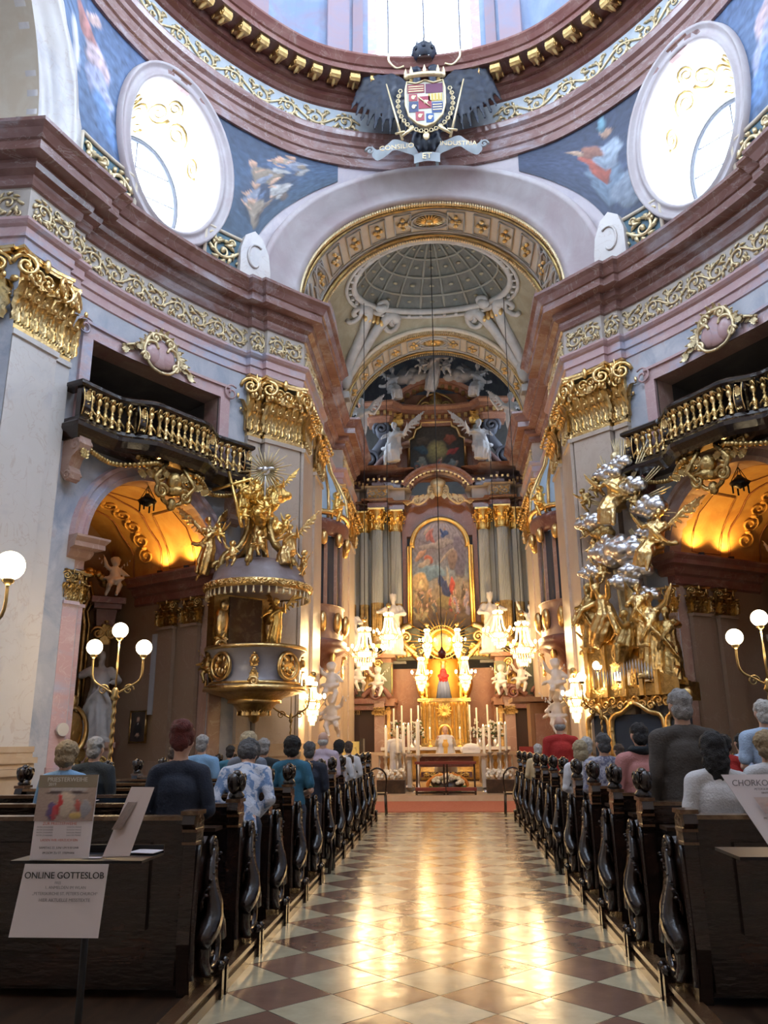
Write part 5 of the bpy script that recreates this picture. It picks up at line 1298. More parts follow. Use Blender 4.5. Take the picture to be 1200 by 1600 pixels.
o = mb.build('gilded_rays', m_golds); tag(o, 'fan of thin gilded rays behind the crowning figure of the altar', 'ornament')
wfig('angel', -2.85, 28.6, ZE+.02, 1.25, PI+.3, 'white angel standing on the left cornice end before the altar', name='angel_statue')
wfig('angel', 2.85, 28.6, ZE+.02, 1.25, PI-.3, 'white angel standing on the right cornice end before the altar', name='angel_statue', mirx=True)
wfig('king', -1.78, YA-.55, 4.66, 1.22, PI-.2, 'tall white crowned statue left of the altarpiece')
wfig('king', 1.78, YA-.55, 4.66, 1.22, PI+.2, 'tall white crowned statue right of the altarpiece', mirx=True)
wfig('bishop', -3.3, YA-.75, 4.66, .95, PI+.3, 'smaller white figure with a flag at the left end of the altar'); wfig('orator', 3.25, YA-.75, 4.66, .95, PI, 'smaller white figure at the right end of the altar')
wfig('putto', -2.35, 29.2, 3.1, 1.15, PI, 'white cherub sitting on the left side portal', name='cherub'); wfig('putto2', -3.05, 29.2, 3.3, 1.15, PI+.5, 'white cherub under the left chandelier', name='cherub')
wfig('putto2', 2.05, 29.2, 3.1, 1.15, PI-.2, 'white cherub with raised arm on the right side portal', name='cherub'); wfig('putto', 2.75, 29.2, 3.2, 1.15, PI, 'white cherub under the right chandelier', name='cherub')
# painted figure in the niche
t = thing('madonna_figure', 'small red and blue robed figure standing in the golden niche', 'statue', (0, YA-.45, 3.05))
mb = MB(); gown(mb, [(0,YA-.45,3.05),(0,YA-.45,3.5),(0,YA-.45,3.9)], [.26,.2,.1]); mb.build('blue_robe', mat('blue_grey_robe', (.16,.20,.34), .6), t)
mb = MB(); mb.limb([(0,YA-.48,3.72),(0,YA-.48,4.0)], [.17,.12]); mb.limb([(-.15,YA-.5,3.85),(-.1,YA-.65,3.75)],[.06,.05]); mb.limb([(.15,YA-.5,3.85),(.05,YA-.65,3.8)],[.06,.05]); mb.build('red_cloak', mat('red_robe', (.45,.03,.03), .6), t)
mb = MB(); head(mb, (0,YA-.45,4.17), .95, 0, PI); t2 = mb.build('head', m_skin, t); mb = MB(); mb.ell((0,YA-.42,4.2),(.1,.1,.12)); mb.lathe([(.07,.1),(.1,.2),(.06,.2)],(0,YA-.45,4.17),8); mb.build('veil', m_goldb, t)
# side portals of the altar zone
for s in (-1,1):
    sn = 'left' if s < 0 else 'right'
    t = thing('side_portal', 'brown marble portal with curved scroll pediment on the %s of the high altar' % sn, 'portal', (s*2.9, 29.4, .26))
    BX([((s*3.6,29.4,1.6),(.35,.5,2.7)),((s*2.3,29.4,1.6),(.35,.5,2.7))], 'pier', m_cab if 0 else m_pinkd, t); BX([((s*2.95,29.45,2.95),(1.75,.6,.18)),((s*2.95,29.45,2.72),(1.6,.45,.14))], 'lintel', m_dkred, t)
    BX([((s*2.95,29.65,1.5),(1.0,.1,2.4))], 'door', mat('dark_door', (.05,.02,.015), .4), t)
    mb = MB()
    for cx, sg_ in ((2.45,1),(3.35,-1)):
        for yo in (0,.1,.2): mb.tube([V3(s*cx+sg_*s*.25*(1-t_/15)*math.cos(t_), 29.15+yo, 3.2+.25*(1-t_/15)*math.sin(t_)) for t_ in [k*.5 for k in range(24)]], .05, 6)
    mb.tube(catmull([V3(s*1.9,29.2,3.05),V3(s*2.2,29.2,3.4),V3(s*2.6,29.2,3.35),V3(s*2.9,29.2,3.1)],4), .1, 6); mb.build('scroll', m_dkred, t)
    for x in (2.3,3.6): capital('capital', frame(s*x,29.15,0,-1,2.45), .34,.28,.08, m_golda, t, False, 2)
# ---- candlesticks, flowers, candles
def candle(mb, x, y, z, h, r=.03): mb.lathe([(r,0),(r,h),(r*.5,h+.01)], (x,y,z), 8)
def flame(x, y, z, par):
    mb = MB(); mb.ell((x,y,z+.03),(.012,.012,.035),nu=6,nv=6); return mb.build('flame', m_flame, par)
def stick(mb, x, y, z, h, s=1.0):
    mb.lathe([(.11*s,0),(.10*s,.03),(.04*s,.08),(.025*s,h*.3),(.05*s,h*.38),(.022*s,h*.48),(.045*s,h*.66),(.02*s,h*.75),(.03*s,h*.92),(.075*s,h*.97),(.075*s,h)], (x,y,z), 12)
def candlestick(x, y, z, hs, hc, label, lit=True, m=m_silver, r=.03, s=1.0, group=None):
    t = thing('candlestick', label, 'candlestick', (x,y,z), group=group)
    mb = MB(); stick(mb, x, y, z, hs, s); mb.build('stand', m, t); mb = MB(); candle(mb, x, y, z+hs, hc, r); mb.build('candle', m_candle, t)
    if lit: flame(x, y, z+hs+hc, t)
    return t
for i, x in enumerate((-1.78,-1.5,-1.17,-.92)): candlestick(x, 29.0+.02*i, 1.37, .55, .75+.1*(i % 2), 'silver candlestick left of the tabernacle, %s' % ('outermost','second from outside','third from outside','innermost')[i], lit=False)
for i, x in enumerate((1.84,1.5,1.12,.88)): candlestick(x, 29.0+.02*i, 1.37, .55, .75+.1*(i % 2), 'silver candlestick right of the tabernacle, %s' % ('outermost','second from outside','third from outside','innermost')[i], lit=False)
for s in (-1,1): candlestick(s*.52, 28.85, 1.37, .25, .35, 'small lit candle close to the %s side of the tabernacle' % ('left' if s < 0 else 'right'), m=m_goldb)
m_leaf = mat('dark_green_leaf', (.05,.10,.03), .6, blotch=[((.10,.17,.06),.4,.7,8)]); m_pet = mat('white_petal', (.80,.78,.70), .6)
def bouquet(name, x, y, z, w, h, n, label, m=m_pet, seed=0, vase=True):
    t = thing(name, label, 'flowers', (x,y,z)); r = random.Random(seed)
    if vase: mb = MB(); mb.lathe([(.08,0),(.12,.1),(.10,.2),(.06,.25),(.1,.3)], (x,y,z), 12); mb.build('vase', m_silver, t)
    mb = MB(); mf = MB(); b = .25 if vase else 0
    for i in range(n):
        a = r.uniform(0, 2*PI); q = math.sqrt(r.random()); px = x+q*w/2*math.cos(a); pz = z+b+r.uniform(.05, h); py = y+q*w/3*math.sin(a)
        for k in range(3): mf.ell((px+r.uniform(-.03,.03), py-.02, pz+r.uniform(-.03,.03)), (.035,.02,.035), nu=6, nv=4)
        mb.tube([(x,y,z+b*.7), (px,py,pz)], .006, 3)
        mb.ell((px+r.uniform(-.06,.06), py+.02, pz-.05), (.05,.015,.03), nu=5, nv=4)
    mb.build('leaves', m_leaf, t); mf.build('blossoms', m, t)
for i, (x, lab) in enumerate(((-1.62,'outer left'),(-1.05,'inner left'),(1.2,'inner right'),(1.75,'outer right'))): bouquet('bouquet', x, 29.25, 1.37, .6, .65, 26, 'white flower bouquet on the high altar, %s' % lab, seed=i)
# ---- people's altar
t = thing('altar_table', 'marble altar table with white edge standing before the high altar', 'altar', (0.03, 25.0, .26))
BX([((.03,25,1.17),(2.35,.95,.07))], 'tabletop', m_step, t); [BX([((x,25,.7),(.12,.7,.88))], 'leg', m_marbw, t) for x in (-1.05,1.12)]
BX([((.03,25.1,.98),(1.6,.5,.3)),((.03,24.85,.62),(1.5,.3,.14))], 'relief_block', m_dkred, t)
mb = MB(); rinceau(mb, lambda s_, z, o_: V3(-.65+s_, 24.68-o_, .56+z), 1.35, .14, per=.2, r=.014); mb.build('gilded_relief', m_goldb, t)
mb = MB(); mb.box((.78,24.9,1.3),(.5,.35,.16)); mb.ell((.78,24.9,1.36),(.27,.2,.14)); mb.limb([(.55,24.9,1.3),(1.0,24.9,1.28)],[.1,.07]); o = mb.build('open_missal', m_cloth); tag(o, 'open white book lying on a stand on the altar table', 'book')
# kneelers
for i, x in enumerate((-.42,.43)):
    t = thing('kneeler', 'dark wooden kneeler with red padding, %s of the pair before the altar table' % ('left','right')[i], 'kneeler', (x, 23.5, .15))
    BX([((x-.38,23.6,.55),(.05,.06,.85)),((x+.38,23.6,.55),(.05,.06,.85)),((x-.38,23.2,.2),(.05,.05,.2)),((x+.38,23.2,.2),(.05,.05,.2)),((x,23.4,.2),(.8,.3,.04))], 'frame', m_woodb, t)
    BX([((x,23.55,.98),(.86,.22,.07)),((x,23.25,.30),(.82,.3,.08))], 'cushion', mat('red_brown_velvet', (.20,.05,.035), .9), t)
# flower basket in front of altar
t = thing('flower_basket', 'basket of white blossoms with orange rim standing on the sanctuary floor before the altar table', 'flowers', (.05,24.2,.15)); r = random.Random(3)
mb = MB(); mb.lathe([(.35,0),(.5,.3),(.48,.3)], (.05,24.2,.15), 18, sy=.6); mb.build('basket', m_woodb, t)
mb = MB(); 
for i in range(70): a = r.uniform(0,2*PI); q = math.sqrt(r.random())*.42; mb.ell((.05+q*math.cos(a)*1.1,24.15+q*.5*math.sin(a)-.1,.42+.2*(1-(q/.45)**2)+r.uniform(-.03,.03)),(.06,.05,.05),nu=6,nv=4)
mb.build('blossoms', m_pet, t)
mb = MB()
for i in range(34): a = PI*i/33; mb.ell((.05+.56*math.cos(a),24.1,.36+.28*math.sin(a)),(.055,.05,.05),nu=6,nv=4)
mb.build('orange_rim', mat('orange_blossom', (.75,.28,.05), .6), t)
mb = MB()
for i in range(30): mb.ell((.05+r.uniform(-.5,.5),24.0,.26+r.uniform(-.05,.08)),(.06,.02,.04),nu=5,nv=4)
mb.build('leaves', m_leaf, t)
# big candle stands either side
for s, sn in ((-1,'left'),(1,'right')):
    xs_ = (-1.75,-1.42,-1.22,-1.08) if s < 0 else (1.15,1.33,1.62,1.82)
    for i, x in enumerate(xs_):
        y = 24.8+.25*((i % 2)); zt = .15 if i % 2 == 0 else .26
        candlestick(x, y, zt, (1.0,.98,1.08,1.02)[i], (.82,.72,.8,.76)[i], 'tall silver floor candlestick %s of the altar table, %s from the left' % (sn, ('first','second','third','fourth')[i]), r=.042, s=1.3)
    t = thing('flower_box', 'dark wooden plinth box with white flowers %s of the altar table' % sn, 'planter', (s*1.55,24.1,.15))
    BX([((s*1.55,24.1,.33),(.8,.5,.36))], 'box', m_woodb, t); mb = MB(); r = random.Random(5)
    for i in range(60): mb.ell((s*1.55+r.uniform(-.38,.38),24.05+r.uniform(-.2,.2),.6+r.uniform(-.04,.2)),(.045,.04,.045),nu=6,nv=4)
    mb.build('blossoms', m_pet, t)
candlestick(-.78, 24.3, .15, 1.02, .95, 'tall paschal candle on a bowl shaped stand left of the altar table', r=.06, s=1.6)
# balustrade of the communion rail
for s, sn in ((-1,'left'),(1,'right')):
    t = thing('communion_rail', 'brown marble balustrade %s of the altar table' % sn, 'balustrade', (s*2.1,25.8,.14))
    BX([((s*2.15,25.8,1.2),(2.1,.3,.1)),((s*2.15,25.8,.35),(2.1,.3,.16)),((s*1.15,25.8,.75),(.25,.28,.8)),((s*3.1,25.8,.75),(.25,.28,.8)),((s*2.15,25.8,.75),(.22,.26,.8))], 'rail', m_step, t)
    for i in range(8):
        x = 1.42+.21*i+(.1 if i > 3 else 0); mb = MB(); mb.lathe([(.07,0),(.07,.05),(.03,.1),(.075,.3),(.035,.42),(.035,.46),(.065,.55),(.03,.66),(.06,.7),(.06,.74)], (s*x,25.8,.42), 10); mb.build('baluster', m_marbw, t)
# lectern with yellow cloth, cabinet on the right, chair
t = thing('lectern', 'lectern hung with a yellow embroidered cloth left of the sanctuary', 'lectern', (-2.55,22.6,.0))
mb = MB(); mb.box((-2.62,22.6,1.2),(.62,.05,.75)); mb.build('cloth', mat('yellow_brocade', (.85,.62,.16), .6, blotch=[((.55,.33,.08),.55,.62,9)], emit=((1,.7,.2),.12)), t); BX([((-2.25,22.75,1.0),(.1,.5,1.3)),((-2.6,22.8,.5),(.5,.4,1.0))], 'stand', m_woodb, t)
t = thing('confessional', 'tall brown wooden cabinet with carved panel on the right of the sanctuary', 'cabinet', (3.0,24.2,.0))
BX([((2.85,24.4,1.3),(.75,1.0,2.6))], 'case', m_cab, t); BX([((2.7,24.2,2.68),(1.5,1.5,.12))], 'canopy', m_cab, t); BX([((2.85,23.87,1.5),(.5,.05,1.6)),((2.85,23.87,.4),(.5,.05,.4))], 'panel', m_altbrown, t)
t = thing('ambo', 'low brown wooden desk with small red cover in front of the cabinet', 'desk', (2.3,23.4,.0)); BX([((2.3,23.4,1.15),(.7,.4,.06)),((2.3,23.45,.6),(.5,.3,1.1))], 'body', m_cab, t); BX([((2.3,23.2,1.3),(.5,.05,.2))], 'red_cover', mat('red_cover', (.3,.03,.02), .7), t)
# ================================================================== NAVE FURNISHINGS
def smooth(e0, e1, x): t = max(0, min(1, (x-e0)/(e1-e0))); return t*t*(3-2*t)
def balcony(mir):
    sn = 'right' if mir else 'left'
    ub0, ub1 = .20, .79; um = (ub0+ub1)/2
    def off(u):
        d = abs(u-um)/(ub1-ub0)*2
        return .24-(.42+.42*(1-smooth(.25,.62,d))-.0)
    c = A(um, -.3)[0]; t = thing('balcony', 'dark curved tribune balcony with gilded balusters on the %s diagonal wall' % sn, 'balcony', ((-c.x if mir else c.x), c.y, 7.1))
    N_ = 40; uu = [ub0+(ub1-ub0)*i/N_ for i in range(N_+1)]
    path = [tuple(A(ub0,.24)[0])]+[tuple(A(u, off(u))[0]) for u in uu]+[tuple(A(ub1,.24)[0])]
    mb = MB(); mb.sweep([(-.16,7.94),(.06,7.94),(.10,7.98),(.10,8.04),(.05,8.08),(-.16,8.08),(-.16,7.94)], path); mb.build('handrail', m_wood, t, mir=mir)
    mb = MB(); mb.sweep([(-.14,7.36),(.02,7.36),(.06,7.28),(.12,7.22),(.12,7.14),(.03,7.04),(-.02,6.96),(-.2,6.94),(-.2,7.3),(-.14,7.36)], path)
    for a, b in zip(uu, uu[1:]):
        p, q, r_, s_ = A(a,off(a)+.05)[0], A(b,off(b)+.05)[0], A(b,.25)[0], A(a,.25)[0]
        mb.add([(p.x,p.y,7.2),(q.x,q.y,7.2),(r_.x,r_.y,7.2),(s_.x,s_.y,7.2)],[(0,1,2,3)]); mb.add([(p.x,p.y,7.0),(q.x,q.y,7.0),(r_.x,r_.y,7.0),(s_.x,s_.y,7.0)],[(3,2,1,0)])
    mb.build('base', m_wood, t, mir=mir)
    # balusters and pedestals
    def bf(u, z=0): p, n = A(u, off(u)); return frame(p.x, p.y, -n.x, -n.y, z)
    bp = [(.0,.035),(.0,.06)]
    nb = 26; peds = (0, 1, 7, 19, 25)
    for i in range(nb):
        u = ub0+(ub1-ub0)*(i+.5)/nb
        if i in (0, 7, 18, 25):
            mb = MB(); M = bf(u)
            def pv(a, j):
                y = .02+.06*math.sin(j*PI*1.0)+.03*math.sin(j*2*PI); return M @ V3((a-.5)*.19, y, 7.36+.58*j)
            mb.grid(pv, 2, 8); mb.box((0,-.05,7.65),(.19,.12,.58),M); o = mb.build('pedestal', m_wood, t, mir=mir)
            mb = MB(); leaf(mb, M @ TR(0,.06,7.42), .22, .13, .15); leaf(mb, M @ TR(0,.07,7.68), .24, .13, .15)
            for q in (-1,1): mb.tube([M @ V3(q*.09, .05+.05*math.sin(j*PI/8), 7.38+.54*j/8) for j in range(9)], .012, 4)
            mb.build('gilded_leaf', m_gold, o, mir=mir)
        else:
            mb = MB(); M = bf(u)
            mb.lathe([(.055,0),(.055,.05),(.024,.07),(.062,.13),(.056,.19),(.022,.26),(.042,.29),(.022,.32),(.056,.38),(.062,.44),(.024,.50),(.055,.53),(.055,.58)], (0,0,7.36), 8, M=M)
            for q in (-1,1): mb.tube([M @ V3(q*.02,.05,7.84), M @ V3(q*.07,.07,7.90), M @ V3(q*.10,.05,7.80)], [.018,.022,.006], 4); mb.tube([M @ V3(q*.02,.05,7.52), M @ V3(q*.06,.07,7.46), M @ V3(q*.09,.05,7.40)], [.016,.02,.006], 4)
            mb.build('baluster', m_golda if i % 2 else m_gold, t, mir=mir)
    # brackets
    for u, s in ((ub0+.025,-1),(ub1-.025,1)):
        M = AF(u, .24); mb = MB()
        poly = [(0,7.0),(.42,7.0),(.46,6.85),(.40,6.72),(.26,6.62),(.20,6.45),(.26,6.33),(.24,6.22),(.14,6.18),(.06,6.25),(0,6.35)]
        mb.prism(poly, -.13, .13, M @ Matrix(((0,1,0,0),(1,0,0,0),(0,0,1,0),(0,0,0,1))))
        for x in (-.13,.13): volute(mb, M @ TR(x,.32,6.84) @ RZ(PI/2), .13, 1.6, .025); volute(mb, M @ TR(x,.17,6.28) @ RZ(PI/2), .08, 1.5, .02)
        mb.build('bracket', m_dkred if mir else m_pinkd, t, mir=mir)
        mb = MB(); leaf(mb, M @ TR(0,.42,6.6), .3, .2, -.1); mb.build('gilded_leaf', m_golda, t, mir=mir)
    # garlands and central cartouche
    for s in (-1,1):
        mb = MB(); a0 = um+s*.07; a1 = um+s*.26
        for k in range(22): u = a0+(a1-a0)*k/21; p = A(u, off(u)+.08)[0]; z = 6.86-.14*math.sin(PI*k/21); mb.ell((p.x,p.y,z),(.06,.06,.055),nu=6,nv=4)
        mb.build('garland', m_golda, t, mir=mir)
    M = AF(um, -.42); mb = MB()
    for s in (-1,1):
        volute(mb, M @ TR(s*.38,.0,6.72), .24, 2, .045, s); volute(mb, M @ TR(s*.30,.05,6.35), .17, 2, .04, -s); volute(mb, M @ TR(s*.68,-.05,6.9), .16, 2, .035, s)
        mb.tube([M @ V3(s*.2,.05,6.95), M @ V3(s*.5,.1,6.6), M @ V3(s*.2,0,6.2), M @ V3(0,0,6.1)], .05, 6)
        for k in range(4): leaf(mb, M @ TR(s*(.15+.18*k),.05,6.7-.05*k) @ RY(s*1.2), .28, .16, .2)
    mb.ell(M @ V3(0,.05,6.62),(.16,.16,.20)); mb.ell(M @ V3(0,.1,6.66),(.10,.12,.12)); mb.ell(M @ V3(0,.05,6.42),(.22,.12,.12)); mb.ell(M @ V3(0,0,6.15),(.10,.1,.14))
    mb.build('winged_mask_cartouche', m_golda, t, mir=mir)
both(balcony)
def cartouche(mir):
    sn = 'right' if mir else 'left'; M = AF(.475, .14, 9.52)
    t = thing('cartouche', 'gilded shell cartouche with pink stone field above the %s tribune opening' % sn, 'ornament', (lambda p: ((-p.x if mir else p.x), p.y, 9.2))(M @ V3(0,0,0)))
    mb = MB(); mb.ell((0,.04,.02),(.36,.10,.34),M,18,12); mb.ell((-.18,.05,-.02),(.22,.1,.26),M,12,8); mb.ell((.18,.05,-.02),(.22,.1,.26),M,12,8); mb.build('field', m_pink, t, mir=mir)
    mb = MB()
    for s in (-1,1):
        mb.tube([M @ p for p in catmull([V3(0,.12,-.42),V3(s*.25,.12,-.36),V3(s*.44,.12,-.12),V3(s*.40,.12,.14),V3(s*.2,.14,.2),V3(s*.12,.14,.08)],4)], .035, 6)
        mb.tube([M @ p for p in catmull([V3(s*.42,.1,.1),V3(s*.3,.12,.36),V3(0,.14,.42)],4)], .045, 6)
        for k in range(6): leaf(mb, M @ TR(s*(.04+.09*k),.10,.34-.07*k) @ RY(s*(.2+.3*k)), .26, .15, .3)
        volute(mb, M @ TR(s*.2,.14,.3), .12, 1.8, .03, -s); volute(mb, M @ TR(s*.4,.12,-.2), .11, 1.8, .03, s)
        for k in range(3): leaf(mb, M @ TR(s*(.5+.14*k),.02,-.02-.05*k) @ RY(s*(1.7)), .2, .14, .25)
        mb.tube([M @ V3(s*.42,.08,0), M @ V3(s*.62,.05,.02), M @ V3(s*.85,.05,-.1)], .03, 5); leaf(mb, M @ TR(s*.8,.03,-.12) @ RY(s*2.4), .26, .16, .3)
    mb.build('gilded_scroll', m_golds, t, mir=mir)
both(cartouche)

# ---- chapels
def chapel(mir):
    sn = 'right' if mir else 'left'
    HW, DP = RA+.05, 3.4
    mb = MB(); mb.add([CP(HW,.3,0),CP(HW,DP,0),CP(HW,DP,ZA),CP(HW,.3,ZA)],[(0,1,2,3)]); mb.add([CP(-HW,.3,0),CP(-HW,DP,0),CP(-HW,DP,ZA),CP(-HW,.3,ZA)],[(0,1,2,3)]); struct('wall_chapel_side_'+sn, mb, m_brown, mir)
    mb = MB(); mb.add([CP(-HW,DP,0),CP(HW,DP,0),CP(HW,DP,ZA+HW),CP(-HW,DP,ZA+HW)],[(0,1,2,3)]); struct('wall_chapel_back_'+sn, mb, m_brown, mir)
    mb = MB(); mb.grid(lambda a, j: CP(HW*math.cos(PI*a), .2+(DP-.2)*j, ZA+HW*math.sin(PI*a)), 28, 4); struct('ceiling_chapel_'+sn, mb, m_ochre, mir)
    # painted lines of the vault
    mb = MB(); V = lambda a, n: CP((HW-.02)*math.cos(a), n, ZA+(HW-.02)*math.sin(a))
    for a0, a1 in ((.12,.95),(2.2,3.02)):
        for n0, n1 in ((.5,1.35),): mb.tube([V(a0,n0),V(a0+.3,n0),V(a1-.3,n0),V(a1,n0+.1),V(a1,n1-.1),V(a1-.3,n1),V(a0+.3,n1),V(a0,n1)], .012, 4, closed=True)
    mb.tube([V(PI/2+.38*math.cos(t), .95+.42*math.sin(t)) for t in [i*PI/12 for i in range(24)]], .012, 4, closed=True)
    for n0 in (1.6,2.6): mb.tube([V(PI*i/30, n0+.05*math.sin(i*1.1)) for i in range(31)], .02, 4)
    struct('trim_chapel_vault_line_'+sn, mb, m_ochrel, mir)
    mb = MB()
    for k in range(-5, 6):
        a = PI/2+k*.24
        mb.tube([V(a+.12*(1-t/12)*math.cos(t*(1 if k % 2 else -1)), 2.1+.28*(1-t/12)*math.sin(t)) for t in [i*.6 for i in range(16)]], .03, 4)
        mb.ell(V(a+.12, 2.1), (.08,.08,.05), nu=6, nv=4)
    o = mb.build('painted_stucco_band', mat('orange_relief', (.62,.36,.10), .6), mir=mir); tag(o, 'warm scroll relief band across the %s chapel vault' % sn, 'ornament')
    # impost entablature
    PC = [(CP(s_,n,0).x, CP(s_,n,0).y) for s_, n in ((HW+.02,.1),(HW+.02,.12),(HW-.02,DP-.5))]
    imp = [(0,4.62),(.05,4.66),(.05,4.82),(.12,4.86),(.16,4.95),(.16,5.0),(.30,5.03),(.30,5.12),(.36,5.2),(.36,5.24),(-.1,5.25)]
    mb = MB(); pr_ = [CP(HW+.3,-.06,0), CP(HW-.0,-.06,0), CP(HW-.02,1.0,0), CP(HW-.02,DP-.9,0)]; mb.sweep(imp, [(p.x,p.y) for p in pr_], side=1 if (CP(0,0,0)-CP(1,0,0)).xy.dot(Vector(((pr_[2]-pr_[1]).y, -(pr_[2]-pr_[1]).x))) > 0 else -1)
    struct('trim_chapel_impost_'+sn, mb, m_dkred, mir)
    mb = MB(); pl_ = [CP(-HW-.34,-.06,0), CP(-HW,-.06,0), CP(-HW,.9,0)]; mb.sweep(imp, [(p.x,p.y) for p in pl_], side=1 if (CP(0,0,0)-CP(-1,0,0)).xy.dot(Vector(((pl_[2]-pl_[1]).y, -(pl_[2]-pl_[1]).x))) > 0 else -1)
    struct('trim_chapel_impost_near_'+sn, mb, m_pinkd, mir)
    # jamb pilasters (near one pink, far ones brown)
    def cpil(t0, n0, wx, facing, w, d, lab, m, z1=4.05, zc=4.62):
        p = CP(t0, n0, 0); q = CP(t0+facing[0], n0+facing[1], 0); f = (q-p); M = frame(p.x, p.y, f.x, f.y)
        L = (-p.x if mir else p.x, p.y, 0); t = thing('chapel_pilaster', lab % sn, 'pilaster', L)
        mb = MB(); mb.box((0,d/2,z1/2),(w,d,z1),M); mb.box((0,d/2+.02,z1-.03),(w*1.05,d+.05,.06),M); mb.box((0,d/2,.6),(w*1.15,d+.1,1.2),M); mb.build('shaft', m, t, mir=mir)
        capital('capital', M @ TR(0,0,z1), w, zc-z1, d, m_golda if m is not m_pinkd else m_gold, t, mir, 2)
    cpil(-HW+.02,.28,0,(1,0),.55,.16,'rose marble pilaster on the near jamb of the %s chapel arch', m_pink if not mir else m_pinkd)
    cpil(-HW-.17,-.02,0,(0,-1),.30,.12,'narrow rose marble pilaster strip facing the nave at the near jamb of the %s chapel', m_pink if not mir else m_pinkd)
    cpil(HW-.02,.45,0,(-1,0),.50,.10,'brown marble pilaster nearest the nave inside the %s chapel', m_brown)
    cpil(HW-.02,1.25,0,(-1,0),.50,.10,'second brown marble pilaster inside the %s chapel', m_brown)
    cpil(HW+.17,-.02,0,(0,-1),.34,.12,'narrow brown strip facing the nave at the far jamb of the %s chapel', m_pinkd)
    # side altar: big dark painting in gilt frame
    def pp(u, v): return tuple(CP(-1.25+2.0*u, DP-.12, 1.55+3.9*v)*1)
    bl = [(.5,.6,.3,.3,.2,(.07,.05,.035),.8),(.45,.62,.05,.05,0,(.35,.22,.14)),(.42,.5,.10,.05,.4,(.28,.2,.14)),(.5,.35,.25,.15,0,(.12,.05,.03)),(.65,.75,.2,.14,0,(.12,.10,.06),.9)]
    p0_ = CP(0, DP-.1, 0); t = thing('side_altar', 'gilded side altar with tall dark painting in the %s chapel' % sn, 'altar', ((-p0_.x if mir else p0_.x), p0_.y, 0))
    ob = painted('altar_painting', pp, 30, 50, picture(30+mir, [(0,(.03,.02,.015)),(.5,(.06,.045,.03)),(1,(.05,.04,.03))], bl, 5, .05, .5), t, mir=mir)
    mb = MB(); fr_ = [CP(.78,DP-.15,1.5),CP(.78,DP-.15,4.2),CP(.70,DP-.15,4.5),CP(.85,DP-.15,4.8),CP(.7,DP-.15,5.2),CP(.3,DP-.15,5.6),CP(-.7,DP-.15,5.6),CP(-1.28,DP-.15,5.0),CP(-1.28,DP-.15,1.5)]
    mb.tube(fr_, .07, 6, closed=True); mb.tube([p+CP(.1,-.03,0)-CP(0,0,0) for p in fr_[:5]], .04, 5); mb.build('gilt_frame', m_golda, t, mir=mir)
    mb = MB(); M = frame(*CP(-.2, DP-.55, 0).xy, *(CP(0,0,0)-CP(0,1,0)).xy)
    mb.box((0,0,.55),(2.6,.7,1.1),M); mb.build('mensa', m_dkred, t, mir=mir); mb = MB(); mb.box((0,0,1.12),(2.7,.8,.04),M); mb.box((0,.4,1.0),(2.6,.02,.22),M); mb.build('altar_cloth', m_cloth, t, mir=mir)
    mb = MB(); mb.box((0,-.15,1.3),(2.4,.3,.3),M)
    for x in (-.9,0,.9): mb.ell((x,0,1.35),(.3,.08,.14),M); 
    rinceau(mb, lambda s_, z, o_: M @ V3(-1.2+s_, .02+o_, 1.18+z), 2.4, .3, per=.5, r=.02); mb.build('gilded_gradine', m_golda, t, mir=mir)
    mb = MB(); mb.ell((-.55,.1,1.85),(.3,.1,.42),M,16,10); mb.tube([M @ V3(-.55+.34*math.cos(a),.16,1.85+.48*math.sin(a)) for a in [i*PI/10 for i in range(20)]],.05,6,closed=True,wav=(3,.3)); mb.ell((-.55,.12,2.45),(.12,.08,.15),M); mb.build('gilded_medallion', m_gold, t, mir=mir)
    # corner pier with statue, corbelled entablature with a cherub
    mb = MB(); q = CP(1.12, DP-.45, 0); M2 = frame(q.x, q.y, *(CP(-.5,-1,0)-CP(0,0,0)).xy)
    mb.box((0,0,.75),(.6,.6,1.5),M2); mb.box((0,0,1.55),(.75,.75,.12),M2); mb.build('statue_pedestal', m_pinkd, t, mir=mir)
    mb = MB(); leaf(mb, M2 @ TR(0,.32,1.0), .4, .3, .15); volute(mb, M2 @ TR(.1,.33,1.2), .12, 1.8, .025); volute(mb, M2 @ TR(-.1,.33,1.2), .12, 1.8, .025, -1); mb.build('gilded_relief', m_golda, t, mir=mir)
    mb = MB(); mb.box((0,-.1,4.75),(.75,.75,.14),M2); mb.box((0,-.1,4.62),(.6,.6,.12),M2); mb.box((0,-.2,4.35),(.38,.4,.45),M2, taper=1.2); mb.build('corbel_block', m_dkred, t, mir=mir)
    mb = MB(); leaf(mb, M2 @ TR(0,.05,3.75), .6, .3, .2); volute(mb, M2 @ TR(.15,.08,4.0), .16, 1.8, .03); volute(mb, M2 @ TR(-.15,.08,4.0), .16, 1.8, .03, -1); mb.build('gilded_corbel', m_golda, t, mir=mir)
    zf = (lambda x: -x) if mir else (lambda x: x); me = st('saint' if not mir else 'orator'); o = bpy.data.objects.new('statue', me); COL.objects.link(o)
    o.location = (zf(q.x), q.y, 1.61); o.rotation_euler = (0,0,zf(-2.6)); o.scale = (1.12,)*3; o.material_slots[0].link = 'OBJECT'; o.material_slots[0].material = m_greyfig; tag(o, 'pale grey robed saint statue on a pedestal in the %s chapel' % sn, 'statue')
    q2 = CP(1.05,DP-.75,4.83); o = bpy.data.objects.new('cherub', st('putto')); COL.objects.link(o); o.location = (zf(q2.x), q2.y, q2.z); o.rotation_euler = (0,0,zf(-2.6)); tag(o, 'white cherub sitting on the entablature block in the %s chapel' % sn, 'statue')
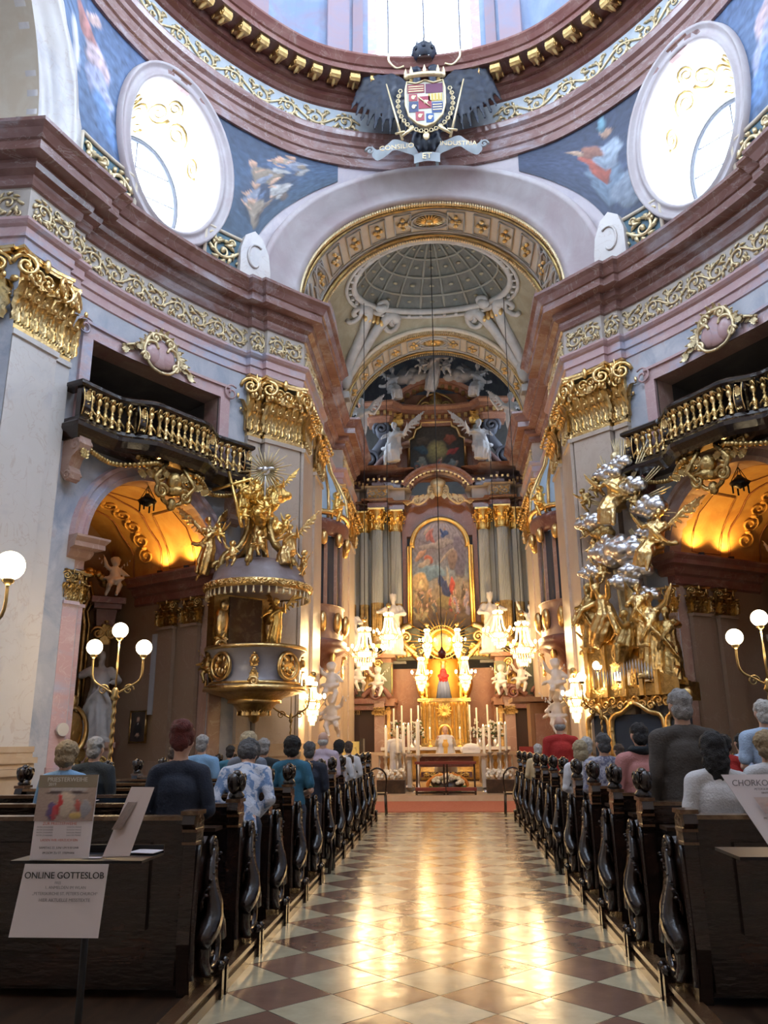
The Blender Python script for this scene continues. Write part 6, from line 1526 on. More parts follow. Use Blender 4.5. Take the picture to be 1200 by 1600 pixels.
    q3 = CP(-.1,DP-.6,5.4); o = bpy.data.objects.new('cherub', st('putto2')); COL.objects.link(o); o.location = (zf(q3.x), q3.y, q3.z); o.rotation_euler = (.2,0,zf(-2.6)); tag(o, 'white cherub flying beside the gilded garland in the %s chapel' % sn, 'statue')
    mb = MB()
    for k in range(34): a = k/33; p = CP(-1.0+2.0*a, DP-.5, 5.95-1.0*a+.25*math.sin(a*9)); mb.ell(p+V3(R_.uniform(-.06,.06),0,R_.uniform(-.06,.06)),(.11,.11,.09),nu=7,nv=5)
    o = mb.build('garland', m_golda, mir=mir); tag(o, 'heavy gilded garland hanging under the %s chapel vault' % sn, 'ornament')
    # hanging lamp under the arch crown
    p = CP(0,.25,6.45); t = thing('sanctuary_lamp', 'small dark hanging lamp under the crown of the %s chapel arch' % sn, 'lamp', (zf(p.x), p.y, 6.3))
    mb = MB(); mb.lathe([(.02,0),(.16,.06),(.2,.12),(.1,.2),(.03,.28)], (p.x,p.y,6.3), 12); mb.build('bowl', m_iron, t, mir=mir)
    mb = MB()
    for k in range(4): a = k*PI/2; mb.tube([V3(p.x+.18*math.cos(a),p.y+.18*math.sin(a),6.42),V3(p.x,p.y,6.75)],.008,4); mb.tube([V3(p.x+.15*math.cos(a),p.y+.15*math.sin(a),6.38),V3(p.x+.15*math.cos(a),p.y+.15*math.sin(a),6.2)],.018,5)
    mb.build('chain', m_iron, t, mir=mir)
    # uplights on the impost
    for k, n in enumerate((.55,1.45)):
        p = CP(HW-.22,n,5.30); pw = V3(zf(p.x),p.y,p.z); t = thing('uplight', 'small warm uplight lying on the %s chapel cornice, %s' % (sn, ('nearer the nave','deeper in the chapel')[k]), 'lamp', pw)
        mb = MB(); mb.box((p.x,p.y,5.29),(.10,.10,.06)); mb.build('housing', m_iron, t, mir=mir)
        l = light('uplight_bulb', 'SPOT', pw+V3(0,0,.08), 62, (1.0,.55,.14), .05, parent=t, spot=2.6); tg_ = CP(HW-.55,n,7.2); aim(l, (zf(tg_.x),tg_.y,tg_.z))
both(chapel)
# portrait, heater panel and plaques of the left chapel
def onwall(t, n, z, d=.02): return CP(RA+.05-d, n, z)
p = onwall(0,2.05,1.9,.03); t = thing('portrait', 'small framed portrait of a person in black clothing on the brown chapel wall', 'picture', (p.x,p.y,1.65))
def pf(u, v): return tuple(onwall(0, 2.3-.5*u, 1.62+.62*v, .06))
painted('canvas', pf, 16, 20, picture(40, [(0,(.03,.02,.02)),(1,(.05,.035,.025))], [(.5,.35,.3,.35,0,(.008,.008,.01)),(.5,.75,.09,.10,0,(.5,.32,.24)),(.5,.6,.05,.04,0,(.6,.6,.6)),(.5,.2,.14,.06,0,(.42,.28,.2))], 4, .02, .2), t)
mb = MB(); mb.tube([onwall(0,2.32,1.6,.05),onwall(0,1.78,1.6,.05),onwall(0,1.78,2.26,.05),onwall(0,2.32,2.26,.05)],.035,5,closed=True); mb.build('gilt_frame', m_golda, t)
mb = MB(); p = onwall(0,1.62,3.0); ax_ = (CP(0,1,0)-CP(0,0,0)).xy; M = frame(p.x,p.y,*(CP(-1,0,0)-CP(0,0,0)).xy); mb.box((0,.06,3.05),(.16,.06,1.75),M); mb.box((0,.10,3.05),(.17,.01,.02),M); o = mb.build('loudspeaker', mat('grey_metal_panel', (.36,.38,.42), .5)); tag(o, 'tall narrow grey column loudspeaker on the chapel wall beside the portrait', 'loudspeaker')
# ---- oratories in the chancel
def oratory(mir):
    sn = 'right' if mir else 'left'; yc = 23.2
    t = thing('oratory', 'glazed oratory box with onion roof and gilding on the %s chancel wall' % sn, 'oratory', ((3.5 if mir else -3.5), yc, 3.6))
    mb = MB()
    mb.lathe([(.05,3.3),(.3,3.45),(.45,3.7),(.85,3.95),(1.25,4.1),(1.3,4.3),(1.2,4.35)], (-3.55,yc,0), 20, sx=.62, a0=-PI/2, a1=PI/2); mb.build('console', m_dkred, t, mir=mir)
    mb = MB(); mb.lathe([(1.15,4.35),(1.15,5.25),(1.22,5.3)], (-3.55,yc,0), 20, sx=.6, a0=-PI/2, a1=PI/2); mb.build('parapet', m_pinkd, t, mir=mir)
    mb = MB(); mb.lathe([(1.1,5.3),(1.1,7.3)], (-3.55,yc,0), 16, sx=.55, a0=-PI/2, a1=PI/2); mb.build('glazing', m_glassd, t, mir=mir)
    mb = MB()
    for k in range(7): a = -PI/2+PI*k/6; mb.box((-3.55+.62*math.cos(a), yc+1.12*math.sin(a), 6.3),(.09,.12,2.0))
    mb.build('mullion', m_pinkd, t, mir=mir)
    mb = MB(); mb.lathe([(1.1,7.3),(1.25,7.35),(1.25,7.45),(1.4,7.6),(1.4,7.75),(1.2,7.8)], (-3.55,yc,0), 20, sx=.6, a0=-PI/2, a1=PI/2); mb.build('cornice', m_dkred, t, mir=mir)
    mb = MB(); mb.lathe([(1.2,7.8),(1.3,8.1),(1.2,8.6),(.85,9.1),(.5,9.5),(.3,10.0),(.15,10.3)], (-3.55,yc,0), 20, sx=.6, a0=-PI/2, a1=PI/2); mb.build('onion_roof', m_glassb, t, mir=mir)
    mb = MB()
    for k in range(7):
        a = -PI/2+PI*k/6; mb.tube([V3(-3.55+r*.62*math.cos(a), yc+r*1.02*math.sin(a), z) for r, z in ((1.22,7.8),(1.32,8.1),(1.22,8.6),(.87,9.1),(.52,9.5),(.32,10.0),(.17,10.3))], .05, 5)
    mb.tube([V3(-3.55+1.3*.62*math.cos(a), yc+1.3*math.sin(a), 7.95) for a in [-PI/2+PI*i/20 for i in range(21)]], .09, 6)
    for k in range(5): a = -PI/2+PI*(k+.5)/5; mb.ell((-3.5+.72*math.cos(a), yc+1.2*math.sin(a), 4.8),(.12,.2,.3),nu=8); mb.ell((-3.5+.75*math.cos(a), yc+1.25*math.sin(a), 7.2),(.12,.12,.22),nu=8)
    leaf(mb, TR(-2.9,yc,3.3) @ RZ(-PI/2), .7, .4, .1); volute(mb, TR(-3.1,yc-.4,3.8) @ RZ(PI/2), .22, 2, .05)
    mb.build('gilding', m_gold, t, mir=mir)
    fig('cherub_figure', 'putto', t, (-2.95,yc-.9,7.7), 1.0, FWD, m_goldb, mir=mir)
    for q, (k, z) in enumerate((('putto',2.55),('putto2',1.7))):
        s = 1 if mir else -1; wfig(k, s*3.0, 21.9+.2*q, z, 1.2, PI, 'white cherub %s below the %s oratory' % (('upper','lower')[q], sn), name='cherub')
    # sconce on the pier
both(oratory)
# ---- pulpit
def pulpit():
    cx, cy = -3.83, 16.6; nx, ny = .70, -.71
    t = thing('pulpit', 'gilded round pulpit with tasselled canopy and crowning figures on the left pier', 'pulpit', (cx,cy,1.95))
    fl_ = lambda r: r
    mb = MB(); mb.lathe([(.02,1.95),(.1,2.0),(.12,2.08),(.3,2.15),(.42,2.3),(.6,2.45),(.85,2.52),(.98,2.56),(1.0,2.62)], (cx,cy,0), 28); mb.build('foot', m_golda, t)
    mb = MB(); mb.lathe([(.98,2.62),(.9,2.7),(.82,2.85),(.84,3.1),(.9,3.25),(.96,3.35),(1.02,3.38),(1.02,3.44),(.88,3.45),(.8,2.75),(0,2.75)], (cx,cy,0), 28); mb.build('body', mat('grey_pulpit_marble', (.32,.30,.32), .3, blotch=[((.42,.38,.38),.4,.7,2)]), t)
    mb = MB()
    for (r, z, q) in ((1.0,2.62,.06),(1.03,3.42,.04),(.92,2.72,.03),(.5,2.38,.05),(.2,2.12,.04)): mb.tube([V3(cx+r*math.cos(a), cy+r*math.sin(a), z) for a in [i*PI/20 for i in range(40)]], q, 6, closed=True, wav=(3,.25))
    for k in range(8):
        a = k*PI/4+.2; M = TR(cx+.86*math.cos(a), cy+.86*math.sin(a), 2.72) @ RZ(a-PI/2)
        if k % 2: 
            mb.tube([M @ V3(.26*math.cos(b),.08,.32+.26*math.sin(b)) for b in [i*PI/10 for i in range(20)]], .04, 6, closed=True, wav=(3,.3)); mb.ell((0,.04,.32),(.22,.05,.22),M,12,8)
            for j in range(8): mb.ell((.14*math.cos(j),.09,.32+.14*math.sin(j*2)),(.05,.03,.06),M,6,4)
        else:
            leaf(mb, M @ TR(0,.06,0), .3, .18, .15); leaf(mb, M @ TR(0,.05,.3), .3, .18, .15); mb.ell((0,.1,.42),(.07,.07,.09),M); volute(mb, M @ TR(0,.14,.0), .1, 1.6, .025)
    for k in range(10): a = k*PI/5; leaf(mb, TR(cx+.3*math.cos(a), cy+.3*math.sin(a), 2.1) @ RZ(a-PI/2), .4, .2, .5)
    mb.build('gilded_relief', m_gold, t)
    fig('cherub_figure', 'putto2', t, (cx-.95,cy-.2,2.75), .75, FWD, m_golda)
    # back panel with door, flanking herms
    bx, by = cx-nx*.55, cy-ny*.55; M = frame(bx, by, nx, ny)
    mb = MB(); mb.box((0,-.1,3.95),(1.5,.25,1.5),M); mb.build('back_panel', m_golda, t); mb = MB(); mb.box((0,.05,3.95),(.8,.04,1.25),M); mb.build('door', m_woodm, t)
    for s in (-1,1):
        mb = MB(); leaf(mb, M @ TR(s*.62,.12,3.4), .5, .3, .1); mb.ell((s*.62,.15,4.0),(.16,.14,.35),M); mb.ell((s*.6,.2,4.35),(.1,.1,.12),M); volute(mb, M @ TR(s*.62,.2,3.5), .14, 1.8, .03, s)
        mb.build('herm', m_gold, t)
    fig('angel_figure', 'angel', t, (cx+.45,cy-.15,3.42), .62, FWD-.4, m_goldb)
    # canopy
    mb = MB(); mb.lathe([(0,4.62),(1.02,4.62),(1.08,4.68),(1.08,4.78),(.98,4.86),(.95,5.0),(.85,5.15),(.6,5.28),(.3,5.35),(0,5.36)], (cx,cy,0), 32); mb.build('canopy', mat('grey_canopy_marble', (.20,.15,.15), .35, blotch=[((.3,.25,.26),.4,.7,2)]), t)
    mb = MB(); mb.lathe([(1.06,4.6),(1.12,4.64),(1.12,4.74),(1.06,4.78)], (cx,cy,0), 40); rinceau(mb, lambda s_, z, o_: V3(cx+(1.12+o_)*math.cos(s_/1.12), cy+(1.12+o_)*math.sin(s_/1.12), 4.62+z), 2*PI*1.12, .13, per=.22, r=.014); mb.build('canopy_band', m_gold, t)
    mb = MB()
    for k in range(44): a = 2*PI*k/44; x, y = cx+1.08*math.cos(a), cy+1.08*math.sin(a); mb.lathe([(.012,.02),(.018,0),(.03,-.10),(.038,-.13),(0,-.13)], (x,y,4.58), 6); 
    mb.build('tassel_fringe', m_golds, t)
    # crowning sculpture
    mb = MB()
    for k in range(6):
        a = k*PI/3+.5; P_ = [V3(cx+r*math.cos(a), cy+r*math.sin(a), z) for r, z in ((.85,5.1),(.75,5.4),(.45,5.6),(.28,6.0),(.3,6.25))]; mb.tube(catmull(P_,3), .075, 6); volute(mb, TR(*P_[0]) @ RZ(a), .16, 1.8, .04)
    mb.build('volute', m_golda, t)
    r = random.Random(12)
    for i in range(9):
        a = i*2.4; rr = .12+.2*r.random(); me = fig('gilded_cloud', 'cloud', t, (cx+rr*math.cos(a), cy+rr*math.sin(a), 6.0+.1*i), .5 if i % 2 else .62, a, m_goldb)
    for (k, dx, dy, z, s, rz, ro) in (('angel',-.95,-.3,5.0,.72,FWD+.6,.1),('angel_sit',.75,-.4,4.95,.62,FWD-.5,0),('putto',-.4,-.75,5.05,.6,FWD,0),('putto2',.25,-.8,5.25,.6,FWD-.2,.2),('putto',1.0,-.15,4.95,.6,FWD-.9,0),
                                      ('putto2',-.3,-.45,6.0,.55,FWD+.3,-.2),('putto',.3,-.45,6.15,.55,FWD-.2,.3),('angel_sit',-.35,-.2,6.3,.50,FWD+.3,0),('angel_sit',.38,-.1,6.35,.48,FWD-.4,0),('putto',.0,-.5,6.55,.5,FWD,0),('angel_sit',-.1,.05,6.45,.5,FWD,0),('putto2',-.7,-.5,5.6,.5,FWD+.4,.2),('putto',.6,-.5,5.75,.5,FWD-.5,-.3)):
        fig('gilded_figure', k, t, (cx+dx, cy+dy, z), s, rz, m_goldb if z > 5.5 else m_gold, roll=ro)
    for (x, h) in ((-.62,1.5),(-.62,.0)): pass
    mb = MB(); b0 = V3(cx-.28,cy-.5,5.95); b1 = V3(cx-.62,cy-.5,7.2); mb.tube([b0,b1],.04,6); m_ = b0+(b1-b0)*.76; mb.tube([m_+V3(-.42,0,-.10), m_+V3(.42,0,.12)],.04,6); mb.build('cross', m_goldb, t)
    mb = MB()
    for i in range(30): a = 2*PI*i/30; L = .58 if i % 2 else .44; c = V3(cx+.12,cy-.2,7.3); mb.tube([c+V3(.1*math.cos(a),0,.1*math.sin(a)), c+V3(L*math.cos(a),0,L*math.sin(a))], [.022,.014], 4)
    mb.build('sun_rays', m_golds, t)
    mb = MB(); mb.ell((cx+.12,cy-.28,7.3),(.07,.06,.08)); mb.ell((cx+.12,cy-.22,6.9),(.03,.03,.3)); 
    for s in (-1,1): mb.ell((cx+.12+s*.11,cy-.26,7.33),(.10,.03,.04))
    mb.build('dove', m_silver, t)
pulpit()
# ---- silver and gold relief altar on the right pier
def relief_altar():
    M = AF(.835, .0, 0); L = M @ V3(0,.3,0); t = thing('relief_altar', 'gilded and silvered sculptural altar with bridge, figures, clouds and rays on the right pier', 'altar', (-L.x, L.y, .9))
    def W(x, y, z): return M @ V3(x, y, z)
    def F_(name, k, x, y, z, s, rz, m, roll=0, lean=0):
        p = W(x, y, z); return fig(name, k, t, p, s, rz+.75, m, roll=roll, lean=lean, mir=True)
    mb = MB(); mb.box((.05,.35,1.0),(2.3,.7,.3),M); mb.box((0,.3,.5),(2.2,.6,1.0),M); mb.build('mensa', m_dkred, t, mir=True)
    # glazed reliquary with rococo frame
    mb = MB(); mb.box((.1,.3,1.6),(2.1,.3,.9),M); mb.build('glass_case', m_glassd, t, mir=True)
    mb = MB()
    for (x0, x1, zt) in ((-1.05,-.55,2.1),(-.45,.75,2.15),(.85,1.25,2.1)):
        P_ = [W(x0,.5,1.15),W(x0,.5,zt-.2),W(x0+(x1-x0)*.25,.52,zt-.05),W((x0+x1)/2,.55,zt+.12),W(x0+(x1-x0)*.75,.52,zt-.05),W(x1,.5,zt-.2),W(x1,.5,1.15)]; mb.tube(catmull(P_,4), .05, 6, closed=True, wav=(3,.3))
    for k in range(14): x = -1.1+.18*k; volute(mb, M @ TR(x,.52,2.25+.06*math.sin(k*2)), .09, 1.6, .022, 1 if k % 2 else -1); leaf(mb, M @ TR(x,.45,2.2) @ RY(.4*math.sin(k)), .26, .14, .2)
    mb.build('rococo_frame', m_gold, t, mir=True)
    mb = MB(); mb.box((.1,.2,2.45),(2.4,.35,.35),M); mb.ell((.6,.35,2.5),(.4,.2,.16),M)
    for k in range(9): mb.ell((-1+.28*k,.4,2.5+.1*math.sin(k*3)),(.16,.1,.12),M,8,6)
    mb.build('rocky_base', m_golda, t, mir=True)
    # bridge: sloping parapet with arches
    mb = MB(); N_ = 22
    def top(x): return 3.45-.75*smooth(-.3,1.3,x)
    xs_ = [-.95+2.2*i/44 for i in range(45)]
    def hole(x):
        for c, w, zz in ((-.62,.13,3.0),(-.18,.13,3.0),(.25,.13,2.85),(.62,.12,2.7)):
            if abs(x-c) < w: return (2.62 if c > .3 else 2.55, zz+.6*math.sqrt(max(0, w*w-(x-c)**2)))
        return None
    for y in (.32,.62):
        s0 = len(mb.v); strip_wall2 = MB()
        for a, b in zip(xs_, xs_[1:]):
            h = hole((a+b)/2)
            for (z0, z1a, z1b) in ([(2.4, top(a), top(b))] if not h else [(2.4,h[0],h[0]),(h[1],top(a),top(b))]): mb.add([W(a,y,z0),W(b,y,z0),W(b,y,max(z0,z1b)),W(a,y,max(z0,z1a))],[(0,1,2,3)])
    mb.build('bridge', m_golda, t, mir=True)
    mb = MB(); mb.tube([W(x,.47,top(x)+.03) for x in xs_[::3]], .18, 6, flat=.35); 
    for c in (-.85,-.4,.04,.45,.8): mb.box((c,.65,(2.4+top(c))/2),(.09,.08,top(c)-2.4),M)
    mb.build('parapet', m_gold, t, mir=True)
    mb = MB(); mb.grid(lambda u, v: W(-.35+.5*u+.05*math.sin(v*4), .12+.05*math.sin(u*14), 3.6+1.5*v), 16, 8); mb.build('gilded_water', m_golds, t, mir=True)
    # figures on the bridge
    F_('falling_saint', 'horseman', -.15,.5,3.5,.98,FWD,m_gold, roll=-.35)
    F_('soldier_figure', 'orator', .62,.42,2.75,.95,FWD-.3,m_gold); F_('soldier_figure', 'saint', .95,.35,2.6,.85,FWD+.2,m_golda); F_('soldier_figure', 'saint', .45,.5,3.35,.72,FWD,m_gold)
    F_('soldier_figure', 'orator', -.85,.4,3.35,.85,FWD+.5,m_golda); F_('bending_figure', 'horseman', .25,.7,3.0,.8,FWD+.8,m_golda)
    F_('cherub_figure', 'putto2', -.95,.45,3.2,.7,FWD,m_gold)
    mb = MB(); mb.tube([W(.0,.4,4.85), W(.7,.5,3.95)], .02, 5); mb.grid(lambda u, v: W(.1+.5*u, .45+.04*math.sin(u*9), 4.75-.6*u-.45*v*(1-.3*u)), 8, 6); mb.build('banner', m_golda, t, mir=True)
    # clouds, rays, seated figure, angels
    r = random.Random(2)
    for (x, z, s, m) in ((-.25,5.45,.85,m_silver),(.1,5.4,.8,m_silver),(.35,4.95,.5,m_silver),(.05,4.75,.5,m_silver),(-.75,6.2,.55,m_silver),(.45,6.75,.5,m_silver),(.8,6.2,.6,m_silver),(.75,5.7,.4,m_silver),(-.15,7.2,.5,m_silver),(.2,7.35,.4,m_silver),(-.85,5.1,.4,m_silver),(.55,4.4,.4,m_silver),(-.4,5.9,.4,m_golda)):
        F_('silver_cloud' if m is m_silver else 'gilded_cloud', 'cloud', x, .34, z, s*1.15, r.uniform(-.3,.3), m)
    F_('seated_madonna', 'angel_sit', 0,.3,5.75,.95,FWD,m_gold)
    for (k, x, y, z, s, m, ro) in (('angel_sit',.72,.4,4.7,.85,m_gold,.25),('putto2',-.65,.35,6.5,.62,m_golda,-.4),('putto',-.8,.35,5.9,.55,m_golda,-.2),('putto',-.7,.3,5.3,.6,m_gold,0),('putto2',.55,.35,5.3,.6,m_gold,.3),('putto',-.35,.35,6.7,.6,m_golda,-.3),('putto2',-.55,.3,4.8,.6,m_gold,0),('putto',.45,.35,6.2,.5,m_golda,.2)): F_('gilded_angel', k, x, y, z, s, FWD, m, roll=ro)
    mb = MB(); c = W(0,.25,6.35)
    for i in range(15):
        a = 2*PI*i/15+.15; L = r.uniform(1.15,1.6)
        for e in (-.05,0,.05): d = W(math.cos(a+e),0,math.sin(a+e))-W(0,0,0); mb.tube([c+d*.55, c+d*L*(1-abs(e)*2)], [.024,.014], 4)
    for e in (-.12,-.06,0,.06,.12): mb.tube([W(.05,.2,7.55),W(.05+e,.2,8.0)],[.02,.008],4)
    mb.ell(W(.05,.25,7.55),(.12,.1,.14)); mb.build('ray_bundle', m_golds, t, mir=True)
relief_altar()
# ---- double eagle with coat of arms over the chancel arch
def eagle():
    cy = 17.75; t = thing('eagle_coat_of_arms', 'black double eagle with crowned shield and sceptres above the chancel arch', 'coat of arms', (0,cy,16.5))
    mb = MB(); mb.limb([(0,cy+.1,16.75),(0,cy,17.3),(0,cy,18.0),(0,cy,18.5)], [.22,.45,.5,.3], 14, flat=.5)
    for s in (-1,1):
        mb.limb([(s*.05,cy,18.4),(s*.22,cy,18.75),(s*.2,cy-.02,19.1)], [.18,.12,.1], 10); mb.ell((s*.24,cy-.05,19.12),(.17,.12,.13)); mb.limb([(s*.36,cy-.05,19.12),(s*.48,cy-.05,19.02)],[.05,.015],6)
        mb.limb([(s*.3,cy,18.2),(s*.9,cy,18.85),(s*1.45,cy,18.95)], [.3,.26,.16], 10, flat=.5)
        for k in range(10):
            f = k/9; bx, bz = s*(1.6-1.15*f), 18.95-.35*f; L = 1.0+.55*math.sin(PI*f*.8)*1.0; a = -PI/2-s*(-.42+.5*f)*1.0
            mb.limb([(bx,cy+.02*(k%2),bz),(bx+L*.5*math.cos(a),cy+.02*(k%2),bz+L*.5*math.sin(a)),(bx+L*math.cos(a),cy,bz+L*math.sin(a))],[.13,.11,.04],8,flat=.5)
        for k in range(3): mb.limb([(s*.1*k,cy,17.2),(s*.16*k,cy,16.8),(s*.2*k,cy,16.55)],[.14,.11,.05],8)
    me = remesh(mb, 'eagle_body', .035, m_eagle, disp=(.03,7)); inst('eagle_body', me, t, TR(0,-cy,-16.5))
    y = cy-.45
    out = [(-.46,18.35),(-.5,18.1),(-.5,17.6),(-.42,17.25),(-.2,17.0),(0,16.9),(.2,17.0),(.42,17.25),(.5,17.6),(.5,18.1),(.46,18.35),(.22,18.28),(0,18.38),(-.22,18.28)]
    mb = MB(); mb.prism(out, -.0, .1, TR(0,y,0)); mb.build('shield', mat('shield_gold_white', (.62,.60,.48), .45), t)
    quarters = [((-.44,-.04,18.0,18.25),(.30,.06,.08)),((.04,.44,17.98,18.25),(.16,.05,.10)),((-.42,-.22,17.75,17.95),(.4,.08,.1)),((.1,.42,17.72,17.93),(.62,.45,.1)),((-.16,.14,17.5,17.85),(.35,.05,.08)),((-.42,-.2,17.4,17.7),(.06,.08,.16)),((.18,.44,17.35,17.65),(.05,.09,.22)),((-.25,-.05,17.12,17.38),(.4,.08,.1)),((.02,.2,17.05,17.3),(.05,.12,.3))]
    for i, ((x0,x1,z0,z1),c) in enumerate(quarters):
        mb = MB(); mb.box(((x0+x1)/2,y-.006,(z0+z1)/2),((x1-x0)*1.12,.012,(z1-z0)*1.1)); mb.build('shield_quarter', mat('heraldic_colour_%d' % i, c, .5), t)
    mb = MB()
    for k in range(3): mb.box((-.24,y-.016,18.04+.075*k),(.40,.012,.03))
    for k in range(4): mb.box((.14+.085*k,y-.016,17.83),(.03,.012,.2))
    for k in range(3): mb.box((.31,y-.016,17.42+.08*k),(.24,.012,.03))
    for (x,z) in ((-.32,17.85),(-.31,17.55),(.0,17.68),(-.15,17.25),(.11,17.18)): mb.ell((x,y-.02,z),(.05,.01,.07)); mb.ell((x+.05,y-.02,z+.03),(.03,.01,.03))
    mb.tube([V3(-.18,y-.03,17.84),V3(.12,y-.03,17.52)],.02,4); mb.build('charge', m_golds, t)
    mb = MB(); mb.tube([V3(x*1.03,y-.02,z) for x,z in out],.03,5,closed=True)
    cr = [V3(.5*math.sin(a),y-.05-.1*math.cos(a),18.45) for a in [-PI/2+PI*i/12 for i in range(13)]]; mb.tube(cr,.07,6)
    for i in (0,3,6,9,12): mb.limb([cr[i],cr[i]+V3(0,0,.15),cr[i]+V3(0,0,.3)],[.05,.05,.01],6)
    mb.tube([V3(.72*math.cos(a)*1.0,y+.05,17.7+.92*math.sin(a)) for a in [PI*.86+PI*1.28*i/30 for i in range(31)]],.02,4)
    for i in range(23): a = PI*.86+PI*1.28*i/22; mb.tube([V3(.72*math.cos(a)+.05*math.cos(b),y,17.7+.92*math.sin(a)+.06*math.sin(b)) for b in [j*PI/3 for j in range(6)]],.016,4,closed=True)
    mb.ell((0,y,16.62),(.09,.05,.12)); mb.build('crown_and_chain', m_golds, t)
    mb = MB()
    for s in (-1,1):
        mb.tube([V3(s*.62,y,16.55),V3(s*1.02,y,18.35)],[.035,.018],6); mb.tube([V3(s*.55,y-.03,16.78),V3(s*.8,y-.03,16.72)],.03,5); mb.tube([V3(s*.35,y-.05,16.85),V3(s*.62,y-.05,16.62)],[.06,.03],6)
    mb.build('sceptre', m_golds, t)
    mb = MB(); 
    for s in (-1,1): mb.tube(catmull([V3(s*.55,y+.1,19.0),V3(s*.75,y+.1,18.95),V3(s*.95,y+.1,19.2),V3(s*.95,y+.1,19.45)],4),.03,5)
    mb.build('halo_rim', m_golds, t)
    mb = MB(); mb.lathe([(.22,0),(.3,.12),(.34,.3)],(0,cy-.1,19.4),12)
    for k in range(8): a = k*PI/4; mb.limb([(.3*math.cos(a),cy-.1+.3*math.sin(a),19.6),(.26*math.cos(a),cy-.1+.26*math.sin(a),19.85)],[.06,.02],6)
    mb.ell((0,cy-.1,19.8),(.2,.2,.2)); mb.limb([(0,cy-.1,19.9),(0,cy-.1,20.15)],[.05,.03]); mb.build('imperial_crown', m_eagle, t)
    # banner with its lettering
    bt = thing('motto_scroll', 'grey stone scroll with a Latin motto under the black eagle', 'scroll', (0,17.3,16.2)); mb = MB()
    yb = 17.72
    pts = [(-1.45,16.62),(-1.3,16.42),(-1.05,16.62),(-.85,16.72),(-.55,16.66),(-.35,16.5),(-.22,16.25),(-.3,16.15)]
    for s in (-1,1):
        P_ = catmull([V3(s*x, yb-.06*(i%2), z) for i,(x,z) in enumerate(pts)], 4)
        mb.add([p+V3(0,0,.17) for p in P_]+[p-V3(0,0,.17) for p in P_],[(i,i+1,i+1+len(P_),i+len(P_)) for i in range(len(P_)-1)],True); volute(mb, TR(s*1.5,yb,16.62), .12, 1.6, .03, s)
    mb.grid(lambda u, v: V3(-.34+.68*u, yb-.12-.04*math.sin(u*PI), 16.04+.28*v+.03*math.sin(u*PI)), 8, 2)
    mb.build('ribbon', mat('grey_green_scroll', (.34,.37,.38), .5), bt)
    def txt(s, x, z, size, rot, par, y_, m=m_golds, ext=.008):
        cu = bpy.data.curves.new('lettering', 'FONT'); cu.body = s; cu.size = size; cu.extrude = ext; cu.align_x = 'CENTER'; cu.align_y = 'CENTER'
        o = bpy.data.objects.new('tmp', cu); COL.objects.link(o); dg = bpy.context.evaluated_depsgraph_get(); me = bpy.data.meshes.new_from_object(o.evaluated_get(dg)); bpy.data.objects.remove(o)
        me.materials.clear(); me.materials.append(m); o = bpy.data.objects.new('lettering', me); COL.objects.link(o)
        if par: o.parent = par
        o.matrix_local = (TR(*(-wloc(par))) if par else Matrix()) @ TR(x, y_, z) @ RY(rot) @ RX(PI/2)
        return o
    globals()['txt'] = txt
    txt('CONSILIO', -.78, 16.47, .20, -.06, bt, yb-.26); txt('INDUSTRIA', .82, 16.47, .19, .06, bt, yb-.26); txt('ET', 0, 16.19, .24, 0, bt, yb-.2)
eagle()
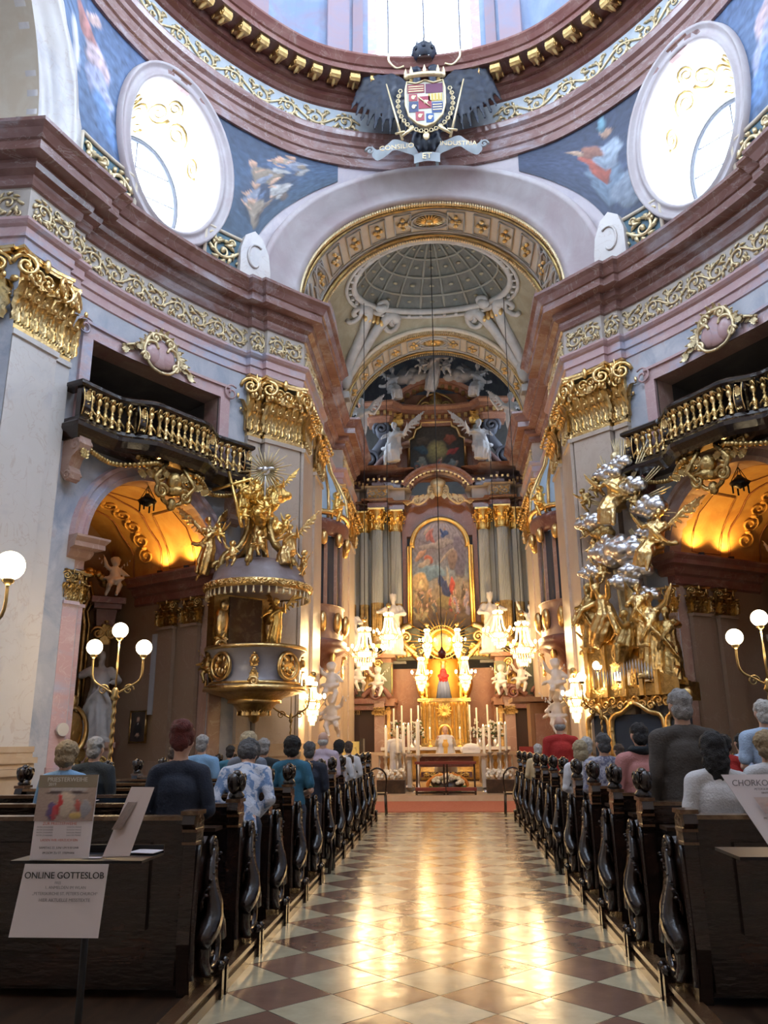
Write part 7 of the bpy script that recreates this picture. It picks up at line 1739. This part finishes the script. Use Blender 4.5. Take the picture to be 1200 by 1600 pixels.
# ================================================================== PEWS
PW_ = 2.8; PY0, PDY, PN = 5.3, 1.06, 12; PX = 1.53; ZP = .11
def pew():
    t = thing('pew', 'x', 'pew', (0,0,0))
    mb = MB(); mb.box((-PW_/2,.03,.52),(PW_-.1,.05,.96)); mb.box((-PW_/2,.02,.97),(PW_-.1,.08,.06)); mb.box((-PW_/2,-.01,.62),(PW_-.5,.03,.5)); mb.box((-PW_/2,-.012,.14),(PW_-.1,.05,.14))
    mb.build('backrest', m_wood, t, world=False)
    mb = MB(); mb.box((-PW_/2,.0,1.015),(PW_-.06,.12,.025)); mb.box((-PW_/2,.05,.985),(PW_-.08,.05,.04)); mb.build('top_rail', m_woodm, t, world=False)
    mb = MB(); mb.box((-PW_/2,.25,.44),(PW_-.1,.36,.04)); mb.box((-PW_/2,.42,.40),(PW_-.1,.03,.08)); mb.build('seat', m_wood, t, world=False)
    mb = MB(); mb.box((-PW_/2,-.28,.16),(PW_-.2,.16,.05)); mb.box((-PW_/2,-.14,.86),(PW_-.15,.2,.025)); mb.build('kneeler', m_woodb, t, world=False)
    MX = Matrix(((0,1,0,0),(1,0,0,0),(0,0,1,0),(0,0,0,1)))
    out = [(.0,.0),(.50,.0),(.54,.10),(.52,.22),(.44,.34),(.32,.42),(.25,.52),(.26,.62),(.34,.70),(.38,.78),(.34,.86),(.24,.88),(.17,.84),(.13,.90),(.14,1.0),(.10,1.03),(-.06,1.03),(-.08,.98),(-.02,.93),(-.03,.6),(-.06,.3)]
    for x in (0, -PW_):
        mb = MB(); mb.prism(out, x-.04, x+.04, MX); e = mb.build('end_panel', m_wood, t, world=False)
        mb = MB(); sx = .06 if x == 0 else -.06
        for q in (sx,):
            sp = [(x+q*1.15,.31+.23*(1-a/15)*math.cos(a),.22+.21*(1-a/15)*math.sin(a)) for a in [k*.5 for k in range(24)]]; mb.tube(sp, [.042]*10+[.04-.0015*k for k in range(14)], 8, wav=(4,.15))
            for k in range(7): leaf(mb, TR(x+q*.9,.10+.05*k,.46+.035*k) @ RZ(-PI/2 if q > 0 else PI/2) @ RY(.5), .13, .07, .35)
            for d in (0,.035,.07): mb.tube(catmull([V3(x+q*(1.4-d*5),.05+d,.28+d*.3),V3(x+q*(1.9-d*5),.18+d,.42+d*.3),V3(x+q*1.3,.20+d*.6,.62),V3(x+q,.30+d*.3,.80)],4), [.05,.058,.064,.066,.064,.058,.05,.045,.04,.036,.032,.03,.03], 10, wav=(5,.16))
            for k in range(9): mb.ell((x+q, .345-.02*math.sin(k), .48+.045*k),(.025,.022,.022),nu=6,nv=4)
            for k in range(8): mb.ell((x+q, .50-.012*k, .06+.035*k),(.02,.02,.02),nu=6,nv=4)
            mb.tube([(x+q,.29+.075*(1-a/13)*math.cos(a),.80+.075*(1-a/13)*math.sin(a)) for a in [k*.6 for k in range(16)]], .02, 5)
            mb.tube(catmull([V3(x+q*.8,-.02,.1),V3(x+q*.8,-.03,.4),V3(x+q*.8,.02,.85)],4), .02, 5)
        mb.build('carving', m_wood, e, world=False)
        mb = MB(); mb.box((x,.03,1.045),(.11,.18,.025)); mb.box((x,.04,.94),(.095,.16,.02)); mb.box((x,.02,.865),(.09,.12,.016)); mb.build('cap', m_woodm, e, world=False)
        mb = MB()
        for d in (-.045,.045):
            mb.ell((x+(d*.3),.04+d*1.1,1.17),(.048,.05,.075),nu=10,nv=8)
            for s in (-1,1): mb.tube([(x+s*.045,.04+d*1.1+.04*(1-a/12)*math.cos(a),1.19+.045*(1-a/12)*math.sin(a)) for a in [k*.7 for k in range(12)]], .011, 5)
        mb.lathe([(.06,0),(.065,.02),(.04,.05)],(x,.04,1.06),10); mb.ell((x,.04,1.235),(.035,.06,.03))
        f = mb.build('finial', m_wood, e, world=False)
        if x == 0: t['fin'] = f.name
    return t
pew0 = pew(); FIRST = []
for sx in (-1,1):
    sn = 'left' if sx < 0 else 'right'
    for k in range(PN):
        y = PY0+PDY*k; nm = ('front-most' if 0 else ['without finials, behind the notice stand','second row from the notice stand','third row from the notice stand','fourth row from the notice stand','fifth row, just before the stool','sixth row, just past the stool','seventh row from the notice stand','eighth row from the notice stand','fifth row from the altar end','fourth row from the altar end','third row from the altar end','second row from the altar end'][k])
        lab = 'dark carved pew %s of the aisle, %s' % (sn, nm)
        if sx == -1 and k == 0: o = pew0; o.location = (-PX, y, ZP)
        else: o = dup(pew0, (sx*PX, y, ZP), 0, scale=(1 if sx < 0 else -1, 1, 1))
        o['label'] = lab; o['group'] = 'carved wooden pews'
        if k == 0: FIRST.append(o)
    for bi, (a, b) in enumerate(((4.2, 10.3), (11.2, 17.8))):
        t = thing('pew_platform', 'low brown wooden platform under the %s pews left of the aisle' % ('nearer','farther')[bi] if sx < 0 else 'low brown wooden platform under the %s pews right of the aisle' % ('nearer','farther')[bi], 'platform', (sx*2.9,(a+b)/2,0))
        mb = MB(); mb.box((sx*2.93,(a+b)/2,.055),(2.98,b-a,.11)); mb.build('deck', m_woodb, t)
        mb = MB(); mb.box((sx*1.46,(a+b)/2,.115),(.10,b-a,.03)); mb.box((sx*1.44,(a+b)/2,.03),(.06,b-a,.06)); mb.build('moulding', m_woodm, t)
        for k in range(PN):
            y = PY0+PDY*k+.45
            if a < y < b:
                for e in (-.055,.055):
                    mb = MB(); mb.box((sx*1.415,y+e,.085),(.05,.05,.17)); mb.ell((sx*1.415,y+e,.19),(.035,.035,.035),nu=8,nv=6); mb.build('bracket', m_wood, t)
for q in FIRST:
    for c in list(q.children_recursive):
        if c.name.startswith(('finial','kneeler')): bpy.data.objects.remove(c)
del pew0['fin']
for o in bpy.data.objects:
    if 'fin' in o.keys(): del o['fin']
# folding seats by the aisle and a low stand
for sx, sn in ((-1,'left'),(1,'right')):
    t = thing('aisle_stool', 'small dark stool standing at the aisle end of the gap between the %s pews' % sn, 'stool', (sx*1.45,10.75,0))
    mb = MB(); mb.box((sx*1.62,10.85,.52),(.5,.36,.05)); mb.build('seat', m_wood, t)
    for a in (-.2,.2):
        for b in (-.14,.14): mb = MB(); mb.tube([(sx*1.62+a,10.85+b,.5),(sx*1.62+a*1.15,10.85+b*1.1,.25),(sx*1.62+a,10.85+b,0)],[.028,.02,.022],6); mb.build('leg', m_wood, t)
    t = thing('cane_seat', 'bentwood chair standing at the altar end of the %s pews' % sn, 'chair', (sx*1.5,18.9,0))
    mb = MB(); mb.box((sx*1.5,18.9,.45),(.4,.4,.04)); mb.build('seat', m_woodb, t); mb = MB(); mb.tube(catmull([V3(sx*1.32,18.75,.45),V3(sx*1.30,18.7,.85),V3(sx*1.5,18.68,1.0),V3(sx*1.70,18.7,.85),V3(sx*1.68,18.75,.45)],4),.02,6); mb.build('backrest', m_wood, t)
    for a in (-.17,.17):
        for b in (-.17,.17): mb = MB(); mb.tube([(sx*1.5+a,18.9+b,.45),(sx*1.5+a*1.1,18.9+b*1.1,0)],.018,6); mb.build('leg', m_wood, t)
def sheet(name, pts, label, cat='paper', m=None, par=None, th=.002):
    P_ = [V3(*p) for p in pts]; n = (P_[1]-P_[0]).cross(P_[3]-P_[0]).normalized()*th; mb = MB(); mb.add([*P_, *[p+n for p in P_]], [(3,2,1,0),(4,5,6,7),(0,1,5,4),(1,2,6,5),(2,3,7,6),(3,0,4,7)])
    o = mb.build(name, m or m_paper, par)
    if label: tag(o, label, cat)
    return o
sheet('leaflet', [(-3.15,5.25,1.155),(-2.93,5.23,1.155),(-2.93,5.36,1.157),(-3.15,5.36,1.157)], 'white leaflet lying on the first pew behind the left notice stand')
sheet('leaflet', [(-2.85,6.32,1.155),(-2.62,6.30,1.155),(-2.62,6.42,1.157),(-2.85,6.42,1.157)], 'white leaflet lying on the second left pew behind the tilted brochure')
# ---- notice stand on the left
t = thing('notice_stand', 'black metal tripod stand with tray before the nearest left pew', 'stand', (-1.06,2.68,0))
mb = MB(); mb.box((-1.06,2.70,1.228),(.42,.20,.008)); mb.box((-1.06,2.80,1.24),(.42,.006,.03)); mb.build('tray', m_iron, t)
mb = MB(); mb.tube([(-1.06,2.72,1.22),(-1.06,2.72,.35)],.012,8); mb.box((-1.06,2.72,.72),(.05,.03,.02)); mb.build('pole', m_iron, t)
for a in range(3): mb = MB(); b = a*2*PI/3+.5; mb.tube([(-1.06,2.72,.55),(-1.06+.26*math.cos(b),2.72+.26*math.sin(b),.01)],.010,6); mb.build('leg', m_iron, t)
o = thing('poster', 'white upright poster reading Priesterweihe 2019 on the left stand', 'poster', (-1.125,2.63,1.232))
sheet('sheet', [(-1.215,2.615,1.232),(-1.025,2.615,1.238),(-1.03,2.65,1.483),(-1.225,2.65,1.483)], None, m=m_paper, par=o)
sheet('header_band', [(-1.2245,2.640,1.445),(-1.0295,2.640,1.445),(-1.0298,2.647,1.483),(-1.2252,2.647,1.483)], None, m=mat('khaki_print', (.30,.25,.18), .7), par=o)
rng = random.Random(6)
def pim(u, v): return (-1.2215+.192*u, 2.6255+.0135*v, 1.345+.1*v)
painted('picture', pim, 36, 24, picture(50, [(0,(.36,.27,.24)),(1,(.46,.36,.30))], [(.5,.95,.35,.2,0,(.55,.52,.52)),(.5,.85,.4,.05,0,(.10,.07,.07)),(.5,.5,.16,.42,0,(.62,.52,.42)),(.40,.5,.05,.35,0,(.55,.05,.05)),(.27,.3,.08,.3,0,(.12,.08,.2)),(.33,.25,.05,.25,0,(.45,.06,.08)),(.85,.35,.09,.3,0,(.32,.32,.36)),(.72,.45,.05,.2,0,(.5,.12,.1)),(.7,.15,.12,.12,0,(.55,.4,.15))], 5, .04, .15), o)
def tl(s, x, z, size, par, y_, m=m_blk, rot=0): e = txt(s, x, z, size, rot, par, y_, m, .0003); e.name = 'lettering'; return e
m_wp = mat('white_print', (.75,.72,.66), .7); m_rp = mat('red_print', (.5,.12,.08), .7); m_gp = mat('grey_print', (.25,.24,.26), .7)
tl('PRIESTERWEIHE', -1.127, 1.469, .019, o, 2.636, m_wp); tl('2019', -1.175, 1.455, .013, o, 2.634, m_wp)
tl('ZUR PRIESTERWEIHE', -1.13, 1.338, .012, o, 2.617, m_rp); tl('LADEN WIR HERZLICH EIN', -1.125, 1.290, .010, o, 2.612, m_rp)
for k in range(4): tl('PATER JOHANNES', -1.175, 1.328-.008*k, .0065, o, 2.613, m_gp); tl('DIAKON FRANZ', -1.08, 1.328-.008*k, .0065, o, 2.613, m_gp)
tl('SAMSTAG 22. JUNI UM 9:30 UHR', -1.122, 1.268, .009, o, 2.609); tl('IM DOM ZU ST. STEPHAN', -1.122, 1.253, .009, o, 2.609)
o = thing('notice', 'white notice reading ONLINE GOTTESLOB hanging below the left stand tray', 'notice', (-1.09,2.6,1.02))
sheet('sheet', [(-1.235,2.575,1.022),(-.958,2.575,1.022),(-.950,2.592,1.224),(-1.216,2.592,1.224)], None, par=o)
txt('ONLINE GOTTESLOB', -1.084, 1.192, .0265, 0, o, 2.582, m_blk, .0006)
for s, z, w in (('FREI', 1.172, .011),('1. ANMELDEN IM WLAN', 1.159, .012),('„PETERSKIRCHE ST. PETER\'S CHURCH“', 1.142, .012),('HIER AKTUELLE MESSTEXTE', 1.124, .013)): tl(s, -1.10 if z > 1.165 else -1.075, z, w, o, 2.578, m_gp)
sheet('leaflet', [(-1.06,2.64,1.2335),(-1.0,2.64,1.2335),(-1.0,2.66,1.2335),(-1.06,2.66,1.2335)], 'small white slip lying on the front of the left stand tray')
o = thing('brochure', 'tilted white brochure with a brown picture standing on the left stand tray', 'brochure', (-.94,2.7,1.233))
sheet('sheet', [(-1.00,2.66,1.235),(-.905,2.64,1.240),(-.868,2.72,1.440),(-.953,2.74,1.440)], None, m=mat('warm_paper', (.60,.50,.46), .7), par=o)
painted('picture', lambda u, v: (-.983+.034*u+.030*v, 2.672-.010*u+.045*v, 1.315+.08*v), 10, 14, picture(60, [(0,(.17,.11,.08)),(1,(.25,.18,.14))], [], 5, .05, .3), o)
sheet('pamphlet', [(-.95,2.74,1.237),(-.86,2.72,1.237),(-.845,2.78,1.24),(-.93,2.80,1.24)], 'thin white pamphlet lying behind the brochure on the left tray')
# right stand
t = thing('notice_stand', 'black metal stand with tray before the first pew right of the aisle', 'stand', (.98,2.35,0))
mb = MB(); mb.box((1.0,2.36,1.285),(.34,.2,.008)); mb.build('tray', m_iron, t); mb = MB(); mb.tube([(1.02,2.36,1.28),(1.02,2.36,.3)],.012,8); mb.build('pole', m_iron, t)
for a in range(3): mb = MB(); b = a*2*PI/3+.5; mb.tube([(1.02,2.36,.55),(1.02+.26*math.cos(b),2.36+.26*math.sin(b),.01)],.010,6); mb.build('leg', m_iron, t)
o = thing('concert_notice', 'tilted white choir concert notice on the right stand', 'notice', (.99,2.33,1.29))
sheet('sheet', [(.922,2.28,1.295),(1.10,2.28,1.295),(1.03,2.37,1.483),(.842,2.37,1.483)], None, par=o)
txt('CHORKONZERT', .945, 1.462, .022, 0, o, 2.352, m_gp, .0004); tl('PETERSKIRCHE WIEN', .955, 1.447, .008, o, 2.345, m_gp); tl('EINTRITT FREI', .955, 1.438, .007, o, 2.340, m_gp)
painted('picture', lambda u, v: (.925-.02*v+.1*u, 2.31+.014*v, 1.388+.04*v), 10, 8, picture(61, [(0,(.45,.36,.36)),(1,(.6,.5,.48))], [(.5,.5,.3,.3,0,(.6,.35,.3))], 5, .05, .2), o)
tl('MONTAG 19.30 UHR', .955, 1.377, .008, o, 2.306, m_gp)

# ================================================================== LAMPS
def globe(par, x, y, z, r=.125, e=22):
    mb = MB(); mb.ell((x,y,z),(r,r,r),nu=20,nv=14); g = mb.build('globe', m_globe, par)
    light('globe_light', 'POINT', (x,y,z-r-.06), e, (1.0,.74,.42), .08, parent=par)
def lamp_post(x, y, zt, arms, label, r=.125, e=22, rp=.03):
    t = thing('lamp_post', label, 'lamp', (x,y,0))
    mb = MB(); mb.lathe([(.2,0),(.18,.06),(.07,.12),(.05,.3),(rp,.4)],(x,y,0),14); mb.tube([V3(x+.008*math.cos(k*1.3),y+.008*math.sin(k*1.3),.4+(zt-1.45)*k/60) for k in range(61)],[rp*(1+.12*(k%2)) for k in range(61)],8)
    mb.tube([(x,y,zt-1.1),(x,y,zt-r)],rp*.5,8); mb.lathe([(rp,0),(rp*2.6,.05),(rp*1.6,.1),(rp*2.2,.14),(rp,.2)],(x,y,zt-1.1),10); mb.lathe([(.02,0),(.06,.04),(.05,.07)],(x,y,zt-r-.05),10); mb.build('pole', m_brass, t); globe(t, x, y, zt, r, e)
    for (dx, dy, dz) in arms:
        mb = MB(); P_ = catmull([V3(x,y,zt-1.0),V3(x+dx*.45,y+dy*.45,zt-.9),V3(x+dx*.95,y+dy*.95,zt-.62+dz*.5),V3(x+dx,y+dy,zt+dz-r-.02)],5); mb.tube(P_,[.018]*len(P_),6)
        volute(mb, TR(x+dx*.5,y+dy*.5,zt-.93), .09, 1.6, .012); mb.lathe([(.02,0),(.06,.04),(.05,.07)],(x+dx,y+dy,zt+dz-r-.05),10); mb.build('arm', m_brass, t); globe(t, x+dx, y+dy, zt+dz, r, e)
lamp_post(-5.08,12.5,3.32,((-.40,0,-.26),(.41,0,-.28)),'tall twisted brass lamp post with three lit globes before the left chapel statue')
lamp_post(4.85,12.5,3.32,((-.40,0,-.28),(.42,0,-.28)),'tall brass lamp post with lit globes before the right chapel')
lamp_post(-4.5,7.2,3.5,((.48,0,-.28),(-.48,0,-.28)),'near brass lamp post with big lit globes in front of the wide pale pilaster', r=.14)
lamp_post(-3.2,17.3,3.06,((-.40,-.1,-.24),(.40,-.1,-.24)),'slim dark lamp post with small globes beside the pulpit', r=.10, e=12, rp=.018)
lamp_post(3.26,17.3,3.06,((-.36,-.1,-.24),(.38,-.1,-.24)),'slim lamp post with small globes before the silver and gold relief altar', r=.10, e=12, rp=.018)
def chandelier(x, y, z0, z1, R, n, label, zr=None, zceil=None, e=180, nc=1, wire=True, name='chandelier'):
    """z0 bottom, z1 top"""
    t = thing(name, label, 'chandelier', (x,y,z0)); H = z1-z0; zm = zr or z0+H*.42
    mb = MB(); mb.tube([(x,y,z0+.1),(x,y,z1)],.02,6); mb.tube([V3(x+R*.55*math.cos(a),y+R*.55*math.sin(a),zm-.05) for a in [i*PI/10 for i in range(20)]],.02,5,closed=True)
    mb.tube([V3(x+R*.28*math.cos(a),y+R*.28*math.sin(a),z0+H*.78) for a in [i*PI/8 for i in range(16)]],.018,5,closed=True)
    for k in range(n): a = 2*PI*k/n; mb.tube(catmull([V3(x,y,zm-.15),V3(x+R*.5*math.cos(a),y+R*.5*math.sin(a),zm-.22),V3(x+R*math.cos(a),y+R*math.sin(a),zm-.03)],4),.012,5)
    mb.ell((x,y,z1+.06),(.09,.09,.09),nu=8); mb.build('frame', m_brass, t)
    mb = MB()
    for row, (rr, zz, l) in enumerate(((.60,zm-.06,.16),(.48,zm-.2,.16),(.34,zm-.33,.16),(.18,zm-.44,.14),(.28,z0+H*.78,.14),(.20,z0+H*.9,.12))):
        nn = int(10+rr*30)
        for k in range(nn): a = 2*PI*k/nn; mb.lathe([(.0,0),(.017,-l*.4),(.0,-l)],(x+R*rr*math.cos(a),y+R*rr*math.sin(a),zz),4,sm=False)
    for k in range(10): a = 2*PI*k/10; mb.tube([V3(x+R*.27*math.cos(a),y+R*.27*math.sin(a),z0+H*.76),V3(x+R*.35*math.cos(a),y+R*.35*math.sin(a),z0+H*.55),V3(x+R*.55*math.cos(a),y+R*.55*math.sin(a),zm)],.012,4)
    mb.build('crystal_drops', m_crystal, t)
    for k in range(n): a = 2*PI*k/n; mb = MB(); mb.ell((x+R*math.cos(a),y+R*math.sin(a),zm+.08),(.04,.04,.06),nu=8,nv=6); mb.build('bulb', m_bulb, t)
    for k in range(6): a = 2*PI*k/6; mb = MB(); mb.ell((x+R*.28*math.cos(a),y+R*.28*math.sin(a),z0+H*.84),(.035,.035,.05),nu=8,nv=6); mb.build('bulb', m_bulb, t)
    mb = MB(); mb.ell((x,y,zm-.1),(R*.35,R*.35,.10),nu=12,nv=6); mb.build('bulb', m_bulb, t)
    if wire: mb = MB(); mb.tube([(x,y,z1),(x,y,zceil or 12)],.012,5); mb.build('wire', m_iron, t)
    light('chandelier_light', 'POINT', (x,y-.0,zm+.35), e, (1.0,.66,.30), .25, parent=t); light('chandelier_light', 'POINT', (x,y-.1,z0-.1), e*.5, (1.0,.66,.30), .2, parent=t)
E1 = 120
chandelier(-2.3,24,3.55,5.05,.62,12,'large lit crystal chandelier hanging on the left of the sanctuary',zceil=sph(-2.3,24),e=E1)
chandelier(2.38,24,3.55,5.15,.62,12,'large lit crystal chandelier hanging on the right of the sanctuary',zceil=sph(2.38,24),e=E1)
chandelier(-1.85,27.9,4.5,6.1,.52,8,'smaller lit chandelier left of the altarpiece, before the white statue',zceil=15,e=E1*.7)
chandelier(1.95,27.9,4.5,6.1,.52,8,'smaller lit chandelier right of the altarpiece, before the white statue',zceil=15,e=E1*.7)
for s, sn in ((-1,'left'),(1,'right')):
    chandelier(s*.78,29.0,3.3,4.6,.36,7,'lit crystal candelabra standing on the %s of the golden niche' % sn,e=45,wire=False,name='candelabra')
    chandelier(s*.55,29.3,4.6,5.6,.28,6,'small upper lit candelabra on the %s above the golden niche' % sn,e=22,wire=False,name='candelabra')
    chandelier(s*2.98,18.75,2.15,3.0,.27,6,'lit crystal wall sconce on the %s chancel pier' % sn,e=60,wire=False,name='wall_sconce')
t = thing('hanging_lamp', 'dark red sanctuary lamp hanging on a long wire before the niche', 'lamp', (0,23,3.8))
mb = MB(); mb.lathe([(.02,0),(.08,.05),(.13,.14),(.12,.2),(.05,.26),(.02,.34)],(0,23,3.8),14); mb.build('bowl', mat('dark_red_glass', (.10,.01,.01), .2), t); mb = MB(); mb.tube([(0,23,4.1),(0,23,sph(0,23)+1.12)],.014,5); mb.build('wire', m_iron, t)
# row of crystals behind the small right post
mb = MB(); [mb.lathe([(0,0),(.018,-.12),(0,-.34)],(3.15+.05*k,16.9-.035*k,3.02-.1*math.sin(k*.35)),4,sm=False) for k in range(20)]; o = mb.build('crystal_fringe', mat('clear_crystal', (.8,.8,.82), .1, .3)); tag(o, 'row of hanging clear crystal drops below the gilded bridge on the right', 'ornament')
# small things on the architecture
q = A(.02,-.58)[0]; t = thing('spotlight', 'small black spotlight resting on the left cornice', 'lamp', (-7.2,11.55,12.3)); mb = MB(); mb.tube([(-7.35,11.45,12.42),(-7.1,11.5,12.42)],[.07,.09],10); mb.build('housing', m_iron, t); mb = MB(); mb.box((-7.2,11.5,12.3),(.1,.1,.1)); mb.build('foot', m_iron, t)
mb = MB(); p = CP(-RA-.17,-.20,1.82); M = frame(p.x,p.y,*(CP(0,-1,0)-CP(0,0,0)).xy,1.82); mb.tube([M @ V3(0,-.02,0), M @ V3(0,.025,0)], .11, 24, sm=False); o = mb.build('round_plaque', m_marbw); tag(o, 'small round white plaque on the rose pilaster left of the chapel', 'plaque')

# ================================================================== PEOPLE
def hm(n, c): return mat(n, c, .6, blotch=[(tuple(x*.55 for x in c),.45,.7,30)], bump=.5, bscale=120)
h_bl = hm('blonde_hair', (.42,.30,.16)); h_gr = hm('grey_hair', (.35,.34,.33)); h_red = hm('dyed_red_hair', (.13,.018,.012)); h_bk = hm('black_hair', (.012,.010,.010)); h_br = hm('brown_hair', (.08,.05,.035)); h_wh = hm('white_hair', (.62,.60,.56)); h_lb = hm('light_blonde_hair', (.52,.42,.26)); h_dg = hm('dark_grey_hair', (.09,.09,.095))
c_navy = cloth('navy_knit', (.018,.025,.045)); c_dark = cloth('dark_suit', (.02,.028,.036)); c_lb = cloth('light_blue_cloth', (.22,.40,.62)); c_gb = cloth('grey_blue_knit', (.16,.19,.25)); c_teal = cloth('teal_top', (.035,.15,.25)); c_pk = cloth('pale_pink_shirt', (.52,.42,.50)); c_pink = cloth('pink_shirt', (.55,.25,.24)); c_wt = cloth('white_cloth', (.66,.66,.68)); c_red = cloth('red_jacket', (.42,.025,.02)); c_bg = cloth('brown_grey_jacket', (.075,.065,.058)); c_pat = cloth('blue_white_print', (.55,.58,.66), [((.15,.24,.42),.5,.56,12)]); c_cr = cloth('cream_cloth', (.68,.52,.30)); c_pl = cloth('plaid_shirt', (.42,.42,.50), [((.16,.17,.26),.5,.54,25)]); c_jean = cloth('dark_jeans', (.03,.045,.08)); c_sb = cloth('sky_blue_shirt', (.42,.55,.74))
PP = [(-3.14,6.9,1.48,'short blonde haired woman with pale blue collar, standing in the left pews','body_fem','shirt_fem',c_lb,'fluffy',h_bl),
 (-3.33,7.9,1.53,'grey haired man in dark suit standing beside the blonde woman on the left','body','shirt_fat',c_dark,'short',h_gr),
 (-1.91,6.2,1.60,'woman with dyed red hair and navy dress standing at the nearest left pew','body_fem','shirt_fem_fat',c_navy,'updo',h_red),
 (-3.2,11.0,1.57,'man in light blue polo shirt touching his face, far left pews','body','shirt_short',c_lb,'short',h_gr),
 (-4.0,12.2,1.42,'person in white mostly hidden behind the red haired woman','body_fem','shirt_fem',c_wt,'short',h_br),
 (-3.39,13.2,1.42,'small dark haired person in blue far back in the left pews','body_fem','shirt_fem',c_teal,'short',h_bk),
 (-1.99,8.6,1.57,'woman with blonde bob and grey blue top in the left pews','body_fem','shirt_fem_fat',c_gb,'bob',h_lb),
 (-1.72,7.35,1.60,'bowed person with grey curls and blue and white patterned blouse','body_fem_bow','shirt_fem_bow',c_pat,'fluffy',h_dg),
 (-2.4,11.2,1.52,'grey haired man in dark jacket behind the blonde bob','body','shirt',c_dark,'short',h_gr),
 (-1.63,8.9+.3,1.52,'black haired woman in teal top by the left aisle','body_fem','shirt_fem_short',c_teal,'fluffy',h_bk),
 (-1.62,10.3,1.47,'person in dark blue suit between the teal top and the bald man','body','shirt_fat',c_navy,'short',h_dg),
 (-1.71,12.0,1.61,'bald white haired man in pale pink shirt in the left pews','body','shirt_fat',c_pk,'bald',h_wh),
 (-1.63,13.2,1.48,'black haired person in white shirt near the left lectern','body_fem','shirt_fem',c_wt,'fluffy',h_bk),
 (-1.61,14.3,1.47,'brown haired person in white farthest forward in the left pews','body_fem','shirt_fem',c_wt,'short',h_br),
 (1.87,13.3,1.83,'man in bright red jacket standing in the far right pews','body_dn','shirt_dn_fat',c_red,'bald',h_gr),
 (1.68,10.2,1.45,'woman with shoulder length blonde hair and white top on the right','body_fem','shirt_fem',c_wt,'bob',h_lb),
 (1.94,11.3,1.50,'white haired woman just behind the blonde woman on the right','body_fem','shirt_fem',c_wt,'short',h_wh),
 (1.60,14.2,1.40,'person in cream clothing partly hidden by the red jacket','body_fem','shirt_fem_fat',c_cr,'short',h_wh),
 (1.76,9.1,1.53,'man with dark grey hair and checked shirt in the right pews','body','shirt',c_pl,'short',h_dg),
 (1.95,8.2,1.62,'dark haired person in pink shirt with a scarf, head bowed, right pews','body_nod','shirt_fat',c_pink,'short',h_bk),
 (2.06,7.1,1.87,'tall grey haired man in brown grey jacket with a bag strap','body_dn','shirt_dn_fat',c_bg,'short',h_gr),
 (2.01,6.2,1.51,'black haired woman in white T-shirt at the nearest right pew','body_fem','shirt_fem_short_fat',c_wt,'long',h_bk),
 (3.47,9.1,1.86,'tall white haired man in light blue shirt standing before the right chapel','body','shirt_short',c_sb,'short',h_wh),
 (2.72,7.1,1.51,'curly blonde woman in white blouse beside the woman in white T-shirt','body_fem','shirt_fem',c_wt,'fluffy',h_bl),
 (3.38,10.2,1.51,'black haired woman in red top behind the woman in white T-shirt','body_fem','shirt_fem',c_red,'short',h_bk),
 (3.91,11.2,1.52,'black haired person in pale blue top far right','body_fem','shirt_fem',c_sb,'short',h_bk),
 (2.56,12.3,1.40,'small person in reddish top between the checked shirt and the pink shirt','body_fem','shirt_fem',c_pink,'short',h_br)]
for i, (x, y, H, lab, bk, sk, sm_, hk, hmt) in enumerate(PP):
    k = max(0, round((y-PY0-.60)/PDY)); y1 = PY0+.60+PDY*k; H = 1.47+(H-1.46)*y1/y; x = x*y1/y; y = y1; z_ = .11 if (y < 10.3 or y > 11.2) else 0
    p = person(x, y, z_, H+.11-z_, lab, bk, sk, sm_, hk, hmt, 'skirt' if ('fem' in bk and i % 3 == 2) else 'pants', rz=(R_.uniform(-.15,.15) if i not in (2,20,21) else .0), bm=c_navy if i == 2 else (c_jean if i % 2 else None))
    if i == 20:
        mb = MB(); mb.tube(catmull([V3(.14,.0,1.53),V3(.16,-.15,1.45),V3(.05,-.20,1.2),V3(-.12,-.17,.95),V3(-.2,-.02,.9)],5), .022, 6, flat=.4); mb.build('bag_strap', m_iron, p, world=False)
    if i == 19:
        mb = MB(); mb.tube([V3(.085*math.cos(a),-.0+.085*math.sin(a),1.37) for a in [k*PI/8 for k in range(16)]],.04,8,closed=True,wav=(3,.2)); mb.build('scarf', c_dark, p, world=False)
# priest and server
t = thing('person', 'priest with white hair and gold trimmed chasuble standing behind the altar table, arms raised', 'person', (0.02,25.9,.26), PI)
pa = [((-.28,.12,1.2), (-.24,.36,1.36), (.5,0,.6)), ((.28,.12,1.2), (.24,.36,1.36), (-.5,0,.6))]
mb, hc, U = body(pa, htilt=.15); inst('body', remesh(mb, 'body', .012, m_skin), t, SCL(1.0))
mb = shirt(pa); mb.tube([(0,0,1.45),(0,0,1.25),(0,.02,.9),(0,.02,.35)], [.12,.24,.31,.36], 26, flat=.75, wav=(7,.05)); inst('chasuble', remesh(mb, 'chasuble', .018, m_skin), t, SCL(1.0), c_wt)
mb = MB(); mb.box((0,.245,1.05),(.12,.02,.6)); mb.ell((0,.25,1.2),(.1,.015,.1)); mb.build('gold_orphrey', mat('gold_brocade', (.75,.45,.10), .5), t, world=False)
inst('hair', hair_mesh('bald'), t, TR(*hc) @ RX(-.15), h_wh)
t = thing('person', 'altar server in white surplice standing left of the altar table', 'person', (-1.5,25.35,.26), 0)
me, hc = ptmesh('body'); inst('body', me, t, SCL(.93)); inst('surplice', ptmesh('shirt_fat'), t, SCL(.95,.95,.93), c_wt); inst('skirt', ptmesh('skirt'), t, SCL(.98,.98,.93), c_wt); inst('hair', hair_mesh('short'), t, SCL(.93) @ TR(*hc) @ RX(-.08), h_lb)
